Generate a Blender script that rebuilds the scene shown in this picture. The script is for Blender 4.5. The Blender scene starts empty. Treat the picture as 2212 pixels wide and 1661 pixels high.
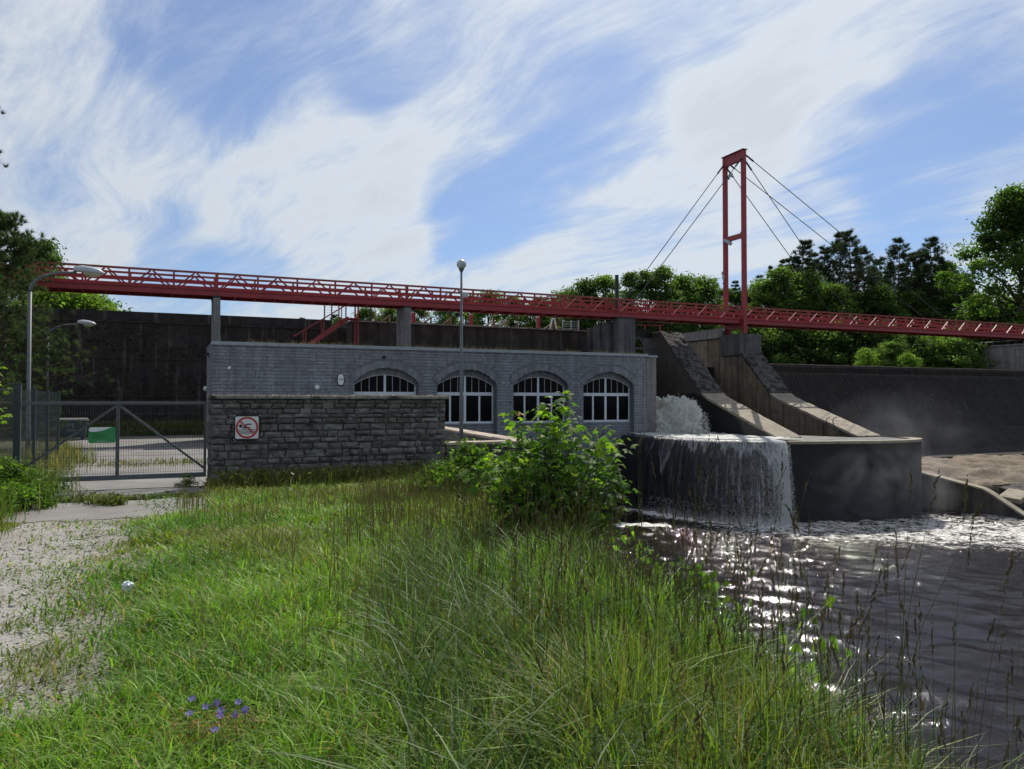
import bpy, bmesh, math, random
import numpy as np
from mathutils import Vector, Matrix, noise as mnoise

random.seed(7)
rng = np.random.default_rng(7)
R = math.radians
scene = bpy.context.scene
COL = scene.collection

# ------------------------------------------------------------------ camera
# world axes: X runs along the power house front (to the right), Y towards the dam, Z up; yard level z = 0
EYE = 2.07
YAW = R(24.24)
cam_d = bpy.data.cameras.new('camera')
cam = bpy.data.objects.new('camera', cam_d)
COL.objects.link(cam)
cam.location = (0, 0, EYE)
cam.rotation_euler = (R(90 + 1.2575), 0, -YAW)
cam_d.sensor_width = 36
cam_d.lens = 36 * 1663 / 2212
cam_d.clip_start = 0.05
cam_d.clip_end = 3000
scene.camera = cam

# ------------------------------------------------------------------ light
SUN_EL, SUN_AZ = R(46), R(36.7)          # azimuth counted from +Y towards +X
sun_dir = Vector((math.sin(SUN_AZ) * math.cos(SUN_EL), math.cos(SUN_AZ) * math.cos(SUN_EL), math.sin(SUN_EL)))
sd = bpy.data.lights.new('sun', 'SUN')
sd.energy = 5.0
sd.angle = R(0.53)
sd.color = (1.0, 0.94, 0.84)
sun = bpy.data.objects.new('sun', sd)
COL.objects.link(sun)
sun.rotation_euler = sun_dir.to_track_quat('Z', 'Y').to_euler()
sun.location = (30, 30, 60)

w = bpy.data.worlds.new('World')
scene.world = w
w.use_nodes = True
nt = w.node_tree
nt.nodes.clear()


def N(nt, t, **kw):
    n = nt.nodes.new(t)
    for k, v in kw.items():
        if k.startswith('i_'):
            n.inputs[k[2:].replace('_', ' ')].default_value = v
        else:
            setattr(n, k, v)
    return n


def L(nt, a, b):
    nt.links.new(a, b)


def math_node(nt, op, a, b=None, c=None, clamp=False):
    n = nt.nodes.new('ShaderNodeMath')
    n.operation = op
    n.use_clamp = clamp
    for i, x in enumerate((a, b, c)):
        if x is None:
            continue
        if isinstance(x, (int, float)):
            n.inputs[i].default_value = x
        else:
            nt.links.new(x, n.inputs[i])
    return n.outputs[0]


def vmath(nt, op, a, b=None, scale=None):
    n = nt.nodes.new('ShaderNodeVectorMath')
    n.operation = op
    for i, x in enumerate((a, b)):
        if x is None:
            continue
        if isinstance(x, (tuple, list)):
            n.inputs[i].default_value = x
        else:
            nt.links.new(x, n.inputs[i])
    if scale is not None:
        if isinstance(scale, (int, float)):
            n.inputs['Scale'].default_value = scale
        else:
            nt.links.new(scale, n.inputs['Scale'])
    return n


def ramp(nt, fac, stops, interp='LINEAR'):
    n = nt.nodes.new('ShaderNodeValToRGB')
    n.color_ramp.interpolation = interp
    els = n.color_ramp.elements
    while len(els) < len(stops):
        els.new(0.5)
    for e, (p, c) in zip(els, stops):
        e.position = p
        e.color = c if len(c) == 4 else (*c, 1)
    if fac is not None:
        nt.links.new(fac, n.inputs[0])
    return n


def mixc(nt, fac, a, b, blend='MIX'):
    n = nt.nodes.new('ShaderNodeMix')
    n.data_type = 'RGBA'
    n.blend_type = blend
    for i, x in ((0, fac), (6, a), (7, b)):
        if isinstance(x, (int, float)):
            n.inputs[i].default_value = x
        elif isinstance(x, (tuple, list)):
            n.inputs[i].default_value = x if len(x) == 4 else (*x, 1)
        else:
            nt.links.new(x, n.inputs[i])
    return n.outputs[2]


def px_dir(x, y):
    """direction of a point of the sky, as a unit vector in the world"""
    v = Vector(((x - 1106) / 1663, (830.5 - y) / 1663, -1))
    v = cam.rotation_euler.to_matrix() @ v
    return v.normalized()


sky = N(nt, 'ShaderNodeTexSky', sky_type='NISHITA')
sky.sun_disc = False
sky.sun_elevation = SUN_EL
sky.sun_rotation = SUN_AZ
sky.altitude = 30
sky.air_density = 1.0
sky.dust_density = 0.6
sky.ozone_density = 1.6
tc = N(nt, 'ShaderNodeTexCoord')
dirv = tc.outputs['Generated']
sep = N(nt, 'ShaderNodeSeparateXYZ')
L(nt, dirv, sep.inputs[0])
zc = math_node(nt, 'ADD', math_node(nt, 'MAXIMUM', sep.outputs[2], 0.0), 0.16)
plane = vmath(nt, 'DIVIDE', dirv)
comb = N(nt, 'ShaderNodeCombineXYZ')
for i in range(3):
    L(nt, zc, comb.inputs[i])
L(nt, comb.outputs[0], plane.inputs[1])
flat = vmath(nt, 'MULTIPLY', plane.outputs[0], (1, 1, 0))
# slow warp so that the streaks bend
wn = N(nt, 'ShaderNodeTexNoise', i_Scale=0.8, i_Detail=2.0, i_Roughness=0.5)
L(nt, flat.outputs[0], wn.inputs['Vector'])
warp = vmath(nt, 'SCALE', vmath(nt, 'SUBTRACT', wn.outputs['Color'], (0.5, 0.5, 0.5)).outputs[0], scale=0.55)
flatw = vmath(nt, 'ADD', flat.outputs[0], warp.outputs[0])
# fine streaks drawn out along one wind direction
vr = N(nt, 'ShaderNodeVectorRotate', rotation_type='Z_AXIS')
vr.inputs['Angle'].default_value = R(-16)
L(nt, flatw.outputs[0], vr.inputs['Vector'])
mp = N(nt, 'ShaderNodeMapping')
mp.inputs['Scale'].default_value = (3.4, 0.85, 1)
L(nt, vr.outputs[0], mp.inputs['Vector'])
streak = N(nt, 'ShaderNodeTexNoise', i_Scale=1.7, i_Detail=7.0, i_Roughness=0.68, i_Distortion=0.35)
L(nt, mp.outputs[0], streak.inputs['Vector'])
mp2 = N(nt, 'ShaderNodeMapping')
mp2.inputs['Location'].default_value = (4.1, 2.6, 0)
mp2.inputs['Scale'].default_value = (1.5, 0.6, 1)
L(nt, vr.outputs[0], mp2.inputs['Vector'])
big = N(nt, 'ShaderNodeTexNoise', i_Scale=1.5, i_Detail=4.0, i_Roughness=0.55, i_Distortion=0.3)
L(nt, mp2.outputs[0], big.inputs['Vector'])
cov = math_node(nt, 'ADD', math_node(nt, 'MULTIPLY_ADD', big.outputs['Fac'], 0.60, -0.13), math_node(nt, 'MULTIPLY', streak.outputs['Fac'], 1.40))
# where the photographed sky opens up and where it thickens (fixed directions in the world)
wn2 = N(nt, 'ShaderNodeTexNoise', i_Scale=3.4, i_Detail=3.0, i_Roughness=0.6)
L(nt, dirv, wn2.inputs['Vector'])
dw = vmath(nt, 'NORMALIZE', vmath(nt, 'ADD', dirv, vmath(nt, 'SCALE', vmath(nt, 'SUBTRACT', wn2.outputs['Color'], (0.5, 0.5, 0.5)).outputs[0], scale=0.34).outputs[0]).outputs[0])
SKY_SPOTS = [  # x, y, radius in degrees, weight
    (575, 90, 6, -0.28), (470, 200, 6, -0.10), (1120, 410, 4.8, -0.32), (1050, 330, 4, -0.10), (1290, 270, 4.2, -0.24), (1090, 510, 3.2, -0.26),
    (1850, 430, 4.0, -0.30), (2000, 310, 4.5, -0.32), (2130, 220, 4, -0.22), (2010, 500, 3.5, -0.20), (370, 655, 4.5, -0.36), (900, 60, 5, -0.06),
    (420, 400, 11, 0.08), (820, 430, 7, 0.16), (560, 530, 11, 0.09), (1640, 330, 7, 0.16), (1650, 150, 7, 0.10), (1950, 120, 7, 0.14), (2190, 480, 5, 0.18), (1330, 560, 6, 0.12)]
for (sx, sy, rad, wt) in SKY_SPOTS:
    d = vmath(nt, 'DOT_PRODUCT', dw.outputs[0], tuple(px_dir(sx, sy)))
    mr = N(nt, 'ShaderNodeMapRange', interpolation_type='SMOOTHSTEP')
    mr.inputs['From Min'].default_value = math.cos(R(rad * 1.5))
    mr.inputs['From Max'].default_value = 1.0
    mr.inputs['To Max'].default_value = wt
    L(nt, d.outputs['Value'], mr.inputs['Value'])
    cov = math_node(nt, 'ADD', cov, mr.outputs[0])
mask = N(nt, 'ShaderNodeMapRange', interpolation_type='SMOOTHSTEP')
mask.inputs['From Min'].default_value = 0.38
mask.inputs['From Max'].default_value = 1.16
L(nt, cov, mask.inputs['Value'])
mask.inputs['To Min'].default_value = 0.20
# thin cloud is lit by the sun behind it: whiter near the sun, greyer where thick
sdot = vmath(nt, 'DOT_PRODUCT', dirv, tuple(sun_dir))
glow = N(nt, 'ShaderNodeMapRange')
glow.inputs['From Min'].default_value = 0.2
glow.inputs['From Max'].default_value = 1.0
glow.inputs['To Min'].default_value = 0.82
glow.inputs['To Max'].default_value = 1.16
L(nt, sdot.outputs['Value'], glow.inputs['Value'])
thick = ramp(nt, math_node(nt, 'MULTIPLY', cov, 0.6), [(0.40, (5.6, 6.3, 7.2)), (0.62, (6.7, 7.2, 7.6)), (0.80, (6.0, 6.4, 6.9))])
ccol = vmath(nt, 'SCALE', thick.outputs[0], scale=glow.outputs[0])
skyc = mixc(nt, 1.0, sky.outputs[0], (0.55, 0.72, 0.97, 1), 'MULTIPLY')
fac = math_node(nt, 'MULTIPLY', mask.outputs[0], 0.93)
colr = mixc(nt, fac, skyc, ccol.outputs[0])
w.cycles.sampling_method = 'MANUAL'
w.cycles.sample_map_resolution = 256
bg = N(nt, 'ShaderNodeBackground', i_Strength=0.1)
L(nt, colr, bg.inputs['Color'])
wo = N(nt, 'ShaderNodeOutputWorld')
L(nt, bg.outputs[0], wo.inputs['Surface'])

scene.view_settings.view_transform = 'Standard'
scene.view_settings.look = 'None'
scene.view_settings.exposure = 0.0
scene.view_settings.gamma = 1.0
scene.view_settings.use_curve_mapping = False
scene.render.engine = 'CYCLES'
scene.cycles.use_denoising = True
scene.cycles.use_adaptive_sampling = True
scene.cycles.adaptive_threshold = 0.02
scene.cycles.max_bounces = 6
scene.cycles.transparent_max_bounces = 24
scene.cycles.volume_step_rate = 2.0
scene.cycles.sample_clamp_indirect = 6.0

# ------------------------------------------------------------------ helpers


def at(x, d, z=None):
    """bearing of a photograph column and distance along the view axis -> place in the world"""
    t = (x - 1106) / 1663
    s, c = math.sin(YAW), math.cos(YAW)
    u, v = d * (s + c * t), d * (c - s * t)
    return (u, v) if z is None else (u, v, z)


def zat(y, d):
    return EYE + (867 - y) / 1663 * d


def latd(u, v):
    s, c = math.sin(YAW), math.cos(YAW)
    return c * u - s * v, s * u + c * v


def uv_of(lat, d):
    s, c = math.sin(YAW), math.cos(YAW)
    return d * s + lat * c, d * c - lat * s


def tag(o, label=None, cat=None, group=None, kind=None):
    if label:
        o['label'] = label
    if cat:
        o['category'] = cat
    if group:
        o['group'] = group
    if kind:
        o['kind'] = kind
    return o


def wloc(o):
    v = Vector((0, 0, 0))
    while o is not None:
        v += o.location
        o = o.parent
    return v


def empty(name, loc, label=None, cat=None, group=None):
    o = bpy.data.objects.new(name, None)
    o.empty_display_size = 0.2
    COL.objects.link(o)
    o.location = loc
    return tag(o, label, cat, group)


def link(name, me, parent=None, loc=(0, 0, 0)):
    o = bpy.data.objects.new(name, me)
    COL.objects.link(o)
    if parent is not None:
        o.parent = parent
    o.location = loc
    return o


class MB:
    def __init__(self):
        self.v, self.f = [], []

    def add(self, vs, fs):
        b = len(self.v)
        self.v += [tuple(p) for p in vs]
        self.f += [tuple(i + b for i in f) for f in fs]
        return self

    def box(self, a, b):
        (x0, y0, z0), (x1, y1, z1) = a, b
        vs = [(x0, y0, z0), (x1, y0, z0), (x1, y1, z0), (x0, y1, z0), (x0, y0, z1), (x1, y0, z1), (x1, y1, z1), (x0, y1, z1)]
        return self.add(vs, [(3, 2, 1, 0), (4, 5, 6, 7), (0, 1, 5, 4), (1, 2, 6, 5), (2, 3, 7, 6), (3, 0, 4, 7)])

    def bar(self, p0, p1, w, h, up=(0, 0, 1)):
        p0, p1 = Vector(p0), Vector(p1)
        d = (p1 - p0).normalized()
        up = Vector(up)
        if abs(d.dot(up)) > 0.98:
            up = Vector((0, 1, 0))
        s = d.cross(up).normalized() * (w / 2)
        q = s.cross(d).normalized() * (h / 2)
        vs = [p + a * s + b * q for p in (p0, p1) for a, b in ((-1, -1), (1, -1), (1, 1), (-1, 1))]
        return self.add(vs, [(3, 2, 1, 0), (4, 5, 6, 7), (0, 1, 5, 4), (1, 2, 6, 5), (2, 3, 7, 6), (3, 0, 4, 7)])

    def tube(self, pts, rad, n=8, cap=True):
        pts = [Vector(p) for p in pts]
        if isinstance(rad, (int, float)):
            rad = [rad] * len(pts)
        b = len(self.v)
        for i, p in enumerate(pts):
            d = (pts[min(i + 1, len(pts) - 1)] - pts[max(i - 1, 0)])
            if d.length < 1e-9:
                d = Vector((0, 0, 1))
            d.normalize()
            a = Vector((1, 0, 0)) if abs(d.x) < 0.9 else Vector((0, 1, 0))
            s = d.cross(a).normalized()
            q = d.cross(s)
            for k in range(n):
                t = 2 * math.pi * k / n
                self.v.append(tuple(p + (s * math.cos(t) + q * math.sin(t)) * rad[i]))
        for i in range(len(pts) - 1):
            for k in range(n):
                k2 = (k + 1) % n
                self.f.append((b + i * n + k, b + i * n + k2, b + (i + 1) * n + k2, b + (i + 1) * n + k))
        if cap:
            self.f.append(tuple(b + k for k in range(n))[::-1])
            self.f.append(tuple(b + (len(pts) - 1) * n + k for k in range(n)))
        return self

    def prism(self, poly, axis, a, b):
        """polygon extruded along an axis: axis 0 -> poly is (y,z), 1 -> (x,z), 2 -> (x,y)"""
        def mk(p, t):
            return [(t, p[0], p[1]), (p[0], t, p[1]), (p[0], p[1], t)][axis]
        n = len(poly)
        vs = [mk(p, a) for p in poly] + [mk(p, b) for p in poly]
        fs = [tuple(range(n))[::-1], tuple(range(n, 2 * n))]
        fs += [(i, (i + 1) % n, n + (i + 1) % n, n + i) for i in range(n)]
        return self.add(vs, fs)

    def lathe(self, prof, c, n=16):
        b = len(self.v)
        for (r, z) in prof:
            for k in range(n):
                t = 2 * math.pi * k / n
                self.v.append((c[0] + r * math.cos(t), c[1] + r * math.sin(t), c[2] + z))
        for i in range(len(prof) - 1):
            for k in range(n):
                k2 = (k + 1) % n
                self.f.append((b + i * n + k, b + i * n + k2, b + (i + 1) * n + k2, b + (i + 1) * n + k))
        return self

    def build(self, name, mat, parent=None, smooth=False, recalc=True, bevel=0):
        off = wloc(parent) if parent is not None else Vector((0, 0, 0))
        me = bpy.data.meshes.new(name)
        me.from_pydata([(p[0] - off.x, p[1] - off.y, p[2] - off.z) for p in self.v], [], self.f)
        if recalc or bevel:
            bm = bmesh.new()
            bm.from_mesh(me)
            if bevel:
                bmesh.ops.bevel(bm, geom=bm.edges[:], offset=bevel, segments=1, affect='EDGES')
            if recalc:
                bmesh.ops.recalc_face_normals(bm, faces=bm.faces)
            bm.to_mesh(me)
            bm.free()
        if smooth:
            me.polygons.foreach_set('use_smooth', [True] * len(me.polygons))
        if mat is not None:
            me.materials.append(mat)
        return link(name, me, parent)


def np_mesh(name, V, F4=None, F3=None, mat=None, col=None, parent=None, smooth=False):
    """fast mesh from arrays of vertices, quads and triangles; col = per-vertex colour"""
    me = bpy.data.meshes.new(name)
    V = np.asarray(V, dtype=np.float32)
    me.vertices.add(len(V))
    me.vertices.foreach_set('co', V.ravel())
    loops, starts, pos = [], [], 0
    for F, k in ((F4, 4), (F3, 3)):
        if F is not None and len(F):
            F = np.asarray(F, dtype=np.int32)
            loops.append(F.ravel())
            starts.append(pos + np.arange(len(F), dtype=np.int32) * k)
            pos += F.size
    loops = np.concatenate(loops)
    starts = np.concatenate(starts)
    me.loops.add(len(loops))
    me.loops.foreach_set('vertex_index', loops)
    me.polygons.add(len(starts))
    me.polygons.foreach_set('loop_start', starts)
    if smooth:
        me.polygons.foreach_set('use_smooth', np.ones(len(starts), dtype=bool))
    if col is not None:
        a = me.attributes.new('Col', 'FLOAT_COLOR', 'POINT')
        c = np.ones((len(V), 4), dtype=np.float32)
        c[:, :3] = col
        a.data.foreach_set('color', c.ravel())
    me.update(calc_edges=True)
    if mat is not None:
        me.materials.append(mat)
    return me if parent == 'mesh' else link(name, me, parent)


ORD = ['first', 'second', 'third', 'fourth', 'fifth', 'sixth', 'seventh', 'eighth', 'ninth', 'tenth', 'eleventh', 'twelfth', 'thirteenth',
       'fourteenth', 'fifteenth', 'sixteenth', 'seventeenth', 'eighteenth', 'nineteenth', 'twentieth', 'twenty-first', 'twenty-second', 'twenty-third',
       'twenty-fourth', 'twenty-fifth', 'twenty-sixth', 'twenty-seventh', 'twenty-eighth', 'twenty-ninth', 'thirtieth']

# ------------------------------------------------------------------ materials


def new_mat(name):
    m = bpy.data.materials.new(name)
    m.use_nodes = True
    nt = m.node_tree
    nt.nodes.clear()
    out = nt.nodes.new('ShaderNodeOutputMaterial')
    return m, nt, out


def principled(nt, out, rough=0.8, **kw):
    p = nt.nodes.new('ShaderNodeBsdfPrincipled')
    p.inputs['Roughness'].default_value = rough
    for k, v in kw.items():
        p.inputs[k].default_value = v
    nt.links.new(p.outputs[0], out.inputs['Surface'])
    return p


def wpos(nt, scale=(1, 1, 1), rot=(0, 0, 0)):
    g = nt.nodes.new('ShaderNodeNewGeometry')
    m = nt.nodes.new('ShaderNodeMapping')
    m.inputs['Scale'].default_value = scale
    m.inputs['Rotation'].default_value = rot
    nt.links.new(g.outputs['Position'], m.inputs['Vector'])
    return m.outputs[0]


def noise(nt, vec, scale, detail=4.0, rough=0.55, dist=0.0):
    n = nt.nodes.new('ShaderNodeTexNoise')
    n.inputs['Scale'].default_value = scale
    n.inputs['Detail'].default_value = detail
    n.inputs['Roughness'].default_value = rough
    n.inputs['Distortion'].default_value = dist
    nt.links.new(vec, n.inputs['Vector'])
    return n.outputs['Fac']


def bump(nt, p, h, strength=0.4, dist=0.02):
    b = nt.nodes.new('ShaderNodeBump')
    b.inputs['Strength'].default_value = strength
    b.inputs['Distance'].default_value = dist
    nt.links.new(h, b.inputs['Height'])
    nt.links.new(b.outputs[0], p.inputs['Normal'])


def stone_mat(name, c1, c2, scale=3.0, rough=0.9, streak=None, streak_amt=0.6, moss=None, moss_lo=0.55, moss_hi=0.7, moss_scale=1.2,
              rnd=0.25, bump_s=0.5, bump_d=0.02, fine=25.0, light=None, light_lo=0.62, light_hi=0.75, streak_scale=(2.5, 2.5, 0.18)):
    m, nt, out = new_mat(name)
    p = principled(nt, out, rough)
    pos = wpos(nt)
    n1 = noise(nt, pos, scale, 6, 0.6)
    c = ramp(nt, n1, [(0.32, c1), (0.68, c2)]).outputs[0]
    if streak is not None:
        sp = wpos(nt, streak_scale)
        s = ramp(nt, noise(nt, sp, 1.0, 5, 0.6, 0.2), [(0.42, (0, 0, 0)), (0.66, (1, 1, 1))]).outputs[0]
        f = math_node(nt, 'MULTIPLY', s, streak_amt)
        c = mixc(nt, f, c, streak)
    if light is not None:
        sp = wpos(nt, (3.2, 3.2, 0.22))
        s = ramp(nt, noise(nt, sp, 1.3, 5, 0.6, 0.3), [(light_lo, (0, 0, 0)), (light_hi, (1, 1, 1))]).outputs[0]
        c = mixc(nt, math_node(nt, 'MULTIPLY', s, 0.7), c, light)
    if moss is not None:
        s = ramp(nt, noise(nt, pos, moss_scale, 7, 0.68, 0.2), [(moss_lo, (0, 0, 0)), (moss_hi, (1, 1, 1))]).outputs[0]
        c = mixc(nt, s, c, moss)
    if rnd:
        oi = nt.nodes.new('ShaderNodeObjectInfo')
        mr = nt.nodes.new('ShaderNodeMapRange')
        mr.inputs['To Min'].default_value = 1 - rnd
        mr.inputs['To Max'].default_value = 1 + rnd
        nt.links.new(oi.outputs['Random'], mr.inputs['Value'])
        c = vmath(nt, 'SCALE', c, scale=mr.outputs[0]).outputs[0]
    nt.links.new(c, p.inputs['Base Color'])
    h = math_node(nt, 'ADD', noise(nt, pos, fine, 5, 0.65), math_node(nt, 'MULTIPLY', noise(nt, pos, scale * 2, 3), 1.5))
    bump(nt, p, h, bump_s, bump_d)
    return m


def paint_mat(name, c, rough=0.5, metallic=0.0, var=0.15, scale=4.0, dirt=None, spec=0.5, rnd=0.0):
    m, nt, out = new_mat(name)
    p = principled(nt, out, rough, Metallic=metallic)
    p.inputs['Specular IOR Level'].default_value = spec
    pos = wpos(nt)
    n1 = noise(nt, pos, scale, 5, 0.6)
    a = tuple(max(0, x * (1 - var)) for x in c)
    b = tuple(min(1, x * (1 + var)) for x in c)
    col = ramp(nt, n1, [(0.3, a), (0.7, b)]).outputs[0]
    if dirt:
        s = ramp(nt, noise(nt, wpos(nt, (3, 3, 0.8)), 2.2, 6, 0.65), [(0.55, (0, 0, 0)), (0.75, (1, 1, 1))]).outputs[0]
        col = mixc(nt, math_node(nt, 'MULTIPLY', s, 0.7), col, dirt)
    if rnd:
        oi = nt.nodes.new('ShaderNodeObjectInfo')
        mr = nt.nodes.new('ShaderNodeMapRange')
        mr.inputs['To Min'].default_value = 1 - rnd
        mr.inputs['To Max'].default_value = 1 + rnd
        nt.links.new(oi.outputs['Random'], mr.inputs['Value'])
        col = vmath(nt, 'SCALE', col, scale=mr.outputs[0]).outputs[0]
    nt.links.new(col, p.inputs['Base Color'])
    bump(nt, p, noise(nt, pos, scale * 8, 4), 0.15, 0.004)
    return m


def leaf_mat(name, trans=0.45, rough=0.6, rnd=0.2, spec=0.4, tcol=(1.0, 1.15, 0.45)):
    """leaves: colour comes from the mesh's own colour attribute; light passes through"""
    m, nt, out = new_mat(name)
    a = nt.nodes.new('ShaderNodeAttribute')
    a.attribute_name = 'Col'
    c = a.outputs['Color']
    if rnd:
        oi = nt.nodes.new('ShaderNodeObjectInfo')
        mr = nt.nodes.new('ShaderNodeMapRange')
        mr.inputs['To Min'].default_value = 1 - rnd
        mr.inputs['To Max'].default_value = 1 + rnd
        nt.links.new(oi.outputs['Random'], mr.inputs['Value'])
        c = vmath(nt, 'SCALE', c, scale=mr.outputs[0]).outputs[0]
    p = nt.nodes.new('ShaderNodeBsdfPrincipled')
    p.inputs['Roughness'].default_value = rough
    p.inputs['Specular IOR Level'].default_value = spec
    nt.links.new(c, p.inputs['Base Color'])
    t = nt.nodes.new('ShaderNodeBsdfTranslucent')
    tc_ = mixc(nt, 1.0, c, tcol, 'MULTIPLY')
    tc_ = vmath(nt, 'SCALE', tc_, scale=1.7).outputs[0]
    nt.links.new(tc_, t.inputs['Color'])
    mx = nt.nodes.new('ShaderNodeMixShader')
    mx.inputs[0].default_value = trans
    nt.links.new(p.outputs[0], mx.inputs[1])
    nt.links.new(t.outputs[0], mx.inputs[2])
    nt.links.new(mx.outputs[0], out.inputs['Surface'])
    return m


M = {}
M['dam'] = stone_mat('dam_concrete', (0.016, 0.013, 0.013), (0.05, 0.043, 0.042), 1.3, streak=(0.012, 0.010, 0.010), streak_amt=0.7,
                     light=(0.19, 0.175, 0.17), light_lo=0.58, light_hi=0.76, moss=(0.03, 0.022, 0.018), moss_lo=0.5, moss_hi=0.66, rnd=0, bump_s=0.9, bump_d=0.05, fine=9)
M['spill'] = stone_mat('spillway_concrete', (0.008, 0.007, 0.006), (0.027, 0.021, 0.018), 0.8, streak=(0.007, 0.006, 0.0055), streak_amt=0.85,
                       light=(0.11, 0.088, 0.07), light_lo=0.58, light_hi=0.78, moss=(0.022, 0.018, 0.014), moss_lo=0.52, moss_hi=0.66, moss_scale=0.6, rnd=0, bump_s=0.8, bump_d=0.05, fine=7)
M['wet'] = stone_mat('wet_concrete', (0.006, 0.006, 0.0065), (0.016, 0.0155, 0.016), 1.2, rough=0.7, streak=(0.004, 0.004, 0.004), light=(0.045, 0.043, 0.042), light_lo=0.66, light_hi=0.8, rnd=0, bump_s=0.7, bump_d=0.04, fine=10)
M['forebay'] = stone_mat('forebay_concrete', (0.03, 0.026, 0.024), (0.075, 0.066, 0.06), 1.4, streak=(0.016, 0.013, 0.012), streak_amt=0.85,
                         light=(0.17, 0.155, 0.14), light_lo=0.60, light_hi=0.8, rnd=0, bump_s=0.6)
M['pillar'] = stone_mat('pillar_concrete', (0.17, 0.16, 0.155), (0.27, 0.26, 0.25), 2.5, streak=(0.08, 0.075, 0.075), streak_amt=0.6, rnd=0.1, bump_s=0.3)
M['pier'] = stone_mat('pier_concrete', (0.14, 0.105, 0.07), (0.26, 0.205, 0.14), 1.6, streak=(0.055, 0.044, 0.034), streak_amt=0.75,
                      moss=(0.05, 0.042, 0.036), moss_lo=0.56, moss_hi=0.72, moss_scale=0.9, rnd=0.12, bump_s=0.7, bump_d=0.04, fine=12,
                      light=(0.40, 0.34, 0.26), light_lo=0.72, light_hi=0.8)
M['abutment'] = stone_mat('abutment_concrete', (0.085, 0.085, 0.088), (0.155, 0.153, 0.155), 2.0, streak=(0.04, 0.04, 0.042), streak_amt=0.75, rnd=0.12, bump_s=0.4)
M['pier_dark'] = stone_mat('damp_pier_concrete', (0.06, 0.055, 0.05), (0.12, 0.105, 0.09), 1.3, streak=(0.03, 0.027, 0.025), streak_amt=0.7, rnd=0, bump_s=0.4)
M['coping'] = stone_mat('coping_concrete', (0.22, 0.185, 0.14), (0.34, 0.29, 0.225), 2.2, moss=(0.09, 0.075, 0.06), moss_lo=0.57, moss_hi=0.70, moss_scale=1.9, rnd=0, bump_s=0.4)
M['coping_moss'] = stone_mat('mossy_coping', (0.05, 0.046, 0.044), (0.12, 0.108, 0.10), 2.2, moss=(0.012, 0.011, 0.010), moss_lo=0.48, moss_hi=0.56, moss_scale=2.6, rnd=0, bump_s=1.0, bump_d=0.08, fine=6)
M['facade'] = stone_mat('grey_painted_stone', (0.195, 0.212, 0.232), (0.275, 0.292, 0.312), 4, moss=(0.08, 0.088, 0.098), moss_lo=0.56, moss_hi=0.70, moss_scale=1.8, streak=(0.115, 0.128, 0.148), streak_amt=0.6, rnd=0.16, bump_s=0.6, bump_d=0.015, fine=18)
M['mortar'] = stone_mat('grey_mortar', (0.125, 0.137, 0.152), (0.17, 0.182, 0.198), 6, rnd=0, bump_s=0.3)
M['mortar_dark'] = stone_mat('dark_joint_mortar', (0.03, 0.029, 0.027), (0.085, 0.081, 0.076), 5, rnd=0, bump_s=0.6)
M['limestone'] = stone_mat('weathered_limestone', (0.10, 0.098, 0.094), (0.25, 0.246, 0.236), 6, streak=(0.05, 0.047, 0.045), streak_amt=0.75, moss=(0.014, 0.013, 0.012),
                           moss_lo=0.58, moss_hi=0.68, moss_scale=2.2, rnd=0.3, bump_s=1.0, bump_d=0.03, fine=22, streak_scale=(1.2, 1.2, 4.0))
M['slab'] = stone_mat('cap_slab', (0.16, 0.15, 0.14), (0.34, 0.32, 0.29), 5, moss=(0.03, 0.026, 0.022), moss_lo=0.5, moss_hi=0.62, moss_scale=2.5, rnd=0.1, bump_s=0.8)
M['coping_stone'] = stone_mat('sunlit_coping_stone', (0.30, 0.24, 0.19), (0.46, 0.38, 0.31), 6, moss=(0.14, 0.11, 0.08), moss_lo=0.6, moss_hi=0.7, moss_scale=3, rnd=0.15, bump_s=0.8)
M['flash'] = paint_mat('grey_roof_flashing', (0.30, 0.33, 0.36), 0.5, 0.3)
M['red'] = paint_mat('red_bridge_paint', (0.30, 0.030, 0.036), 0.5, 0.0, 0.16, 1.6, dirt=(0.15, 0.04, 0.035), rnd=0.06)
M['red_top'] = paint_mat('worn_red_rail', (0.28, 0.055, 0.045), 0.6, 0.0, 0.2, 3.0, dirt=(0.17, 0.075, 0.05))
M['galv'] = paint_mat('galvanised_steel', (0.12, 0.132, 0.145), 0.6, 0.1, 0.15, 6)
M['gate'] = paint_mat('zinc_gate_steel', (0.115, 0.125, 0.14), 0.55, 0.2, 0.15, 5)
M['fence'] = paint_mat('green_grey_fence', (0.03, 0.045, 0.048), 0.5, 0.0, 0.15, 5)
M['wire'] = paint_mat('fence_wire', (0.045, 0.055, 0.055), 0.6, 0.0)
M['lamp_grey'] = paint_mat('lamp_housing_grey', (0.42, 0.46, 0.50), 0.4, 0.0)
M['lens'] = paint_mat('lamp_lens', (0.42, 0.40, 0.28), 0.25, 0.0)
M['white'] = paint_mat('white_paint', (0.72, 0.74, 0.76), 0.5, 0.0, 0.05)
M['frame'] = paint_mat('white_window_frame', (0.62, 0.68, 0.74), 0.4, 0.0, 0.05)
M['bar_gold'] = paint_mat('pale_glazing_bar', (0.42, 0.38, 0.32), 0.5, 0.0, 0.05)
M['black'] = paint_mat('black_paint', (0.012, 0.012, 0.014), 0.5, 0.0, 0.1)
M['sign_red'] = paint_mat('sign_red', (0.50, 0.035, 0.03), 0.45, 0.0, 0.05)
M['sign_green'] = paint_mat('sign_green', (0.03, 0.25, 0.075), 0.45, 0.0, 0.06)
M['sign_dark'] = paint_mat('sign_dark_green', (0.01, 0.10, 0.03), 0.5, 0.0, 0.06)
M['bin'] = paint_mat('bin_green_plastic', (0.03, 0.06, 0.065), 0.5, 0.0, 0.2)
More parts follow.
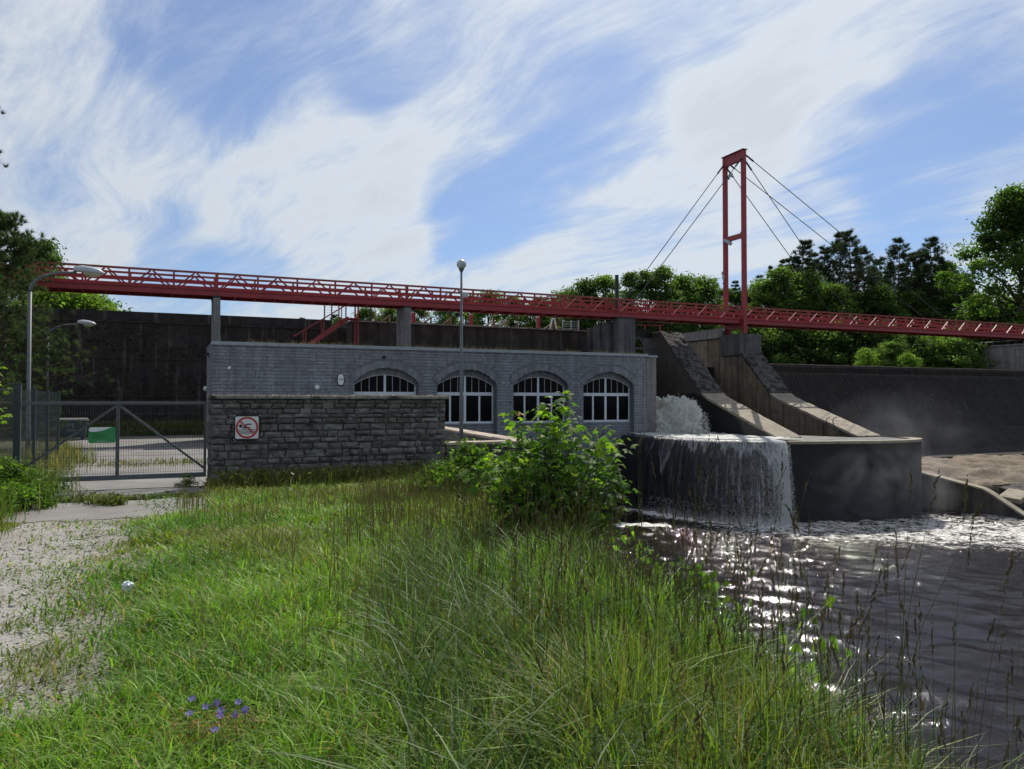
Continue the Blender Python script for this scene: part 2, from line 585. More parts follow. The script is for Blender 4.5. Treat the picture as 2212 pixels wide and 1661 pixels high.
M['bin_lid'] = paint_mat('bin_lid_plastic', (0.13, 0.14, 0.14), 0.5, 0.0, 0.2)
M['bin_print'] = paint_mat('bin_print', (0.20, 0.24, 0.25), 0.6)
M['wood'] = paint_mat('weathered_wood', (0.22, 0.15, 0.10), 0.8, 0.0, 0.3, 6)
M['cable'] = paint_mat('steel_cable', (0.035, 0.04, 0.045), 0.4, 0.5)
M['bark'] = stone_mat('bark', (0.035, 0.028, 0.022), (0.09, 0.07, 0.055), 9, rnd=0.15, bump_s=0.8, bump_d=0.03)
M['pine_bark'] = stone_mat('pine_bark', (0.05, 0.032, 0.022), (0.13, 0.075, 0.045), 7, rnd=0.15, bump_s=0.8, bump_d=0.03)
M['leaf'] = leaf_mat('leaf', 0.48, 0.7, spec=0.12)
M['needle'] = leaf_mat('needle', 0.18, 0.7, 0.15, spec=0.12)
M['grass'] = leaf_mat('grass_blade', 0.34, 0.55, 0.0, spec=0.25, tcol=(0.95, 1.08, 0.42))
M['seed'] = leaf_mat('seed_stalk', 0.10, 0.8, 0.0, spec=0.1)
M['maple'] = leaf_mat('maple_leaf', 0.46, 0.6, 0.22, spec=0.16)
M['petal'] = leaf_mat('violet_petal', 0.3, 0.6, 0.1, tcol=(1.0, 0.9, 1.1))
M['litter'] = paint_mat('white_litter', (0.62, 0.68, 0.72), 0.5)


def glass_mat():
    m, nt, out = new_mat('dark_window_glass')
    p = principled(nt, out, 0.06)
    p.inputs['Base Color'].default_value = (0.004, 0.004, 0.006, 1)
    p.inputs['Specular IOR Level'].default_value = 0.06
    return m


M['glass'] = glass_mat()


def ground_mat():
    m, nt, out = new_mat('meadow_soil')
    p = principled(nt, out, 0.95)
    pos = wpos(nt)
    a = ramp(nt, noise(nt, pos, 1.6, 6, 0.65), [(0.35, (0.045, 0.055, 0.018)), (0.55, (0.075, 0.072, 0.034)), (0.72, (0.11, 0.095, 0.06))]).outputs[0]
    # trodden pale dirt along the drive
    se = nt.nodes.new('ShaderNodeSeparateXYZ')
    nt.links.new(pos, se.inputs[0])
    dirt = ramp(nt, noise(nt, pos, 7, 6, 0.7), [(0.35, (0.18, 0.162, 0.132)), (0.6, (0.28, 0.26, 0.23)), (0.75, (0.36, 0.34, 0.315))]).outputs[0]
    ed = math_node(nt, 'ADD', se.outputs[0], math_node(nt, 'MULTIPLY_ADD', noise(nt, pos, 1.5, 6, 0.7), -3.2, 1.6))
    fm = ramp(nt, math_node(nt, 'MULTIPLY_ADD', ed, 0.5, 0.5), [(0.42, (1, 1, 1)), (0.66, (0, 0, 0))]).outputs[0]
    lm = ramp(nt, math_node(nt, 'MULTIPLY_ADD', se.outputs[0], 0.25, 1.0), [(0.10, (0, 0, 0)), (0.22, (1, 1, 1))]).outputs[0]
    a = mixc(nt, math_node(nt, 'MULTIPLY', fm, lm), a, dirt)
    nt.links.new(a, p.inputs['Base Color'])
    bump(nt, p, noise(nt, pos, 30, 5, 0.7), 0.8, 0.03)
    return m


def gravel_mat():
    m, nt, out = new_mat('pale_gravel')
    p = principled(nt, out, 0.95)
    pos = wpos(nt)
    vo = nt.nodes.new('ShaderNodeTexVoronoi')
    vo.inputs['Scale'].default_value = 55
    nt.links.new(pos, vo.inputs['Vector'])
    cs = nt.nodes.new('ShaderNodeSeparateColor')
    nt.links.new(vo.outputs['Color'], cs.inputs[0])
    a = ramp(nt, cs.outputs[0], [(0.0, (0.15, 0.14, 0.125)), (0.5, (0.27, 0.255, 0.235)), (1.0, (0.38, 0.365, 0.34))]).outputs[0]
    b = ramp(nt, noise(nt, pos, 0.9, 6, 0.65), [(0.38, (0.19, 0.172, 0.148)), (0.62, (0.31, 0.295, 0.275))]).outputs[0]
    c = mixc(nt, 0.5, a, b)
    nt.links.new(c, p.inputs['Base Color'])
    h = math_node(nt, 'ADD', math_node(nt, 'MULTIPLY', vo.outputs['Distance'], -1.0), math_node(nt, 'MULTIPLY', noise(nt, pos, 60, 4), 0.3))
    bump(nt, p, h, 0.7, 0.012)
    return m


def asphalt_mat():
    m, nt, out = new_mat('old_asphalt')
    p = principled(nt, out, 0.9)
    pos = wpos(nt)
    a = ramp(nt, noise(nt, pos, 0.7, 7, 0.6), [(0.35, (0.14, 0.132, 0.128)), (0.65, (0.215, 0.205, 0.195))]).outputs[0]
    b = ramp(nt, noise(nt, pos, 80, 3, 0.6), [(0.3, (0.7, 0.7, 0.7)), (0.7, (1.25, 1.25, 1.25))]).outputs[0]
    c = mixc(nt, 1.0, a, b, 'MULTIPLY')
    s = ramp(nt, noise(nt, pos, 1.3, 6, 0.65), [(0.60, (0, 0, 0)), (0.72, (1, 1, 1))]).outputs[0]
    c = mixc(nt, math_node(nt, 'MULTIPLY', s, 0.6), c, (0.25, 0.21, 0.17))
    nt.links.new(c, p.inputs['Base Color'])
    bump(nt, p, noise(nt, pos, 70, 4, 0.7), 0.5, 0.01)
    return m


def far_ground_mat():
    m, nt, out = new_mat('forest_floor')
    p = principled(nt, out, 0.95)
    a = ramp(nt, noise(nt, wpos(nt), 0.25, 7, 0.65), [(0.35, (0.022, 0.035, 0.012)), (0.65, (0.05, 0.06, 0.022))]).outputs[0]
    nt.links.new(a, p.inputs['Base Color'])
    return m


def rock_mat():
    m, nt, out = new_mat('riverbed_rock')
    p = principled(nt, out, 0.85)
    pos = wpos(nt, (1, 1, 2.5))
    a = ramp(nt, noise(nt, pos, 0.9, 8, 0.7, 0.3), [(0.32, (0.07, 0.05, 0.033)), (0.5, (0.16, 0.12, 0.08)), (0.68, (0.27, 0.21, 0.15))]).outputs[0]
    nt.links.new(a, p.inputs['Base Color'])
    bump(nt, p, noise(nt, pos, 5, 7, 0.7), 0.9, 0.1)
    return m


def water_mat():
    m, nt, out = new_mat('river_water')
    p = nt.nodes.new('ShaderNodeBsdfPrincipled')
    p.inputs['Base Color'].default_value = (0.009, 0.0044, 0.0029, 1)
    p.inputs['Roughness'].default_value = 0.045
    p.inputs['IOR'].default_value = 1.333
    pos = wpos(nt, (1, 1, 1), (0, 0, R(56)))
    fa0 = nt.nodes.new('ShaderNodeAttribute')
    fa0.attribute_name = 'foam'
    # the wind drives ripples whose crests lie across the view
    st = nt.nodes.new('ShaderNodeMapping')
    st.inputs['Scale'].default_value = (0.5, 1.5, 1)
    nt.links.new(pos, st.inputs['Vector'])
    h = math_node(nt, 'ADD', math_node(nt, 'MULTIPLY', noise(nt, st.outputs[0], 3.4, 3, 0.6, 0.4), 0.6),
                  math_node(nt, 'MULTIPLY', noise(nt, st.outputs[0], 15.0, 3, 0.6, 0.3), 0.50))
    h = math_node(nt, 'MULTIPLY', h, math_node(nt, 'MULTIPLY_ADD', fa0.outputs['Fac'], 1.6, 0.24))
    b = nt.nodes.new('ShaderNodeBump')
    b.inputs['Strength'].default_value = 1.0
    b.inputs['Distance'].default_value = 0.075
    nt.links.new(h, b.inputs['Height'])
    nt.links.new(b.outputs[0], p.inputs['Normal'])
    # foam: torn patches, thick where the fall lands
    fa = nt.nodes.new('ShaderNodeAttribute')
    fa.attribute_name = 'foam'
    fp = wpos(nt, (1, 1, 1), (0, 0, R(50)))
    fm = nt.nodes.new('ShaderNodeMapping')
    fm.inputs['Scale'].default_value = (0.75, 2.0, 1)
    nt.links.new(fp, fm.inputs['Vector'])
    n1 = noise(nt, fm.outputs[0], 1.5, 8, 0.72, 0.6)
    n2 = noise(nt, fm.outputs[0], 7.0, 6, 0.7, 0.8)
    s = math_node(nt, 'ADD', math_node(nt, 'MULTIPLY_ADD', math_node(nt, 'ADD', n1, n2), 1.2, -1.2), math_node(nt, 'SUBTRACT', fa.outputs['Fac'], 0.5))
    mr = nt.nodes.new('ShaderNodeMapRange')
    mr.inputs['From Min'].default_value = 0.02
    mr.inputs['From Max'].default_value = 0.16
    nt.links.new(s, mr.inputs['Value'])
    f = nt.nodes.new('ShaderNodeBsdfPrincipled')
    f.inputs['Base Color'].default_value = (0.72, 0.70, 0.66, 1)
    f.inputs['Roughness'].default_value = 0.6
    fb = nt.nodes.new('ShaderNodeBump')
    fb.inputs['Strength'].default_value = 1.0
    fb.inputs['Distance'].default_value = 0.08
    nt.links.new(n2, fb.inputs['Height'])
    nt.links.new(fb.outputs[0], f.inputs['Normal'])
    mx = nt.nodes.new('ShaderNodeMixShader')
    nt.links.new(mr.outputs[0], mx.inputs[0])
    nt.links.new(p.outputs[0], mx.inputs[1])
    nt.links.new(f.outputs[0], mx.inputs[2])
    nt.links.new(mx.outputs[0], out.inputs['Surface'])
    return m


M['ground'] = ground_mat()
M['gravel'] = gravel_mat()
M['asphalt'] = asphalt_mat()
M['forest'] = far_ground_mat()
M['rock'] = rock_mat()
M['water'] = water_mat()

# ------------------------------------------------------------------ terrain
WATER_Z = -4.13
_ED = np.array([-30, 0, 3, 5, 6.6, 10, 14, 20, 24, 60], dtype=float)
_EL = np.array([2.2, 1.75, 1.60, 1.18, 0.88, 0.55, 0.42, 0.30, 0.2, 0.2])


def ground_z(u, v):
    u = np.asarray(u, dtype=float)
    v = np.asarray(v, dtype=float)
    s, c = math.sin(YAW), math.cos(YAW)
    lat, d = c * u - s * v, s * u + c * v
    z = 0.45 - 0.028 * np.clip(d, -4, 16.07)
    z = z + 0.035 * np.sin(u * 0.9 + 1.3) * np.cos(v * 0.7) * np.clip((u + 0.3) / 2, 0, 1) * np.clip((17 - d) / 6, 0, 1)
    edge = np.interp(d, _ED, _EL) + 0.12 * np.sin(d * 1.7) + 0.07 * np.sin(d * 4.3 + 1)
    off = lat - edge
    bank = z - np.where(off > 0, off * (1.0 + 0.7 * np.clip((7 - d) / 4, 0, 1)) + 0.25 * np.clip(off, 0, 1), 0)
    wall_u = 9.55 + (v - 20) * 0.135
    far = np.where(u > wall_u, -5.4, np.minimum(z, 0.0))
    out = np.where(v > 20.05, far, bank)
    return np.maximum(out, -5.4)


def sheet(name, us, vs, off, mat, kind='structure', ragged=0.0, zf=ground_z):
    U, V = np.meshgrid(us, vs)
    if ragged:
        J = sum(ragged * 0.6 * np.sin(V * f + 7 * f) for f in (1.3, 2.9, 5.1, 9.7)) * 0.8
        K = sum(ragged * 0.6 * np.sin(U * f + 3 * f) for f in (1.7, 3.1, 6.3, 11.3)) * 0.8
        e = np.zeros_like(U)
        e[0, :] = e[-1, :] = e[:, 0] = e[:, -1] = 1
        U = U + J * e
        V = V + K * e
    Z = zf(U, V) + off
    n, m = U.shape
    idx = np.arange(n * m).reshape(n, m)
    F = np.stack([idx[:-1, :-1], idx[:-1, 1:], idx[1:, 1:], idx[1:, :-1]], -1).reshape(-1, 4)
    o = np_mesh(name, np.stack([U, V, Z], -1).reshape(-1, 3), F4=F, mat=mat, smooth=True)
    o['kind'] = kind
    return o


us = np.concatenate([np.linspace(-900, -60, 8), np.linspace(-50, -16, 12), np.arange(-14, 26, 0.25), [30, 60, 130, 400, 900]])
vs = np.concatenate([np.linspace(-900, -40, 7), np.linspace(-30, -6, 12), np.arange(-5, 20.0, 0.25), [20.04, 20.06], np.arange(20.5, 54, 0.5)])
sheet('ground', us, vs, 0.0, M['ground'])
sheet('gravel_drive', np.linspace(-3.6, -0.75, 30), np.linspace(-8, 16.3, 260), 0.005, M['gravel'], ragged=0.16)
sheet('pavement', np.linspace(-2.75, 0.85, 60), np.linspace(14.6, 20.2, 60), 0.014, M['asphalt'], ragged=0.12)
sheet('yard_pavement', np.linspace(-4.6, 8.9, 40), np.linspace(20.2, 51.4, 60), 0.012, M['asphalt'], ragged=0.03)


def far_z(u, v):
    h = 4.7 + 0.012 * np.clip(v - 60, 0, 400) + 0.4 * np.sin(u * 0.07) * np.cos(v * 0.05)
    return np.where((v < 78) & (u < 80), 3.6, h)


sheet('far_bank', np.concatenate([np.linspace(-1500, -100, 8), np.linspace(-80, 220, 40), np.linspace(260, 1500, 8)]),
      np.concatenate([[53.4, 56, 60, 66, 70, 77.9, 78.1], np.linspace(82, 220, 16), [300, 600, 1500]]), 0, M['forest'], zf=far_z)
# reservoir held back by the dam
mb = MB().add([(10.6, 50.3, 4.75), (82, 50.3, 4.75), (82, 80, 4.75), (-60, 80, 4.75), (-60, 53.2, 4.75), (10.6, 53.2, 4.75)], [(0, 1, 2, 3, 4, 5)])
tag(mb.build('reservoir_water', M['water']), kind='structure')

# ------------------------------------------------------------------ river
LIP = [(25.3, 39.9), (25.35, 38.2), (25.55, 36.4), (25.8, 34.7), (26.35, 32.8), (27.4, 31.3), (28.9, 30.35), (30.3, 29.75), (31.8, 29.3), (33.3, 28.95),
       (34.8, 28.75), (36.3, 28.8), (37.5, 29.2), (38.6, 30.0), (39.0, 31.2)]


def catmull(pts, per=10):
    P = [np.array(p, float) for p in pts]
    P = [2 * P[0] - P[1]] + P + [2 * P[-1] - P[-2]]
    out = []
    for i in range(1, len(P) - 2):
        for k in range(per):
            t = k / per
            a, b, c, d = P[i - 1], P[i], P[i + 1], P[i + 2]
            out.append(0.5 * ((2 * b) + (-a + c) * t + (2 * a - 5 * b + 4 * c - d) * t * t + (-a + 3 * b - 3 * c + d) * t ** 3))
    out.append(P[-2])
    return np.array(out)


LIPC = catmull(LIP, 10)
seg = np.diff(LIPC, axis=0)
LIPS = np.concatenate([[0], np.cumsum(np.hypot(seg[:, 0], seg[:, 1]))])
tang = np.gradient(LIPC, axis=0)
tang /= np.hypot(tang[:, 0], tang[:, 1])[:, None]
LIPN = np.stack([tang[:, 1], -tang[:, 0]], -1)      # points away from the platform
if LIPN[0, 0] > 0:
    LIPN = -LIPN


def seg_dist(U, V, pts):
    best = np.full(U.shape, 1e9)
    for (a, b), (c, d) in zip(pts[:-1], pts[1:]):
        dx, dy = c - a, d - b
        t = np.clip(((U - a) * dx + (V - b) * dy) / (dx * dx + dy * dy), 0, 1)
        best = np.minimum(best, np.hypot(U - a - t * dx, V - b - t * dy))
    return best


ru = np.concatenate([np.arange(-2, 58, 0.13), np.linspace(58.5, 130, 60)])
rv = np.concatenate([np.linspace(-60, -1, 40), np.arange(-0.8, 46, 0.13)])
U, V = np.meshgrid(ru, rv)
rr = R(24)
A = U * math.cos(rr) - V * math.sin(rr)
B = U * math.sin(rr) + V * math.cos(rr)
Z = np.zeros_like(U)
for k in range(36):
    lam = 0.45 * (1.095 ** (k % 18)) * random.uniform(0.9, 1.1)
    th = R(62) + random.gauss(0, 0.40)
    kx, ky = math.cos(th) * 2 * math.pi / lam, math.sin(th) * 2 * math.pi / lam
    w_ = np.sin(A * kx + B * ky + random.uniform(0, 6.28) + 0.9 * np.sin(A * kx * 0.23 + B * ky * 0.11 + k))
    Z += 0.0060 * lam * (w_ + 0.3 * w_ * w_)
fall_base = [tuple(p) for p in (LIPC[10:62:6] + LIPN[10:62:6] * 0.95)]
d_fall = seg_dist(U, V, fall_base)
d_band = seg_dist(U, V, [(28.4, 29.6), (30.5, 28.0), (33.0, 25.8), (37.0, 22.9), (43, 19), (52, 14)])
d_patch = seg_dist(U, V, [(20.9, 32.9), (22.6, 32.2)])
d_edge = seg_dist(U, V, [(33, 27.6), (38, 28.2), (41, 27.0)])
chop = np.exp(-(np.minimum(d_fall, d_band) / 4.5) ** 2)
for k in range(10):
    lam = random.uniform(0.5, 1.1)
    th = random.uniform(0, 6.28)
    Z += chop * 0.014 * np.sin((A * math.cos(th) + B * math.sin(th)) * 2 * math.pi / lam + random.uniform(0, 6.28))
foam = np.maximum.reduce([0.95 * np.exp(-(d_fall / 0.7) ** 2), 0.42 * np.exp(-(d_fall / 3.0) ** 2), 0.56 * np.exp(-(d_band / 6.0) ** 4),
                          0.40 * np.exp(-(d_band / 7.5) ** 2), 0.92 * np.exp(-(d_patch / 0.55) ** 2), 0.50 * np.exp(-(d_edge / 2.6) ** 2)]) + 0.02
n, m = U.shape
idx = np.arange(n * m).reshape(n, m)
F = np.stack([idx[:-1, :-1], idx[:-1, 1:], idx[1:, 1:], idx[1:, :-1]], -1).reshape(-1, 4)
river = np_mesh('river_water', np.stack([U, V, Z + WATER_Z], -1).reshape(-1, 3), F4=F, mat=M['water'], smooth=True)
fa = river.data.attributes.new('foam', 'FLOAT', 'POINT')
fa.data.foreach_set('value', foam.ravel().astype(np.float32))
river['kind'] = 'structure'

# shelving rock at the foot of the spillway
gu, gv = np.arange(39.5, 100, 0.45), np.arange(32.5, 45.5, 0.3)
U, V = np.meshgrid(gu, gv)
Z = np.interp(V, [32.5, 36.5, 39.5, 42, 45.5], [-5.2, -4.45, -3.35, -2.75, -2.4])
Zn = np.array([mnoise.fractal(Vector((a * 0.35, b * 0.9, 3.1)), 1.0, 2.0, 5) for a, b in zip(U.ravel(), V.ravel())]).reshape(U.shape)
Z = Z + 0.20 * np.round(Zn * 4) / 4 + 0.12 * Zn
n, m = U.shape
idx = np.arange(n * m).reshape(n, m)
F = np.stack([idx[:-1, :-1], idx[:-1, 1:], idx[1:, 1:], idx[1:, :-1]], -1).reshape(-1, 4)
tag(np_mesh('riverbed_rock', np.stack([U, V, Z], -1).reshape(-1, 3), F4=F, mat=M['rock']), kind='structure')

# ------------------------------------------------------------------ dam walls
# tall wall behind the yard, in two lifts with a ledge
t = empty('dam_wall', (-8, 53, 0), 'tall dark stained concrete dam wall behind the fenced yard', 'dam')
mb = MB().box((-60, 53.0, -1), (10.4, 54.6, 7.0))
mb.build('wall_body', M['dam'], t)
MB().box((-60, 53.22, 7.003), (10.4, 54.4, 7.66)).build('parapet', M['dam'], t)
# lift seams and joints left by the shuttering
for zz in (2.35, 4.7):
    MB().box((-59, 52.955, zz), (10.38, 53.0, zz + 0.05)).build('lift_seam', M['forebay'], t)
for uu in (-12.5, -5.2, 2.1, 8.2):
    MB().box((uu, 52.97, 0.0), (uu + 0.05, 53.0, 6.9)).build('joint', M['wet'], t)
# crumbling ledge edge
mb = MB()
u0 = -59.0
while u0 < 10.2:
    l = random.uniform(0.08, 0.3)
    mb.box((u0, 52.95 - random.uniform(0, 0.04), 6.97 - random.uniform(0, 0.03)), (u0 + l, 53.21, 7.004 + random.uniform(0.0, 0.04)))
    u0 += l * random.uniform(0.8, 1.02)
led = mb.build('ledge', M['forebay'], t)
led['kind'] = 'stuff'
# rough damp growth standing out of the face
P = np.stack([rng.uniform(-14, 10, 9000), np.full(9000, 52.99), rng.uniform(0.1, 6.9, 9000)], -1)
dens = np.array([mnoise.noise(Vector((p[0] * 0.25, 0.0, p[2] * 0.9))) for p in P])
P = P[dens > -0.05]
k = len(P)
sz = rng.uniform(0.012, 0.05, k)
q = rng.normal(0, 1, (k, 4, 3)) * sz[:, None, None] * np.array([1.0, 0.5, 1.0])
V4 = (P[:, None, :] + q).reshape(-1, 3)
V4[:, 1] = np.minimum(V4[:, 1], 53.0)
T3 = (np.arange(k)[:, None] * 4 + np.array([[0, 1, 2], [0, 2, 3], [0, 3, 1]]).reshape(1, 9)).reshape(-1, 3)
cc = np.repeat(np.stack([rng.uniform(0.02, 0.05, k), rng.uniform(0.017, 0.035, k), rng.uniform(0.012, 0.025, k)], -1), 4, 0)
o = np_mesh('dry_moss', V4 - np.array(wloc(t)), F3=T3, mat=M['grass'], col=cc, parent=t)
o['kind'] = 'stuff'

# forebay wall behind the power house roof
t = empty('forebay_wall', (18, 47, 0), 'dark streaked concrete forebay wall rising behind the power house roof', 'wall')
MB().box((10.4, 47.0, -1), (27.0, 48.2, 6.96)).build('wall_body', M['forebay'], t)
MB().box((10.38, 48.21, -1), (11.6, 53.2, 6.98)).build('side_wall', M['forebay'], t)
MB().box((10.3, 46.9, 6.964), (27.05, 48.3, 7.05)).build('coping', M['slab'], t)
MB().box((11.62, 48.25, 5.6), (27.0, 54.0, 6.9)).build('walkway_slab', M['forebay'], t)

# spillway: long crest with a raked, streaked face
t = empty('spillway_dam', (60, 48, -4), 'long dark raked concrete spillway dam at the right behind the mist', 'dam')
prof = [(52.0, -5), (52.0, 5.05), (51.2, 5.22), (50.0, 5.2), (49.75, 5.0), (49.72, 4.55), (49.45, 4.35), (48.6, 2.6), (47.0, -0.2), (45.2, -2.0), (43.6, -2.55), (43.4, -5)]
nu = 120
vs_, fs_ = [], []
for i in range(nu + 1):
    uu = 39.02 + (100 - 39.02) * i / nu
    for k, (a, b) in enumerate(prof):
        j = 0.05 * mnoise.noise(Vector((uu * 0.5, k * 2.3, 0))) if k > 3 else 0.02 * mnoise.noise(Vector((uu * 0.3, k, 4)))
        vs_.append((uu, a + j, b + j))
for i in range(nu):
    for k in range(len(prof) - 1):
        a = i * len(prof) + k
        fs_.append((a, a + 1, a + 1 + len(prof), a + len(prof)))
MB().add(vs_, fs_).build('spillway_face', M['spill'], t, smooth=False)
mb = MB()
for uu in np.arange(43.0, 99, 5.6):
    pts_ = [(49.44, 4.33), (48.6, 2.6), (47.0, -0.2), (45.2, -2.0)]
    for (a, b), (c, d) in zip(pts_[:-1], pts_[1:]):
        MB().bar((uu, a, b), (uu, c, d), 0.10, 0.06, (0, 1, 0.6)).build('joint', M['wet'], t)
# thin lip; the crest's sunlit line is put into its pale colour
MB().box((39.02, 49.93, 5.19), (100, 50.6, 5.262)).build('crest_lip', M['coping'], t)

# wall of the far right abutment, beyond the crest
t = empty('abutment_wall', (81.5, 54, 3), 'pale grey concrete retaining wall with rail at the far right end of dam', 'wall')
MB().box((81.3, 50.95, 2.0), (82.2, 58.0, 7.95)).build('wall_body', M['pillar'], t)
MB().box((81.2, 50.9, 7.953), (82.3, 58.1, 8.1)).build('coping', M['slab'], t)
for k in range(5):
    MB().tube([(81.7, 51.3 + k * 1.6, 8.1), (81.7, 51.3 + k * 1.6, 8.5)], 0.03, 6).build('rail_post', M['galv'], t)
MB().tube([(81.7, 51.0, 8.5), (81.7, 58.0, 8.5)], 0.035, 6).build('handrail', M['galv'], t)

# ------------------------------------------------------------------ spillway platform and piers
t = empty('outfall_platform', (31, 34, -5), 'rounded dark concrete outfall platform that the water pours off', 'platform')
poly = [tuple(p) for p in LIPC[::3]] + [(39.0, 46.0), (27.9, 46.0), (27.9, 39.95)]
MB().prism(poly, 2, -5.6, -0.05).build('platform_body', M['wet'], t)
mb = MB()
i0 = int(np.argmin(np.abs(LIPS - 11.2)))
rim = LIPC[i0::2]
inn = rim - LIPN[i0::2] * 0.55
out_ = rim + LIPN[i0::2] * 0.06
nn = len(rim)
vs_ = [(*p, 0.02) for p in out_] + [(*p, 0.02) for p in inn] + [(*p, -0.12) for p in out_] + [(*p, -0.045) for p in inn]
fs_ = []
for i in range(nn - 1):
    fs_ += [(i, i + 1, nn + i + 1, nn + i), (2 * nn + i, 2 * nn + i + 1, i + 1, i), (nn + i, nn + i + 1, 3 * nn + i + 1, 3 * nn + i)]
mb.add(vs_, fs_).build('rim', M['coping'], t)


def pier_wet_mat():
    m, nt, out = new_mat('spray_darkened_pier')
    p = principled(nt, out, 0.75)
    pos = wpos(nt)
    c = ramp(nt, noise(nt, pos, 1.5, 6, 0.62), [(0.32, (0.06, 0.053, 0.046)), (0.68, (0.105, 0.092, 0.077))]).outputs[0]
    s = ramp(nt, noise(nt, wpos(nt, (2.5, 2.5, 0.18)), 1.0, 5, 0.6, 0.2), [(0.42, (0, 0, 0)), (0.66, (1, 1, 1))]).outputs[0]
    c = mixc(nt, math_node(nt, 'MULTIPLY', s, 0.6), c, (0.04, 0.036, 0.033))
    # soaked patch round the outlet
    se = nt.nodes.new('ShaderNodeSeparateXYZ')
    nt.links.new(pos, se.inputs[0])
    a = math_node(nt, 'POWER', math_node(nt, 'ABSOLUTE', math_node(nt, 'DIVIDE', math_node(nt, 'SUBTRACT', se.outputs[1], 41.6), 5.4)), 2)
    b = math_node(nt, 'POWER', math_node(nt, 'ABSOLUTE', math_node(nt, 'DIVIDE', math_node(nt, 'ADD', se.outputs[2], 0.05), 2.75)), 2)
    rr_ = math_node(nt, 'ADD', math_node(nt, 'ADD', a, b), math_node(nt, 'MULTIPLY', math_node(nt, 'SUBTRACT', noise(nt, pos, 1.3, 4), 0.5), 0.25))
    f = ramp(nt, rr_, [(0.86, (1, 1, 1)), (1.0, (0, 0, 0))]).outputs[0]
    c = mixc(nt, f, c, (0.006, 0.006, 0.006))
    nt.links.new(c, p.inputs['Base Color'])
    bump(nt, p, noise(nt, pos, 14, 5, 0.65), 0.5, 0.02)
    return m


M['pier_wet'] = pier_wet_mat()


def rough_strip(name, u0, u1, pts, th, mat, parent, amp, clean=False):
    """sloping top slab with chipped, uneven surface; pts run (v, z) from the top down"""
    nu_, per = 10, 26
    V_, Z_ = [], []
    for (a, b), (c, d) in zip(pts[:-1], pts[1:]):
        for k in range(per):
            V_.append(a + (c - a) * k / per)
            Z_.append(b + (d - b) * k / per)
    V_.append(pts[-1][0])
    Z_.append(pts[-1][1])
    vs_, fs_ = [], []
    nv = len(V_)
    for i in range(nv):
        for j in range(nu_ + 1):
            uu = u0 + (u1 - u0) * j / nu_
            e = mnoise.fractal(Vector((uu * 1.7, V_[i] * 1.7, Z_[i])), 1.0, 2.0, 4)
            h = amp * e
            du = amp * 0.8 * mnoise.noise(Vector((V_[i] * 2.1, j * 5.0, 1.0))) if j in (0, nu_) else 0
            vs_.append((uu + du, V_[i], Z_[i] + th + h))
    for i in range(nv - 1):
        for j in range(nu_):
            a = i * (nu_ + 1) + j
            fs_.append((a, a + 1, a + nu_ + 2, a + nu_ + 1))
    # skirts
    b0 = len(vs_)
    for i in range(nv):
        vs_.append((u0, V_[i], Z_[i] - 0.05))
        vs_.append((u1, V_[i], Z_[i] - 0.05))
    for i in range(nv - 1):
        fs_.append((i * (nu_ + 1), (i + 1) * (nu_ + 1), b0 + 2 * i + 2, b0 + 2 * i))
        fs_.append(((i + 1) * (nu_ + 1) + nu_, i * (nu_ + 1) + nu_, b0 + 2 * i + 1, b0 + 2 * i + 3))
    fs_.append(tuple(range((nv - 1) * (nu_ + 1), nv * (nu_ + 1))) + (b0 + 2 * nv - 1, b0 + 2 * nv - 2))
    return MB().add(vs_, fs_).build(name, mat, parent, smooth=False)


t = empty('spillway_pier', (32.3, 40, 0), 'sloping concrete pier beside the power house with splash at its foot', 'pier', 'spillway piers')
prof = [(46.9, -0.06), (46.9, 6.9), (44.65, 6.85), (39.95, 2.36), (33.6, -0.055)]
MB().prism(prof, 0, 31.55, 33.15).build('pier_body', M['pier_wet'], t)
rough_strip('upper_coping', 31.47, 33.25, [(44.75, 6.88), (40.2, 2.58)], 0.1, M['coping_moss'], t, 0.09)
rough_strip('lower_coping', 31.47, 33.25, [(40.18, 2.52), (39.6, 2.2), (33.45, -0.06)], 0.1, M['coping'], t, 0.03)
MB().box((31.47, 44.76, 6.86), (33.25, 46.95, 7.0)).build('top_slab', M['pillar'], t)

t = empty('spillway_pier', (38.1, 40, 0), 'sloping brown panelled concrete pier under the red pylon', 'pier', 'spillway piers')
prof = [(50.2, -0.06), (50.2, 6.75), (45.0, 6.75), (45.0, 5.4), (43.0, 5.4), (39.95, 2.36), (33.2, -0.055)]
MB().prism(prof, 0, 37.26, 38.95).build('pier_body', M['pier_dark'], t)
MB().box((37.12, 45.04, 6.753), (38.0, 50.2, 7.43)).build('parapet', M['pillar'], t)
rough_strip('upper_coping', 37.15, 39.05, [(42.96, 5.42), (40.2, 2.58)], 0.1, M['coping_moss'], t, 0.09)
rough_strip('lower_coping', 37.15, 39.05, [(40.18, 2.52), (39.6, 2.2), (33.0, -0.06)], 0.1, M['coping'], t, 0.03)
MB().box((37.0, 43.0, 5.35), (39.05, 45.02, 6.88)).build('pylon_block', M['abutment'], t, bevel=0.03)


def top2(v):
    return float(np.interp(v, [33.2, 39.95, 43.0, 43.01, 50.2], [-0.02, 2.33, 5.3, 6.7, 6.7]))


bounds = [34.4, 35.6, 36.8, 37.9, 39.0, 40.2, 41.5, 42.9, 44.1, 45.4, 46.7, 48.0, 49.2, 50.15]
for a, b in zip(bounds[:-1], bounds[1:]):
    a2, b2 = a + 0.025, b - 0.025
    vs2 = [a2] + [x for x in (39.95, 42.99) if a2 < x < b2] + [b2]
    poly = [(a2, -0.04), (b2, -0.04)] + [(x, max(0.0, (top2(x) if x < 43 else 6.7) - 0.06)) for x in reversed(vs2)]
    if poly[2][1] - poly[0][1] < 0.1:
        continue
    MB().prism(poly, 0, 37.19, 37.262).build('panel', M['pier'], t)
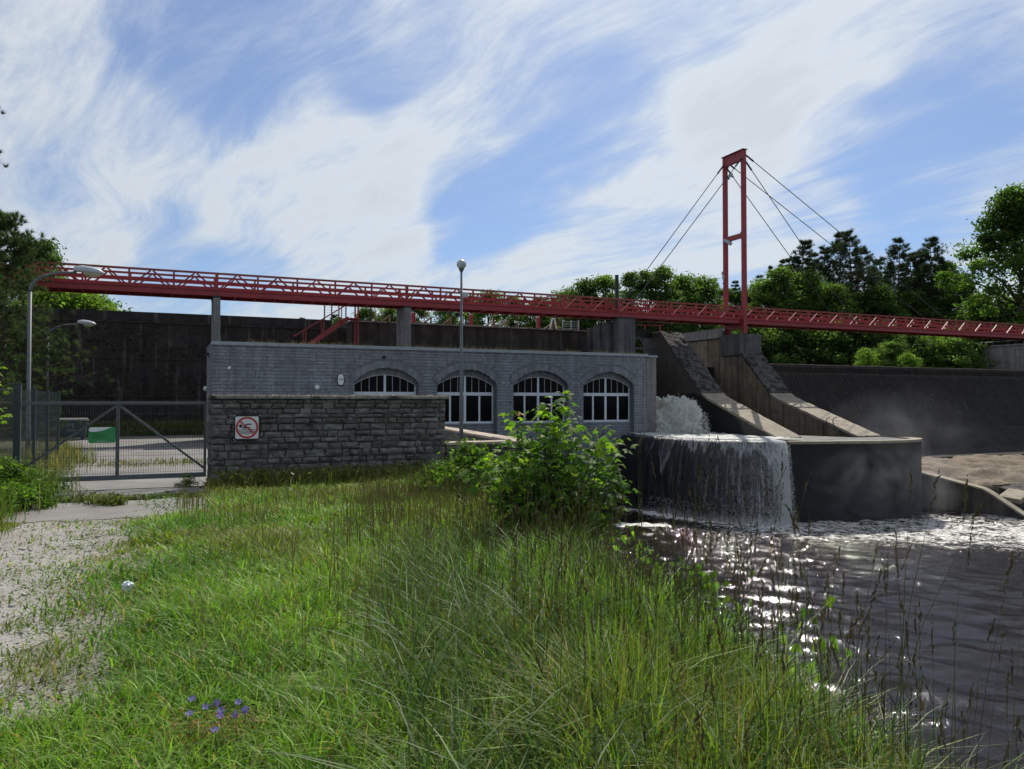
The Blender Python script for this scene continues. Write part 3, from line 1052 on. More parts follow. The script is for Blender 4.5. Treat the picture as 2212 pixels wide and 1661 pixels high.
# old iron brackets low on the pier
for x in (35.2, 34.7):
    MB().tube([(37.18, x, 0.3), (37.0, x, 0.9), (37.0, x - 0.1, 1.05), (37.18, x - 0.1, 1.1)], 0.03, 6).build('bracket', M['galv'], t)

# gate wall closing the two chutes
t = empty('sluice_gate', (33, 46, 0), 'dark sluice gates and lifting frame between the piers and power house', 'gate')
MB().box((27.95, 46.0, -0.2), (31.52, 46.6, 5.3)).build('gate_leaf', M['wet'], t)
MB().box((33.2, 46.0, -0.2), (37.18, 46.6, 4.6)).build('gate_leaf', M['wet'], t)
MB().box((27.6, 45.6, 6.55), (31.4, 46.1, 7.15)).build('lifting_beam', M['black'], t)
MB().tube([(27.4, 45.4, 5.75), (31.5, 45.4, 5.75)], 0.09, 8).build('pipe', M['galv'], t)
for (a, b) in ((28.0, 29.2), (30.2, 29.2), (30.2, 31.0)):
    MB().bar((a, 45.5, 6.6), (b, 45.5, 5.8), 0.08, 0.08).build('brace', M['galv'], t)

# low wing wall running out from the platform towards the near bank
t = empty('wing_wall', (40.8, 28.5, -5), 'low dark concrete wing wall sloping into the river at right', 'wall')
a = Vector((39.9, 31.6, 0))
b = Vector((41.75, 25.6, 0))
dn = (b - a).normalized()
sd_ = Vector((-dn.y, dn.x, 0)) * 0.3
ln = (b - a).length
prof = [(0, -5.5), (0, -1.95), (0.5, -2.1), (ln * 0.60, -2.78), (ln * 0.64, -2.9), (ln, -4.4), (ln, -5.5)]
vs_ = [tuple(a + dn * p[0] + sd_ + Vector((0, 0, p[1]))) for p in prof] + [tuple(a + dn * p[0] - sd_ + Vector((0, 0, p[1]))) for p in prof]
n_ = len(prof)
MB().add(vs_, [tuple(range(n_)), tuple(range(n_, 2 * n_))[::-1]] + [(i, (i + 1) % n_, n_ + (i + 1) % n_, n_ + i) for i in range(n_)]).build('wall_body', M['pier_dark'], t)
cp = [(0.45, -2.08), (ln * 0.60, -2.76), (ln * 0.64, -2.88), (ln, -4.38)]
for (p, q) in zip(cp[:-1], cp[1:]):
    MB().bar(a + dn * p[0] + Vector((0, 0, p[1] + 0.05)), a + dn * q[0] + Vector((0, 0, q[1] + 0.05)), 0.72, 0.09).build('coping', M['coping'], t)
for i, (x, y, z, rz, sx, sy, sz, lb) in enumerate([
        (43.6, 28.0, -3.25, 0.3, 1.9, 1.1, 0.28, 'tilted broken concrete slab nearest the wing wall at right'),
        (46.0, 29.0, -3.15, -0.2, 2.2, 1.3, 0.5, 'thick broken concrete block at the right edge beyond wing wall'),
        (43.4, 26.2, -4.0, 0.5, 2.4, 1.5, 0.22, 'flat pale concrete slab lying low at the right edge')]):
    o = MB().box((-sx / 2, -sy / 2, -sz / 2), (sx / 2, sy / 2, sz / 2)).build('concrete_slab', M['coping_moss' if i == 1 else 'coping'], None, bevel=0.03)
    o.location = (x, y, z)
    o.rotation_euler = (0.12, -0.16, rz)
    tag(o, lb, 'slab', 'broken slabs by the wing wall')
    # rubble footing down to the river bed
    MB().box((x - sx * 0.4, y - sy * 0.4, -5.3), (x + sx * 0.4, y + sy * 0.4, z - sz * 0.2)).build('footing', M['pier_dark'], None)
    f = COL.objects[-1]
    f.parent = o
    f.matrix_parent_inverse = Matrix.LocRotScale(o.location, o.rotation_euler, None).inverted()

# ------------------------------------------------------------------ falling water


def falls_mat():
    m, nt, out = new_mat('falling_water')
    a = nt.nodes.new('ShaderNodeAttribute')
    a.attribute_name = 'Col'
    se = nt.nodes.new('ShaderNodeSeparateColor')
    nt.links.new(a.outputs['Color'], se.inputs[0])
    s, dr, wh = se.outputs[0], se.outputs[1], se.outputs[2]

    def vec(ks, kd, z=0.0):
        c = nt.nodes.new('ShaderNodeCombineXYZ')
        nt.links.new(math_node(nt, 'MULTIPLY', s, ks), c.inputs[0])
        nt.links.new(math_node(nt, 'MULTIPLY', dr, kd), c.inputs[1])
        c.inputs[2].default_value = z
        return c.outputs[0]
    fine = noise(nt, vec(22, 0.7), 1.0, 4, 0.65, 0.3)
    lace = noise(nt, vec(6.6, 2.6, 3), 1.0, 6, 0.70, 1.2)
    lac2 = math_node(nt, 'POWER', math_node(nt, 'SUBTRACT', 1.0, math_node(nt, 'MULTIPLY', math_node(nt, 'ABSOLUTE', math_node(nt, 'SUBTRACT', lace, 0.5)), 9.0), clamp=True), 1.5)
    # the unbroken sheet hangs from the lip in ragged tongues
    tong = noise(nt, vec(0.62, 0.0, 11), 1.0, 3, 0.6, 0.0)
    rag = noise(nt, vec(3.5, 0.9, 5), 1.0, 6, 0.7, 0.5)
    edge_ = math_node(nt, 'ADD', math_node(nt, 'MULTIPLY_ADD', tong, 10.0, -4.6), math_node(nt, 'MULTIPLY_ADD', rag, 1.6, -0.8))
    sheet_ = nt.nodes.new('ShaderNodeMapRange')
    sheet_.inputs['From Min'].default_value = -0.35
    sheet_.inputs['From Max'].default_value = 0.25
    nt.links.new(math_node(nt, 'SUBTRACT', edge_, dr), sheet_.inputs['Value'])
    rim_ = math_node(nt, 'SUBTRACT', 1.0, math_node(nt, 'MULTIPLY', math_node(nt, 'ABSOLUTE', math_node(nt, 'SUBTRACT', edge_, dr)), 3.0), clamp=True)
    lacew = nt.nodes.new('ShaderNodeMapRange')
    lacew.inputs['From Min'].default_value = 2.5
    lacew.inputs['From Max'].default_value = 10.5
    lacew.inputs['To Min'].default_value = 0.02
    lacew.inputs['To Max'].default_value = 0.85
    nt.links.new(s, lacew.inputs['Value'])
    strand = nt.nodes.new('ShaderNodeMapRange')
    strand.inputs['From Min'].default_value = 0.47
    strand.inputs['From Max'].default_value = 0.72
    nt.links.new(noise(nt, vec(7.0, 0.30, 17), 1.0, 5, 0.68, 0.25), strand.inputs['Value'])
    thread = nt.nodes.new('ShaderNodeMapRange')
    thread.inputs['From Min'].default_value = 0.52
    thread.inputs['From Max'].default_value = 0.75
    nt.links.new(noise(nt, vec(2.2, 0.12, 23), 1.0, 4, 0.6, 0.2), thread.inputs['Value'])
    e = math_node(nt, 'MULTIPLY', sheet_.outputs[0], math_node(nt, 'MULTIPLY_ADD', fine, 1.0, -0.30))
    e = math_node(nt, 'ADD', e, math_node(nt, 'MULTIPLY', math_node(nt, 'MULTIPLY', rim_, rag), 0.75))
    e = math_node(nt, 'ADD', e, math_node(nt, 'MULTIPLY', math_node(nt, 'MULTIPLY', strand.outputs[0], thread.outputs[0]), 0.9))
    e = math_node(nt, 'ADD', e, math_node(nt, 'MULTIPLY', math_node(nt, 'MULTIPLY', lac2, lacew.outputs[0]), math_node(nt, 'MULTIPLY_ADD', strand.outputs[0], 0.9, 0.35)))
    e = math_node(nt, 'ADD', e, math_node(nt, 'MULTIPLY', wh, math_node(nt, 'MULTIPLY_ADD', lace, 1.8, 0.1)))
    mr = nt.nodes.new('ShaderNodeMapRange')
    mr.inputs['From Min'].default_value = 0.14
    mr.inputs['From Max'].default_value = 0.95
    nt.links.new(e, mr.inputs['Value'])
    film = nt.nodes.new('ShaderNodeBsdfPrincipled')
    film.inputs['Base Color'].default_value = (0.012, 0.012, 0.014, 1)
    film.inputs['Roughness'].default_value = 0.18
    b = nt.nodes.new('ShaderNodeBump')
    b.inputs['Strength'].default_value = 0.8
    b.inputs['Distance'].default_value = 0.05
    nt.links.new(math_node(nt, 'ADD', fine, lace), b.inputs['Height'])
    nt.links.new(b.outputs[0], film.inputs['Normal'])
    df = nt.nodes.new('ShaderNodeBsdfDiffuse')
    df.inputs['Color'].default_value = (0.66, 0.66, 0.66, 1)
    nt.links.new(b.outputs[0], df.inputs['Normal'])
    tr = nt.nodes.new('ShaderNodeBsdfTranslucent')
    tr.inputs['Color'].default_value = (0.62, 0.62, 0.6, 1)
    m1 = nt.nodes.new('ShaderNodeMixShader')
    m1.inputs[0].default_value = 0.3
    nt.links.new(df.outputs[0], m1.inputs[1])
    nt.links.new(tr.outputs[0], m1.inputs[2])
    mx = nt.nodes.new('ShaderNodeMixShader')
    nt.links.new(mr.outputs[0], mx.inputs[0])
    nt.links.new(film.outputs[0], mx.inputs[1])
    nt.links.new(m1.outputs[0], mx.inputs[2])
    # torn gaps low in the curtain
    tp = nt.nodes.new('ShaderNodeBsdfTransparent')
    gap = math_node(nt, 'SUBTRACT', math_node(nt, 'ADD', lace, math_node(nt, 'MULTIPLY', math_node(nt, 'SUBTRACT', dr, 1.2), 0.045)), math_node(nt, 'MULTIPLY', lac2, 0.4))
    g = nt.nodes.new('ShaderNodeMapRange')
    g.inputs['From Min'].default_value = 0.47
    g.inputs['From Max'].default_value = 0.6
    g.inputs['To Max'].default_value = 0.12
    nt.links.new(gap, g.inputs['Value'])
    m2 = nt.nodes.new('ShaderNodeMixShader')
    nt.links.new(g.outputs[0], m2.inputs[0])
    nt.links.new(mx.outputs[0], m2.inputs[1])
    nt.links.new(tp.outputs[0], m2.inputs[2])
    nt.links.new(m2.outputs[0], out.inputs['Surface'])
    return m


def foam_mat():
    m, nt, out = new_mat('churning_foam')
    pos = wpos(nt)
    p = nt.nodes.new('ShaderNodeBsdfPrincipled')
    p.inputs['Roughness'].default_value = 0.55
    c = ramp(nt, noise(nt, pos, 3.0, 8, 0.72, 0.6), [(0.34, (0.55, 0.57, 0.56)), (0.5, (0.86, 0.87, 0.83)), (0.64, (0.95, 0.95, 0.90))]).outputs[0]
    nt.links.new(c, p.inputs['Base Color'])
    bump(nt, p, noise(nt, pos, 9, 8, 0.75, 0.5), 1.0, 0.10)
    t_ = nt.nodes.new('ShaderNodeBsdfTranslucent')
    nt.links.new(c, t_.inputs['Color'])
    mx = nt.nodes.new('ShaderNodeMixShader')
    mx.inputs[0].default_value = 0.35
    nt.links.new(p.outputs[0], mx.inputs[1])
    nt.links.new(t_.outputs[0], mx.inputs[2])
    nt.links.new(mx.outputs[0], out.inputs['Surface'])
    return m


M['falls'] = falls_mat()
M['foam'] = foam_mat()
M['drop'] = paint_mat('water_drop', (0.75, 0.76, 0.74), 0.3)

root = empty('waterfall', (28, 33, -4), 'curtain of dark falling water pouring over the rounded platform edge', 'waterfall')
s_end = 10.95
sl = np.linspace(0.15, s_end, 260)
tt = np.concatenate([np.linspace(-2.6, 0, 14), np.linspace(0, 1, 56)[1:]])
px = np.interp(sl, LIPS, LIPC[:, 0])
py = np.interp(sl, LIPS, LIPC[:, 1])
nx = np.interp(sl, LIPS, LIPN[:, 0])
ny = np.interp(sl, LIPS, LIPN[:, 1])
v0 = 0.75 + 0.5 * np.clip((sl - 2) / 7, 0, 1)
VV, CC = [], []
for j, q in enumerate(tt):
    if q <= 0:
        o_ = np.full_like(sl, q)
        z_ = np.full_like(sl, 0.05)
        dr = np.zeros_like(sl)
    else:
        dr = q * 4.25 * np.ones_like(sl)
        o_ = v0 * np.sqrt(2 * dr / 9.81) + 0.05
        z_ = 0.05 - dr
    wob = np.array([mnoise.fractal(Vector((x * 1.6, q * 2.0, 5.0)), 1, 2, 4) for x in sl])
    o2 = o_ + (0.10 * wob * min(1, max(0, q) * 2.5) if q > 0 else 0)
    z2 = z_ + (0.05 * wob * np.clip(1 + q / 2.6, 0, 1) if q <= 0 else 0)
    VV.append(np.stack([px + nx * o2, py + ny * o2, z2], -1))
    wht = 0.9 * np.exp(-((s_end - sl) / 0.5) ** 2) + 0.20 * np.exp(-((s_end - sl) / 2.2) ** 2) * np.clip(dr / 1.5, 0, 1) - 0.42 * np.clip((4.6 - sl) / 3.0, 0, 1) + np.where(q <= 0, 0.35, 0)
    wht = wht + 0.55 * np.exp(-((dr - 4.2) / 0.35) ** 2)
    CC.append(np.stack([sl, dr, wht], -1))
VV = np.concatenate(VV)
CC = np.concatenate(CC)
n, m = len(tt), len(sl)
idx = np.arange(n * m).reshape(n, m)
F = np.stack([idx[:-1, :-1], idx[:-1, 1:], idx[1:, 1:], idx[1:, :-1]], -1).reshape(-1, 4)
o = np_mesh('water_curtain', VV - np.array(wloc(root)), F4=F, mat=M['falls'], col=CC, parent=root, smooth=True)
# loose drops thrown off the right-hand edge and along the foot
k = 4200
which = rng.random(k)
dr = np.where(which < 0.6, rng.uniform(0.15, 4.1, k) ** 1.0, rng.uniform(3.2, 4.2, k))
ss = np.where(which < 0.6, s_end - np.abs(rng.normal(0, 0.35, k)) + 0.12, rng.uniform(3.5, s_end, k))
oo = np.interp(ss, sl, v0) * np.sqrt(2 * dr / 9.81) + 0.05 + rng.normal(0.04, 0.13, k) * (0.4 + dr / 4)
ctr = np.stack([np.interp(ss, LIPS, LIPC[:, 0]) + np.interp(ss, LIPS, LIPN[:, 0]) * oo, np.interp(ss, LIPS, LIPC[:, 1]) + np.interp(ss, LIPS, LIPN[:, 1]) * oo, 0.05 - dr], -1)


def drops(ctr, size, name, parent, mat):
    k = len(ctr)
    octa = np.array([(1, 0, 0), (0, 1, 0), (-1, 0, 0), (0, -1, 0), (0, 0, 1.6), (0, 0, -1.6)])
    V_ = (ctr[:, None, :] + octa[None] * size[:, None, None] * rng.uniform(0.6, 1.4, (k, 6, 1))).reshape(-1, 3)
    F_ = (np.arange(k)[:, None, None] * 6 + np.array([(0, 1, 4), (1, 2, 4), (2, 3, 4), (3, 0, 4), (1, 0, 5), (2, 1, 5), (3, 2, 5), (0, 3, 5)])[None]).reshape(-1, 3)
    o = np_mesh(name, V_ - np.array(wloc(parent)), F3=F_, mat=mat, parent=parent)
    o['kind'] = 'stuff'
    return o


drops(ctr, rng.uniform(0.004, 0.015, k), 'spray_drops', root, M['drop'])

# outlet surge boiling up between the pier and the power house
root = empty('water_surge', (29.45, 39.9, 0), 'white foaming surge of water bursting out between power house and pier', 'water')
bm = bmesh.new()
bmesh.ops.create_icosphere(bm, subdivisions=7, radius=1.0)
for v in bm.verts:
    p = v.co.copy()
    if p.z < -0.25:
        p.z = -0.25
    e = mnoise.fractal(p * 1.6 + Vector((3, 1, 7)), 0.9, 2.1, 7)
    tb = mnoise.turbulence(p * 3.4 + Vector((1, 8, 2)), 5, True)
    f = 0.98 + 0.30 * e + 0.16 * mnoise.fractal(p * 5.5 + Vector((1, 8, 2)), 0.8, 2.1, 5)
    skew = 0.35 * max(0, p.z)
    v.co = Vector((p.x * 1.55 * f, p.y * 2.1 * f + skew, p.z * 2.2 * f * (1.0 - 0.12 * p.x)))
me = bpy.data.meshes.new('surge')
bm.to_mesh(me)
bm.free()
me.materials.append(M['foam'])
me.polygons.foreach_set('use_smooth', [True] * len(me.polygons))
o = link('surge_body', me, root, (0, 0, 0))
k = 11000
dirs = rng.normal(0, 1, (k, 3))
dirs /= np.linalg.norm(dirs, axis=1)[:, None]
dirs[:, 2] = np.abs(dirs[:, 2])
rad = 0.97 + np.abs(rng.normal(0, 0.07, k)) + 0.12 * np.array([mnoise.noise(Vector(tuple(x * 3))) for x in dirs])
ctr = dirs * rad[:, None] * np.array([1.55, 2.1, 2.15]) + np.array(wloc(root))
ctr = ctr[(ctr[:, 0] < 31.45)]
k = len(ctr)
tq = rng.normal(0, 1, (k, 3))
tq /= np.linalg.norm(tq, axis=1)[:, None]
bq = np.cross(tq, rng.normal(0, 1, (k, 3)))
bq /= np.linalg.norm(bq, axis=1)[:, None]
sq = rng.uniform(0.008, 0.035, (k, 1))
Vq = np.stack([ctr - tq * sq, ctr + bq * sq * 0.6, ctr + tq * sq, ctr - bq * sq * 0.6], 1).reshape(-1, 3)
np_mesh('spray_flecks', Vq - np.array(wloc(root)), F4=np.arange(k * 4).reshape(-1, 4), mat=M['foam'], parent=root)['kind'] = 'stuff'
# froth running across the platform to the lip
gu, gv = np.linspace(25.7, 31.45, 70), np.linspace(31.5, 43.5, 120)
U, V = np.meshgrid(gu, gv)
Zf = 0.07 + 0.10 * np.exp(-((V - 40.5) / 2.5) ** 2) + 0.07 * np.array([mnoise.fractal(Vector((a * 1.8, b * 1.8, 1)), 1, 2, 4) for a, b in zip(U.ravel(), V.ravel())]).reshape(U.shape)
inside = np.ones_like(U, dtype=bool)
lipu = np.interp(V, LIPC[::-1, 1][::1][np.argsort(LIPC[::-1, 1])], LIPC[::-1, 0][np.argsort(LIPC[::-1, 1])])
U2 = np.maximum(U, np.minimum(lipu, 31.4) + 0.35)
n, m = U.shape
idx = np.arange(n * m).reshape(n, m)
F = np.stack([idx[:-1, :-1], idx[:-1, 1:], idx[1:, 1:], idx[1:, :-1]], -1).reshape(-1, 4)
keep = (U2.reshape(-1)[F[:, 0]] < 31.44) & ((V.reshape(-1)[F[:, 0]] < 39.8) | (U2.reshape(-1)[F[:, 0]] > 27.9))
o = np_mesh('froth_sheet', np.stack([U2, V, Zf], -1).reshape(-1, 3) - np.array(wloc(root)), F4=F[keep], mat=M['foam'], parent=root, smooth=True)

# ------------------------------------------------------------------ shared stone pieces


def cushion_mesh(name, seed, rough, mat, edge=0.10):
    """a hewn block: unit size in x and z, face bulging towards -y, ~44 triangles"""
    r = random.Random(seed)
    n = 4
    vs_, fs_ = [], []
    for j in range(n):
        for i in range(n):
            x, z = -0.5 + i / (n - 1), -0.5 + j / (n - 1)
            rim = i in (0, n - 1) or j in (0, n - 1)
            cx = x + r.uniform(-1, 1) * 0.07 * rough
            cz = z + r.uniform(-1, 1) * 0.10 * rough
            if rim:
                cx = max(-0.5, min(0.5, cx * 0.97))
                cz = max(-0.5, min(0.5, cz * 0.95))
            y = -0.45 if rim else -1.0 + r.uniform(-0.35, 0.35) * rough
            if rim and rough > 0.5:
                y += r.uniform(-0.3, 0.2)
            vs_.append((cx, y, cz))
    for j in range(n - 1):
        for i in range(n - 1):
            a = j * n + i
            fs_.append((a, a + 1, a + n + 1, a + n))
    ring = [i for i in range(n)] + [j * n + n - 1 for j in range(1, n)] + [n * n - 1 - i for i in range(1, n)] + [j * n for j in range(n - 2, 0, -1)]
    b = len(vs_)
    for k in ring:
        vs_.append((vs_[k][0], 0.3, vs_[k][2]))
    m_ = len(ring)
    for k in range(m_):
        fs_.append((ring[k], b + k, b + (k + 1) % m_, ring[(k + 1) % m_]))
    me = bpy.data.meshes.new(name)
    me.from_pydata(vs_, [], fs_)
    me.materials.append(mat)
    me.update()
    return me


BRICK = [cushion_mesh('stone_block_%d' % i, 40 + i, 0.45, M['facade']) for i in range(8)]
STONE = [cushion_mesh('rough_stone_%d' % i, 90 + i, 1.0, M['limestone']) for i in range(14)]


def lay(blocks, meshes, parent, name, keep=300, stuff_name='small_blocks', dist=None):
    """blocks: (x0, x1, z0, z1, y, depth) on a wall facing -y. The largest in view become parts, the rest one joined part."""
    o_ = wloc(parent)
    area = [(b[1] - b[0]) * (b[3] - b[2]) / ((b[0] ** 2 + b[4] ** 2)) for b in blocks]
    order = sorted(range(len(blocks)), key=lambda i: -area[i])
    top = set(order[:keep])
    vs_all, fs_all, base = [], [], 0
    cache = [(np.array([v.co[:] for v in m.vertices]), [tuple(p.vertices) for p in m.polygons]) for m in meshes]
    for i, (x0, x1, z0, z1, y, dep) in enumerate(blocks):
        k = random.randrange(len(meshes))
        c = ((x0 + x1) / 2, y, (z0 + z1) / 2)
        flip = random.choice((-1, 1))
        sc = ((x1 - x0), dep, (z1 - z0))
        if i in top:
            ob = link(name, meshes[k], parent, (c[0] - o_.x, c[1] - o_.y, c[2] - o_.z))
            ob.scale = sc
            if flip < 0:
                ob.rotation_euler = (0, math.pi, 0)
        else:
            v, f = cache[k]
            v2 = v * np.array([flip, 1, flip]) * np.array(sc) + np.array(c)
            vs_all += [tuple(p) for p in v2]
            fs_all += [tuple(q + base for q in ff) for ff in f]
            base += len(v2)
    if fs_all:
        mb = MB()
        mb.v, mb.f = vs_all, fs_all
        s = mb.build(stuff_name, meshes[0].materials[0], parent, recalc=False)
        s['kind'] = 'stuff'


def courses(x0, x1, z0, z1, hmin, hmax, lmin, lmax, joint, cut=None):
    out, z = [], z0
    while z < z1 - hmin * 0.6:
        h = random.uniform(hmin, hmax)
        if z + h > z1 - hmin * 0.5:
            h = z1 - z
        zm = z + h / 2
        spans = [(x0, x1)]
        for (a, b) in (cut(zm, z, z + h) if cut else []):
            nxt = []
            for (p, q) in spans:
                if b <= p or a >= q:
                    nxt.append((p, q))
                else:
                    if a > p:
                        nxt.append((p, a))
                    if b < q:
                        nxt.append((b, q))
            spans = nxt
        for (p, q) in spans:
            x = p
            while x < q - 0.02:
                l = random.uniform(lmin, lmax)
                if x + l > q - lmin * 0.6:
                    l = q - x
                out.append((x + joint / 2, x + l - joint / 2, z + joint / 2, z + h - joint / 2))
                x += l
        z += h
    return out


# ------------------------------------------------------------------ power house
PH = empty('power_house', (15, 42.5, 0), 'long low grey stone power house with four arched windows', 'building')
UL, UR, VF, ZT = 2.06, 27.84, 40.0, 4.86
WC = [10.72, 15.30, 19.87, 24.44]
HW, SPR, RO, ZCO = 1.77, 3.05, 2.36, 1.50          # outer arch
GHW, GR, GZC, SILL = 1.72, 2.86, 0.66, 0.84        # window opening
REC = 0.36


def arch_top(du, r, zc, hw):
    return zc + math.sqrt(max(r * r - du * du, 0.0))


def wall_arch(u0, u1, z0, z1, va, vb, openings, top=True):
    """a wall slab between planes va and vb with arched openings: (centre, half width, bottom, radius, arc centre)"""
    mb = MB()
    us_ = [u0]
    for (c, hw, zb, r, zc) in openings:
        us_ += list(np.linspace(c - hw, c + hw, 25))
    us_.append(u1)
    for a, b in zip(us_[:-1], us_[1:]):
        mid = (a + b) / 2
        op = next((o for o in openings if abs(mid - o[0]) < o[1] - 1e-6), None)
        if op is None:
            mb.box((a, va, z0), (b, vb, z1))
        else:
            c, hw, zb, r, zc = op
            ta, tb = arch_top(a - c, r, zc, hw), arch_top(b - c, r, zc, hw)
            vs_ = [(a, va, ta), (b, va, tb), (b, va, z1), (a, va, z1), (a, vb, ta), (b, vb, tb), (b, vb, z1), (a, vb, z1)]
            mb.add(vs_, [(0, 1, 2, 3), (7, 6, 5, 4), (0, 4, 5, 1), (3, 2, 6, 7)])
            if zb > z0 + 1e-6:
                mb.box((a, va, z0), (b, vb, zb))
    return mb


front = wall_arch(UL, UR - 0.7, -5.4, ZT, VF, VF + REC, [(c, HW, -5.4, RO, ZCO) for c in WC])
front.build('front_wall', M['mortar'], PH, recalc=False)
# window wall set back inside the big arches
for i, c in enumerate(WC):
    wall_arch(c - HW - 0.05, c + HW + 0.05, -5.4, ZT - 0.1, VF + REC + 0.002, VF + REC + 0.3, [(c, GHW, SILL, GR, GZC)]).build('recessed_wall', M['mortar'], PH, recalc=False)
MB().box((UR - 0.7, VF - 0.03, -5.4), (UR, VF + 5.0, ZT - 0.06)).build('corner_pier', M['pillar'], PH)
MB().box((UL, VF + REC + 0.31, -1), (UL + 0.4, VF + 5.0, ZT)).build('side_wall', M['mortar'], PH)
MB().box((UL + 0.41, VF + 4.6, -1), (UR - 0.71, VF + 5.0, ZT)).build('rear_wall', M['mortar'], PH)
MB().box((UL - 0.04, VF - 0.06, ZT + 0.003), (UR - 0.62, VF + 5.05, ZT + 0.11)).build('roof', M['flash'], PH)
MB().box((UL - 0.06, VF - 0.10, ZT - 0.03), (UR - 0.62, VF - 0.062, ZT + 0.135)).build('roof_edge', M['flash'], PH)
MB().box((UR - 0.60, VF - 0.12, ZT - 0.058), (UR + 0.06, VF + 4.9, ZT + 0.06)).build('pier_cap', M['flash'], PH)


def cut_front(zm, z0, z1):
    out = []
    for c in WC:
        if z0 > ZCO + RO + 0.36:
            continue
        if zm < SPR - 0.05:
            # beside the opening; the ring stones stand above the springing
            ra = RO + 0.38
            out.append((c - HW - 0.01, c + HW + 0.01))
        else:
            ra = RO + 0.39
            hw = math.sqrt(max(ra * ra - (z0 - ZCO) ** 2, 0.0))
            hw = min(hw, math.sin(R(48.9)) * ra + 0.02) if z0 < SPR + 0.3 else hw
            if z0 < ZCO + math.cos(R(48.9)) * ra and zm > SPR - 0.05:
                hw = max(HW + 0.01 + (z1 - SPR) * 1.12, 0)
                hw = min(hw, math.sin(R(48.9)) * ra)
            out.append((c - hw, c + hw))
    return out


blocks = []
for (a, b, c, d) in courses(UL, UR - 0.72, -4.3, ZT - 0.01, 0.14, 0.20, 0.28, 0.62, 0.016, cut_front):
    if b < 14.2 and d < 1.6:
        continue
    if b < 10.2 and d < 0:
        continue
    blocks.append((a, b, c, d, VF - 0.0, 0.028))
for c0 in WC:
    for (a, b, c, d) in courses(c0 - HW, c0 + HW, -4.3, SILL - 0.02, 0.14, 0.20, 0.28, 0.6, 0.016):
        if c0 < 12:
            continue
        blocks.append((a, b, c, d, VF + REC, 0.025))
    for sgn in (-1, 1):
        pass
lay(blocks, BRICK, PH, 'block', 300, 'wall_blocks')
# stones down the left end wall
mb = MB()
for (a, b, c, d) in courses(VF + 0.05, VF + 4.95, 0.0, ZT - 0.02, 0.14, 0.20, 0.3, 0.6, 0.016):
    mb.box((UL - 0.025, a, c), (UL + 0.01, b, d))
s = mb.build('end_wall_blocks', M['facade'], PH)
s['kind'] = 'stuff'


def wedge(name, r0, r1, half, dep, mat):
    g = 0.9
    h0, h1 = r0 * half * g, r1 * half * g
    me = bpy.data.meshes.new(name)
    vs_ = [(-h0, -dep, r0), (h0, -dep, r0), (h1, -dep, r1), (-h1, -dep, r1), (-h0, 0.02, r0), (h0, 0.02, r0), (h1, 0.02, r1), (-h1, 0.02, r1)]
    me.from_pydata(vs_, [], [(0, 1, 2, 3), (7, 6, 5, 4), (1, 0, 4, 5), (2, 1, 5, 6), (3, 2, 6, 7), (0, 3, 7, 4)])
    me.materials.append(mat)
    me.update()
    return me


NA = 35
hang = R(48.9)
wo_ = wedge('arch_stone', RO - 0.004, RO + 0.36, hang / NA, 0.03, M['facade'])
wi_ = wedge('inner_arch_stone', GR - 0.004, GR + 0.40, R(37.0) / NA, 0.012, M['facade'])
pl = wloc(PH)
for c in WC:
    for k in range(NA):
        a = -hang + (k + 0.5) * 2 * hang / NA
        o = link('arch_stone', wo_, PH, (c - pl.x, VF - pl.y, ZCO - pl.z))
        o.rotation_euler = (0, a, 0)
        o.scale = (1, random.uniform(0.7, 1.3), random.uniform(0.985, 1.01))
        a = R(-37.0) + (k + 0.5) * 2 * R(37.0) / NA
        o = link('inner_arch_stone', wi_, PH, (c - pl.x, VF + REC - pl.y, GZC - pl.z))
        o.rotation_euler = (0, a, 0)

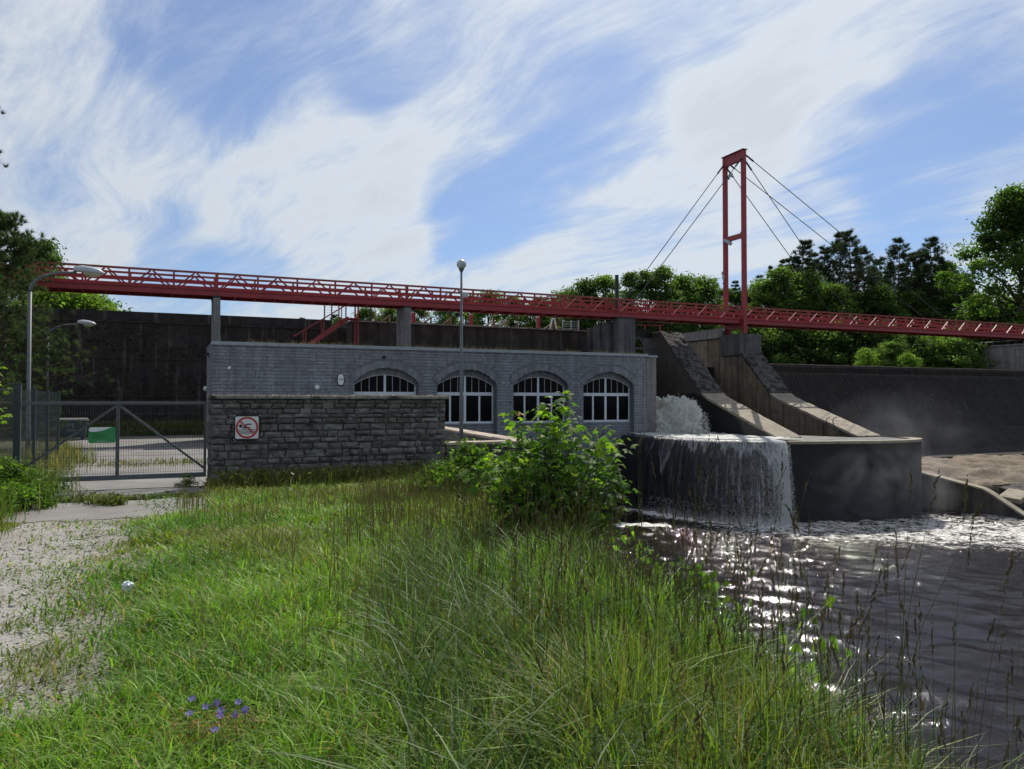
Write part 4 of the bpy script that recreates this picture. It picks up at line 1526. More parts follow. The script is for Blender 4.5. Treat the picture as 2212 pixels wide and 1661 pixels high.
# windows: frame > panes and bars
for wi, c in enumerate(WC):
    y0, y1 = VF + REC + 0.06, VF + REC + 0.13
    TR0, TR1 = 2.40, 2.58
    fw = 0.075
    mb = MB()
    for sx in (-1, 1):
        xa = c + sx * GHW
        mb.box((min(xa, xa - sx * fw), y0, SILL), (max(xa, xa - sx * fw), y1, arch_top(GHW, GR, GZC, GHW) + 0.02))
    mb.box((c - GHW + fw, y0 - 0.004, SILL), (c + GHW - fw, y1, SILL + 0.10))
    mb.box((c - GHW + fw, y0 - 0.02, TR0), (c + GHW - fw, y1, TR1))
    mb.box((c - 0.07, y0 - 0.012, SILL + 0.1), (c + 0.07, y1, TR0))
    mb.box((c - 0.06, y0 - 0.012, TR1), (c + 0.06, y1, GZC + GR - 0.02))
    for sx in (-1, 1):
        mb.box((c + sx * GHW * 0.51 - 0.05, y0 - 0.008, SILL + 0.1), (c + sx * GHW * 0.51 + 0.05, y1, TR0))
    # arched head of the frame
    for k in range(20):
        a0, a1 = -GHW + k * GHW / 10, -GHW + (k + 1) * GHW / 10
        t0, t1 = arch_top(a0, GR, GZC, GHW), arch_top(a1, GR, GZC, GHW)
        vs_ = [(c + a0, y0, t0 - 0.045), (c + a1, y0, t1 - 0.045), (c + a1, y0, t1 + 0.01), (c + a0, y0, t0 + 0.01)]
        vs_ += [(p[0], y1, p[2]) for p in vs_]
        mb.add(vs_, [(0, 1, 2, 3), (7, 6, 5, 4), (0, 4, 5, 1), (3, 2, 6, 7)])
    fr = mb.build('window', M['bar_gold' if False else 'frame'], PH)
    fr['label'] = ['leftmost arched window, lower half hidden by the stone wall', 'arched window behind the globe lamp post', 'arched window behind the maple sapling',
                   'rightmost arched window beside the corner pier'][wi]
    yg = y0 + 0.035
    xs = [-GHW + fw, -GHW * 0.51 - 0.05, -GHW * 0.51 + 0.05, -0.07, 0.07, GHW * 0.51 - 0.05, GHW * 0.51 + 0.05, GHW - fw]
    for k in range(4):
        MB().box((c + xs[2 * k] - 0.01, yg, SILL + 0.09), (c + xs[2 * k + 1] + 0.01, yg + 0.012, TR0 + 0.01)).build('pane', M['glass'], fr)
    for k in range(8):
        a0, a1 = -GHW + 0.03 + k * (GHW - 0.03) / 4, -GHW + 0.03 + (k + 1) * (GHW - 0.03) / 4
        am = (a0 + a1) / 2
        poly = [(c + a0 + 0.004, TR1 - 0.01), (c + a1 - 0.004, TR1 - 0.01)] + [(c + x, arch_top(x, GR, GZC, GHW) - 0.02) for x in (a1 - 0.004, am, a0 + 0.004)]
        MB().prism(poly, 1, yg, yg + 0.012).build('pane', M['glass'], fr)
        if k in (1, 2, 3, 5, 6, 7):
            MB().box((c + a0 - 0.014, y0 + 0.005, TR1), (c + a0 + 0.014, yg - 0.002, arch_top(a0, GR, GZC, GHW) - 0.03)).build('glazing_bar', M['bar_gold'], fr)
    MB().box((c - GHW - 0.03, VF + REC - 0.06, SILL - 0.06), (c + GHW + 0.03, VF + REC + 0.10, SILL - 0.004)).build('sill', M['flash'], fr)

# fittings on the front
t = MB().lathe([(0.001, 0.13), (0.07, 0.11), (0.12, 0.05), (0.13, 0.0), (0.12, -0.06), (0.07, -0.12), (0.001, -0.13)], (0, 0, 0), 14).build('globe_light', M['white'], None, smooth=True)
t.location = (7.05, VF - 0.12, 2.78)
tag(t, 'small round white globe light on the wall left of first window', 'wall light')
MB().tube([(7.05, VF - 0.0, 2.78), (7.05, VF - 0.10, 2.78)], 0.05, 8).build('mount', M['black'], t)
t = MB().lathe([(0.001, 0.13), (0.07, 0.11), (0.12, 0.05), (0.13, 0.0), (0.12, -0.06), (0.07, -0.12), (0.001, -0.13)], (0, 0, 0), 14).build('globe_light', M['white'], None, smooth=True)
t.location = (UL - 0.12, 43.6, 2.75)
tag(t, 'round white globe light on the left end wall of power house', 'wall light')
MB().tube([(UL, 43.6, 2.75), (UL - 0.1, 43.6, 2.75)], 0.05, 8).build('mount', M['black'], t)


def security_camera(loc, label, cable=None):
    t = empty('security_camera', loc, label, 'camera')
    x, y, z = loc
    MB().box((x - 0.05, y - 0.10, z - 0.05), (x + 0.05, y - 0.0, z + 0.05)).build('mount', M['white'], t)
    MB().tube([(x - 0.03, y - 0.10, z - 0.04), (x - 0.12, y - 0.28, z - 0.12)], [0.065, 0.06], 10).build('housing', M['white'], t)
    MB().tube([(x - 0.12, y - 0.282, z - 0.12), (x - 0.125, y - 0.292, z - 0.125)], [0.045, 0.04], 10).build('lens', M['black'], t)
    if cable:
        MB().tube([(x + 0.03, y - 0.04, z), (x + 0.03, y - 0.04, cable)], 0.02, 6).build('conduit', M['galv'], t)


security_camera((2.85, VF - 0.03, 3.74), 'white security camera with conduit at left corner of the front', 4.8)
t = MB().tube([(10.55, VF - 0.03, 4.42), (10.55, VF - 0.16, 4.40)], [0.09, 0.07], 10).build('bulkhead_light', M['black'], None)
tag(t, 'small black bulkhead light above the leftmost arched window', 'wall light')
t = MB().box((UL - 0.24, 42.2, 4.42), (UL - 0.01, 42.5, 4.55)).build('floodlight', M['black'], None)
tag(t, 'small black floodlight under the roof at left end wall', 'wall light')
MB().box((UL - 0.06, 42.3, 4.30), (UL - 0.005, 42.4, 4.42)).build('bracket', M['black'], t)

# alarm company plate
t = empty('alarm_sign', (8.27, VF - 0.05, 3.2), 'small white eight-sided alarm sign with black rim on the wall', 'sign')


def barrel(w_, h_, k_):
    return [(8.27 - w_ * 0.62, 3.2 - h_), (8.27 + w_ * 0.62, 3.2 - h_), (8.27 + w_ * 0.92, 3.2 - h_ * 0.55), (8.27 + w_, 3.2), (8.27 + w_ * 0.92, 3.2 + h_ * 0.55),
            (8.27 + w_ * 0.62, 3.2 + h_), (8.27 - w_ * 0.62, 3.2 + h_), (8.27 - w_ * 0.92, 3.2 + h_ * 0.55), (8.27 - w_, 3.2), (8.27 - w_ * 0.92, 3.2 - h_ * 0.55)]


MB().prism(barrel(0.20, 0.31, 0), 1, VF - 0.055, VF - 0.028).build('rim', M['black'], t)
MB().prism(barrel(0.155, 0.272, 0), 1, VF - 0.062, VF - 0.0555).build('plate', M['white'], t)


def text_mesh(txt, name, parent, mat, loc, size, rot=(math.pi / 2, 0, 0), extr=0.003):
    cu = bpy.data.curves.new(name, 'FONT')
    cu.body = txt
    cu.size = size
    cu.extrude = extr
    cu.align_x = 'CENTER'
    cu.align_y = 'CENTER'
    ob = bpy.data.objects.new(name, cu)
    COL.objects.link(ob)
    dg = bpy.context.evaluated_depsgraph_get()
    me = bpy.data.meshes.new_from_object(ob.evaluated_get(dg))
    bpy.data.objects.remove(ob)
    me.materials.append(mat)
    o = link(name, me, parent, tuple(Vector(loc) - wloc(parent)))
    o.rotation_euler = rot
    return o


text_mesh('G4S', 'lettering', t, M['black'], (8.27, VF - 0.066, 3.21), 0.14)

# dry grass growing on the roof edge
k = 900
gx = rng.uniform(2.3, 27, k)
dn_ = np.array([mnoise.noise(Vector((x * 0.5, 3, 0))) for x in gx])
gx = gx[(dn_ > -0.12) | (rng.random(k) < 0.25)]

# ------------------------------------------------------------------ walls of the courtyard
WV = 20.0
t = empty('stone_wall', (4, WV, 0), 'tall rough limestone wall carrying the no-swimming sign', 'wall')
MB().box((1.02, WV, -0.6), (6.98, WV + 0.5, 2.13)).build('wall_core', M['mortar_dark'], t)
bl = []
for (a, b, c, d) in courses(1.0, 7.0, -0.35, 2.12, 0.10, 0.20, 0.16, 0.52, 0.018):
    bl.append((a + random.uniform(-0.01, 0.01), b, c + random.uniform(-0.018, 0.012), d + random.uniform(-0.015, 0.015), WV, 0.042 * random.uniform(0.5, 1.8)))
lay(bl, STONE, t, 'stone', 300, 'wall_stones')
mb = MB()
for zz in np.arange(-0.3, 2.1, 0.17):           # stones on the left return
    y = WV + 0.02
    while y < WV + 0.48:
        l = random.uniform(0.2, 0.3)
        mb = MB().box((1.0 - random.uniform(0.02, 0.06), y, zz + 0.01), (1.03, min(y + l, WV + 0.5) - 0.02, zz + 0.16))
        mb.build('stone', M['limestone'], t)
        y += l
x = 0.94
while x < 7.05:                                  # cap slabs
    l = min(random.uniform(0.9, 1.5), 7.12 - x)
    MB().box((x + 0.006, WV - 0.13, 2.135), (x + l - 0.006, WV + 0.62, 2.215 + random.uniform(-0.006, 0.008))).build('cap_slab', M['slab'], t, bevel=0.012)
    x += l
k = 2600                                          # pale flecks along the cap: its sunlit edge painted in
px_ = rng.uniform(0.95, 7.1, k)
P = np.stack([px_, rng.uniform(WV - 0.13, WV + 0.5, k), np.full(k, 2.222)], -1)
q = rng.normal(0, 1, (k, 3, 3)) * np.array([0.022, 0.02, 0.012])
V3 = (P[:, None, :] + q).reshape(-1, 3)
V3[:, 2] = np.maximum(V3[:, 2], 2.205)
cc = np.repeat(np.stack([rng.uniform(0.2, 0.42, k), rng.uniform(0.19, 0.38, k), rng.uniform(0.14, 0.28, k)], -1), 3, 0)
o = np_mesh('lit_edge_flecks', V3 - np.array(wloc(t)), F3=np.arange(k * 3).reshape(-1, 3), mat=M['coping_stone'], parent=t)
o['kind'] = 'stuff'

t = empty('low_stone_wall', (8.1, WV, 0), 'low limestone wall with pale cap right of the sign wall', 'wall')
MB().box((7.02, WV + 0.02, -1.2), (9.5, WV + 0.5, 0.86)).build('wall_core', M['mortar_dark'], t)
bl = [(a, b, c, d, WV + 0.02, 0.05 * random.uniform(0.7, 1.5)) for (a, b, c, d) in courses(7.03, 9.5, -1.1, 0.86, 0.13, 0.2, 0.25, 0.55, 0.022)]
lay(bl, STONE, t, 'stone', 300, 'wall_stones')
x = 7.0
while x < 9.55:
    l = min(random.uniform(0.6, 0.9), 9.62 - x)
    MB().box((x + 0.008, WV - 0.07, 0.865), (x + l - 0.008, WV + 0.58, 0.945)).build('cap_slab', M['coping_stone'], t, bevel=0.012)
    x += l

t = empty('river_wall', (10, 29, 0), 'stone river wall with sunlit coping running back to the power house', 'wall')
a, b = Vector((9.3, 20.55, 0)), Vector((12.0, 39.9, 0))
dn = (b - a).normalized()
sv = Vector((dn.y, -dn.x, 0))
ln = (b - a).length
pts = [a - sv * 0.0, b - sv * 0.0, b + sv * 0.5, a + sv * 0.5]
MB().prism([(p.x, p.y) for p in pts], 2, -5.4, 0.84).build('wall_core', M['mortar_dark'], t)
# stones on the yard face
for (s0, s1, z0, z1) in courses(0.0, ln, -0.1, 0.84, 0.14, 0.2, 0.35, 0.7, 0.02):
    p, q = a + dn * s0 - sv * 0.02, a + dn * s1 - sv * 0.02
    MB().prism([(p.x, p.y), (q.x, q.y), (q.x + sv.x * 0.04, q.y + sv.y * 0.04), (p.x + sv.x * 0.04, p.y + sv.y * 0.04)], 2, z0, z1).build('stone', M['limestone'], t)
s0 = 0.0
while s0 < ln - 0.1:
    l = min(random.uniform(0.6, 1.0), ln - s0)
    p, q = a + dn * (s0 + 0.008), a + dn * (s0 + l - 0.008)
    MB().prism([(p - sv * 0.06)[:2], (q - sv * 0.06)[:2], (q + sv * 0.56)[:2], (p + sv * 0.56)[:2]], 2, 0.845, 0.93 + random.uniform(0, 0.02)).build('cap_slab', M['coping_stone'], t, bevel=0.012)
    s0 += l

# ------------------------------------------------------------------ no-swimming sign
SX, SZ, SY = 1.83, 1.43, WV - 0.13
t = empty('prohibition_sign', (SX, SY, SZ), 'square white no-swimming sign with red ring on stone wall', 'sign')


def rrect(cx, cz, w_, h_, r_, n=6):
    out = []
    for (sx, sz, a0) in ((1, 1, 0), (-1, 1, 90), (-1, -1, 180), (1, -1, 270)):
        for k in range(n + 1):
            a = R(a0 + 90 * k / n)
            out.append((cx + sx * (w_ - r_) + r_ * math.cos(a), cz + sz * (h_ - r_) + r_ * math.sin(a)))
    return out


HS = 0.305
MB().box((SX - 0.2, SY + 0.012, SZ - 0.2), (SX + 0.2, WV - 0.02, SZ + 0.2)).build('bracket', M['galv'], t)
MB().prism(rrect(SX, SZ, HS, HS, 0.02), 1, SY, SY + 0.01).build('plate', M['white'], t)
MB().prism(rrect(SX, SZ, HS + 0.001, HS + 0.001, 0.05), 1, SY - 0.003, SY - 0.0002).build('border', M['black'], t)
MB().prism(rrect(SX, SZ, HS - 0.034, HS - 0.034, 0.035), 1, SY - 0.005, SY - 0.0032).build('face', M['white'], t)


def disc(cx, cz, r_, n=48):
    return [(cx + r_ * math.cos(2 * math.pi * k / n), cz + r_ * math.sin(2 * math.pi * k / n)) for k in range(n)]


def ring_mesh(cx, cz, r0, r1, y, n=64):
    mb = MB()
    for k in range(n):
        a0, a1 = 2 * math.pi * k / n, 2 * math.pi * (k + 1) / n
        mb.add([(cx + r0 * math.cos(a0), y, cz + r0 * math.sin(a0)), (cx + r1 * math.cos(a0), y, cz + r1 * math.sin(a0)),
                (cx + r1 * math.cos(a1), y, cz + r1 * math.sin(a1)), (cx + r0 * math.cos(a1), y, cz + r0 * math.sin(a1))], [(0, 1, 2, 3)])
    return mb


K = 2 * HS / 860.0      # picture units of the sign to metres


def sp(x, y):
    return (SX + (x - 912) * K, SZ - (y - 768) * K)


sw = MB().prism(disc(*sp(706, 713), 60 * K, 28), 1, SY - 0.0075, SY - 0.0052)
sw.prism([sp(738, 792), sp(820, 720), sp(880, 712), sp(1045, 776), sp(985, 790), sp(900, 806), sp(860, 800), sp(800, 786)], 1, SY - 0.0075, SY - 0.0052)
sw.prism([sp(838, 702), sp(890, 640), sp(915, 632), sp(1045, 632), sp(1062, 655), sp(1045, 674), sp(918, 674), sp(885, 716)], 1, SY - 0.0078, SY - 0.0054)
sw.build('swimmer', M['black'], t)
for j, yy in enumerate((834, 886, 934, 982)):
    half = math.sqrt(max(0, 302 ** 2 - (yy - 768) ** 2)) - 8
    mb = MB()
    xs = np.linspace(912 - half, 912 + half, 40)
    for a, b in zip(xs[:-1], xs[1:]):
        f = lambda x: 14 * math.cos((x - 800) / 235 * 2 * math.pi)
        p = [sp(a, yy - f(a) - 11), sp(b, yy - f(b) - 11), sp(b, yy - f(b) + 11), sp(a, yy - f(a) + 11)]
        mb.add([(q[0], SY - 0.007, q[1]) for q in p], [(0, 1, 2, 3)])
    mb.build('wave_line', M['black'], t)
ring_mesh(SX, SZ, 305 * K, 372 * K, SY - 0.0095).build('ring', M['sign_red'], t)
MB().prism([sp(675, 580), sp(718, 545), sp(1140, 935), sp(1100, 975)], 1, SY - 0.0098, SY - 0.0080).build('slash', M['sign_red'], t)

# ------------------------------------------------------------------ footbridge
BN, BF = 43.30, 44.85
ZG0, ZG1, ZR = 7.62, 7.93, 8.86          # girder bottom, girder top, top rail
BAY = 2.07
U0, U1 = -7.35 - 2 * BAY + 0.1, 92.0
FB = empty('footbridge', (37.4, 44.1, 6.9), 'long red steel truss footbridge with one pylon and stay cables', 'bridge')
nb = int((U1 - U0) / BAY)
off_u = 2.42 - BAY * 5                     # a post falls on the left pillar


def girder(v, sgn):
    mb = MB().box((U0, v - 0.03, ZG0 + 0.03), (U1, v + 0.03, ZG1 - 0.03))
    mb.box((U0, v - 0.12, ZG0), (U1, v + 0.12, ZG0 + 0.028)).box((U0, v - 0.10, ZG1 - 0.028), (U1, v + 0.10, ZG1))
    return mb


for v in (BN, BF):
    girder(v, 1).build('girder', M['red'], FB)
    MB().box((U0, v - 0.06, ZR - 0.10), (U1, v + 0.06, ZR)).build('top_rail', M['red_top'], FB)
MB().box((U0, BF - 0.10, ZG1 + 0.17), (U1, BF - 0.06, ZG1 + 0.36)).build('kick_plate', M['red'], FB)
MB().box((U0, BF - 0.10, ZG1 + 0.47), (U1, BF - 0.06, ZG1 + 0.68)).build('side_rail', M['red'], FB)
post_me = diag_me = None
bays = [off_u + BAY * k for k in range(-1, 45)]
fl = wloc(FB)
post_me = bpy.data.meshes.new('truss_post')
pm = MB().box((-0.045, -0.045, ZG1), (0.045, 0.045, ZR - 0.101))
post_me.from_pydata(pm.v, [], pm.f)
post_me.materials.append(M['red'])
dia = []
for sgn in (-1, 1):
    mm = MB().bar((sgn * 0.06, 0, ZG1 + 0.01), (sgn * (BAY / 2 - 0.06), 0, ZR - 0.11), 0.075, 0.075, (0, 1, 0))
    me = bpy.data.meshes.new('truss_diagonal')
    me.from_pydata(mm.v, [], mm.f)
    me.materials.append(M['red'])
    dia.append(me)
for v in (BN, BF):
    for k, u in enumerate(bays):
        if u > U1:
            break
        o = link('truss_post', post_me, FB, (u - fl.x, v - fl.y, -fl.z))
        if (k - 6) % 5 == 0 or abs(u - 12.8) < 1.0 or abs(u - 28.2) < 1.0:
            o.scale = (1.7, 1.6, 1)
        for s in (0, 1):
            link('truss_diagonal', dia[s], FB, (u - fl.x, v - fl.y, -fl.z))
cb = MB().box((-0.05, BN + 0.035, ZG0 + 0.02), (0.05, BF - 0.035, ZG0 + 0.14))
cme = bpy.data.meshes.new('cross_beam')
cme.from_pydata(cb.v, [], cb.f)
cme.materials.append(M['red'])
for k in range(int((U1 - U0) / (BAY / 2))):
    u = U0 + 0.3 + k * BAY / 2
    o = link('cross_beam', cme, FB, (u - fl.x, -fl.y, -fl.z))
MB().box((U0, BN + 0.04, ZG0 + 0.15), (U1, BF - 0.04, ZG0 + 0.20)).build('deck', M['red'], FB)

# pylon
PU, PN, PF = 37.55, 43.08, 45.06
ZB, ZTOP = 6.88, 20.05
PY = MB().box((PU - 0.155, PN - 0.125, ZB), (PU + 0.155, PN + 0.125, ZTOP)).build('pylon', M['red'], FB, bevel=0.012)
MB().box((PU - 0.155, PF - 0.125, ZB), (PU + 0.155, PF + 0.125, ZTOP)).build('pylon_post', M['red'], PY, bevel=0.012)
for u in (PU - 0.157, PU + 0.15):
    for v in (PN, PF):
        MB().box((u, v - 0.05, ZB + 0.1), (u + 0.007, v + 0.05, ZTOP - 0.1)).build('stiffener', M['red'], PY)


def cross(z0, z1, hh, up=True, dn=True):
    a, b = PN + 0.126, PF - 0.126
    poly = [(a, z0 - (hh if dn else 0)), (a + hh, z0), (b - hh, z0), (b, z0 - (hh if dn else 0)), (b, z1 + (hh if up else 0)), (b - hh, z1), (a + hh, z1), (a, z1 + (hh if up else 0))]
    MB().prism(poly, 0, PU - 0.11, PU + 0.11).build('cross_beam', M['red'], PY)


cross(19.35, ZTOP - 0.01, 0.22, up=False)
cross(13.78, 14.12, 0.16)
cross(7.3, 7.58, 0.05, up=False, dn=True)
MB().box((PU - 0.22, PN - 0.2, ZTOP + 0.003), (PU + 0.22, PF + 0.2, ZTOP + 0.05)).build('cap_plate', M['red_top'], PY)
mb = MB().prism([(PF - 0.126, 7.3), (PF - 0.126, 6.9), (PF - 0.5, 7.3)], 0, PU - 0.1, PU + 0.1)
mb.build('gusset', M['red'], PY)

# stay cables with their sockets
for v, vp in ((BN, PN), (BF, PF)):
    for (ua, za, zt) in ((28.3, ZR - 0.3, 19.45), (48.6, ZG1 + 0.2, 19.3), (60.3, ZG1 + 0.2, 19.75)):
        sg = -1 if ua < PU else 1
        p0 = Vector((PU + sg * 0.16, vp, zt))
        p1 = Vector((ua, v, za))
        d = (p1 - p0).normalized()
        c = MB().tube([p0, p1], 0.028, 6).build('stay_cable', M['cable'], FB)
        MB().tube([p0, p0 + d * 0.85], 0.062, 8).build('socket', M['cable'], c)
        MB().tube([p1 - d * 0.7, p1], 0.06, 8).build('anchor', M['galv'], c)

# equipment fixed to the pylon
t = empty('floodlight', (PU - 0.3, 44.5, 13.65), 'large grey floodlight on the pylon crossbeam over the bridge', 'floodlight')
MB().bar((PU - 0.55, 44.55, 13.80), (PU - 0.18, 44.2, 13.48), 0.42, 0.2, (0, 0, 1)).build('housing', M['lamp_grey'], t)
MB().bar((PU - 0.2, 44.3, 13.6), (PU - 0.05, 44.3, 13.8), 0.06, 0.06).build('bracket', M['black'], t)
t = empty('antenna_unit', (PU + 0.1, 44.8, 18.6), 'small grey camera unit clamped high inside the pylon', 'camera')
MB().bar((PU, PF - 0.15, 18.62), (PU + 0.0, PF - 0.55, 18.62), 0.06, 0.06).build('arm', M['galv'], t)
MB().box((PU - 0.08, PF - 0.75, 18.5), (PU + 0.1, PF - 0.5, 18.72)).build('housing', M['lamp_grey'], t)
MB().box((PU - 0.02, PF - 0.45, 18.35), (PU + 0.05, PF - 0.3, 18.55)).build('mount', M['galv'], t)
t = empty('sensor_unit', (PU - 0.25, 45.06, 11.2), 'small pale sensor unit on the left pylon post', 'sensor')
MB().box((PU - 0.29, PF - 0.06, 11.05), (PU - 0.157, PF + 0.06, 11.32)).build('housing', M['lamp_grey'], t)
MB().box((PU - 0.36, PF - 0.04, 11.35), (PU - 0.27, PF + 0.04, 11.6)).build('sensor_head', M['lamp_grey'], t)
MB().bar((PU - 0.157, PF, 10.75), (PU - 0.36, PF, 10.72), 0.05, 0.05).build('arm', M['galv'], t)
t = MB().box((PU - 0.38, PF - 0.2, 7.22), (PU - 0.18, PF + 0.15, 7.40)).build('junction_box', M['lamp_grey'], None)
tag(t, 'small grey junction box on pylon foot under the bridge', 'box')

# ------------------------------------------------------------------ bridge pillars


def pillar(u0, u1, v0, v1, z0, z1, label):
    t = empty('bridge_pillar', ((u0 + u1) / 2, (v0 + v1) / 2, z0), label, 'pillar', 'concrete bridge pillars')
    MB().box((u0, v0, z0), (u1, v1, z1 - 0.1)).build('shaft', M['pillar'], t, bevel=0.015)
    MB().box((u0 - 0.02, v0 - 0.02, z1 - 0.098), (u1 + 0.02, v1 + 0.02, z1 - 0.003)).build('bearing', M['black'], t)
    return t


pillar(2.25, 2.60, BN - 0.22, BF + 0.1, ZT + 0.1, ZG0, 'slim concrete pillar carrying the bridge at the left roof corner')
pillar(12.62, 12.98, BN - 0.18, BF + 0.1, ZT + 0.1, ZG0, 'concrete pillar under the middle of the bridge above the roof')
t = empty('bridge_abutment', (28.2, 44, 0), 'broad ribbed concrete bridge support by the right roof end', 'pillar', 'concrete bridge pillars')
MB().box((27.0, BN - 0.25, 4.0), (28.35, BN + 0.35, ZG0 - 0.1)).build('front_shaft', M['abutment'], t, bevel=0.02)
for k in range(3):
    a = 27.0 + 0.14 + k * 0.42
    MB().box((a, BN - 0.275, 4.0), (a + 0.2, BN - 0.253, ZG0 - 0.12)).build('rib', M['abutment'], t)
for k in range(5):
    y = BN + 0.5 + k * 0.62
    MB().box((26.75 + (k % 2) * 0.12, y, 4.0), (28.2, y + 0.42, ZG0 - 0.25 - 0.05 * k)).build('rear_rib', M['abutment'], t)
MB().box((26.95, BN - 0.28, ZG0 - 0.098), (28.4, BN + 0.36, ZG0 - 0.003)).build('bearing', M['black'], t)
t = MB().tube([(27.7, BN + 1.0, 7.0), (27.7, BN + 1.0, 10.55)], 0.125, 12).build('vent_post', M['black'], None)
tag(t, 'upright black post standing behind the bridge rail at the support', 'post')
MB().tube([(27.7, BN + 1.0, 10.551), (27.7, BN + 1.0, 10.59)], 0.135, 12).build('cap', M['black'], t)

# ------------------------------------------------------------------ stair and rails at the forebay
t = empty('steel_stair', (9.3, 46.3, 5), 'red steel stair climbing to the forebay behind the roof', 'stair')
pa, pb = Vector((7.0, 46.2, 4.9)), Vector((9.95, 46.2, 7.05))
for y in (45.8, 46.6):
    MB().bar(pa + Vector((0, y - 46.2, 0)), pb + Vector((0, y - 46.2, 0)), 0.05, 0.24).build('stringer', M['red'], t)
    MB().bar(pa + Vector((-0.15, y - 46.2, 1.0)), pb + Vector((0.2, y - 46.2, 1.0)), 0.06, 0.06).build('handrail', M['red'], t)
    for k in range(3):
        q = pa.lerp(pb, 0.15 + 0.35 * k) + Vector((0, y - 46.2, 0))
        MB().bar(q, q + Vector((0, 0, 1.0)), 0.05, 0.05).build('baluster', M['red'], t)
for k in range(12):
    q = pa.lerp(pb, (k + 0.5) / 12)
    MB().box((q.x - 0.13, 45.83, q.z - 0.015), (q.x + 0.13, 46.57, q.z + 0.015)).build('tread', M['red'], t)
MB().box((9.9, 45.75, 7.0), (10.6, 46.65, 7.06)).build('landing', M['red'], t)
for y in (45.8, 46.6):
    MB().bar((10.5, y, 5.0), (10.5, y, 8.1), 0.08, 0.08).build('post', M['red'], t)
t = empty('mesh_screen', (10.1, 49, 7), 'tall wire mesh screen with dark posts above the stair', 'fence')
for k in range(4):
    MB().bar((9.1 + k * 0.45, 49.0, 6.7), (9.1 + k * 0.45, 49.0, 8.6), 0.07, 0.07).build('post', M['fence'], t)
for k in range(9):
    MB().bar((9.1, 49.0, 7.2 + k * 0.16), (10.45, 49.0, 7.2 + k * 0.16), 0.012, 0.012).build('wire', M['wire'], t)
MB().box((9.0, 48.8, 5.9), (10.39, 49.2, 6.72)).build('plinth', M['forebay'], t)

t = empty('forebay_railing', (18, 47.3, 7.05), 'thin red rail along the top of the forebay wall', 'railing')
MB().tube([(10.6, 47.3, 8.02), (26.8, 47.3, 8.02)], 0.028, 6).build('top_rail', M['red_top'], t)
for k in range(10):
    u = 11.9 + k * 1.62
    MB().tube([(u, 47.3, 7.05), (u, 47.3, 8.02)], 0.022, 6).build('rail_post', M['red_top'], t)
for i, (x, h) in enumerate(((14.6, 0.75), (18.6, 0.80), (23.6, 0.85))):
    t = MB().box((x - 0.12, 47.9, 7.055), (x + 0.12, 48.1, 7.055 + h)).build('red_bollard', M['red'], None, bevel=0.01)
    tag(t, ['stout red post behind the middle bridge pillar on forebay', 'stout red post on the forebay right of the lamp post', 'stout red post on the forebay nearest ribbed support'][i], 'post', 'red posts on the forebay')
    MB().box((x - 0.15, 47.86, 7.055 + h), (x - 0.02, 47.9, 7.055 + h + 0.06)).build('lamp', M['white'], t)
wl = [(13.1, 1), (15.9, -1), (17.3, 1), (20.4, -1), (21.4, 1), (24.9, -1)]
for i, (x, sg) in enumerate(wl):
    t = empty('timber_prop', (x, 48.6, 7.0), '%s weathered timber prop from the left along the forebay walk' % ORD[i], 'timber', 'timber props on the forebay')
    MB().bar((x - 0.9, 48.6, 6.9), (x + 0.1, 48.6, 7.62), 0.1, 0.1).build('sloping_beam', M['wood'], t)
    MB().bar((x + 0.1, 48.62, 6.8), (x + 0.1, 48.62, 7.68), 0.1, 0.1).build('upright', M['wood'], t)
for i, x in enumerate((12.2, 19.2, 25.6)):
    t = MB().tube([(x, 49.6, 6.9), (x, 49.6, 8.5)], 0.06, 8).build('steel_post', M['black'], None)
    tag(t, ['thin black post beside the forebay stair', 'thin black post on the forebay between red posts', 'thin black post near the white trestle'][i], 'post', 'black posts on the forebay')
    MB().tube([(x, 49.6, 8.5), (x, 49.6, 8.53)], 0.07, 8).build('cap', M['black'], t)
t = empty('white_trestle', (25.0, 48.4, 7.05), 'small white trestle under the bridge near ribbed support', 'trestle')
for s in (-1, 1):
    MB().bar((25.0 + s * 0.3, 48.4, 7.05), (25.0 + s * 0.08, 48.4, 7.95), 0.12, 0.06).build('leg', M['white'], t)
MB().box((24.88, 48.37, 7.9), (25.12, 48.43, 7.97)).build('top_bar', M['white'], t)
t = empty('yard_rail', (26.6, 48.9, 7.0), 'white slatted rail beside the ribbed bridge support', 'railing')
for k in range(5):
    MB().bar((26.0, 48.9, 7.15 + k * 0.17), (27.3, 48.9, 7.15 + k * 0.17), 0.03, 0.03).build('slat', M['lamp_grey'], t)
for x in (26.0, 26.7, 27.3):
    MB().bar((x, 48.9, 6.9), (x, 48.9, 7.95), 0.05, 0.05).build('post', M['lamp_grey'], t)
# weathered boards scattered along the walk
for i in range(7):
    x = 12.8 + i * 1.9
    t = MB().bar((x - 0.9, 48.0 + 0.1 * (i % 3), 7.1), (x + 0.9, 48.1, 7.16 + 0.05 * (i % 2)), 0.22, 0.05).build('board', M['wood'], None)
    tag(t, '%s loose weathered board from the left on forebay wall' % ORD[i], 'board', 'loose boards on the forebay')
t = empty('gauge_stand', (31.9, 46.4, 6.9), 'small red rail stand on top of the pier by pylon', 'railing')
for x in (31.3, 32.6):
    MB().bar((x, 46.3, 6.95), (x, 46.3, 7.55), 0.07, 0.07).build('post', M['red'], t)
MB().bar((30.6, 46.3, 7.52), (32.9, 46.3, 7.58), 0.05, 0.05).build('rail', M['red'], t)

# ------------------------------------------------------------------ lamps


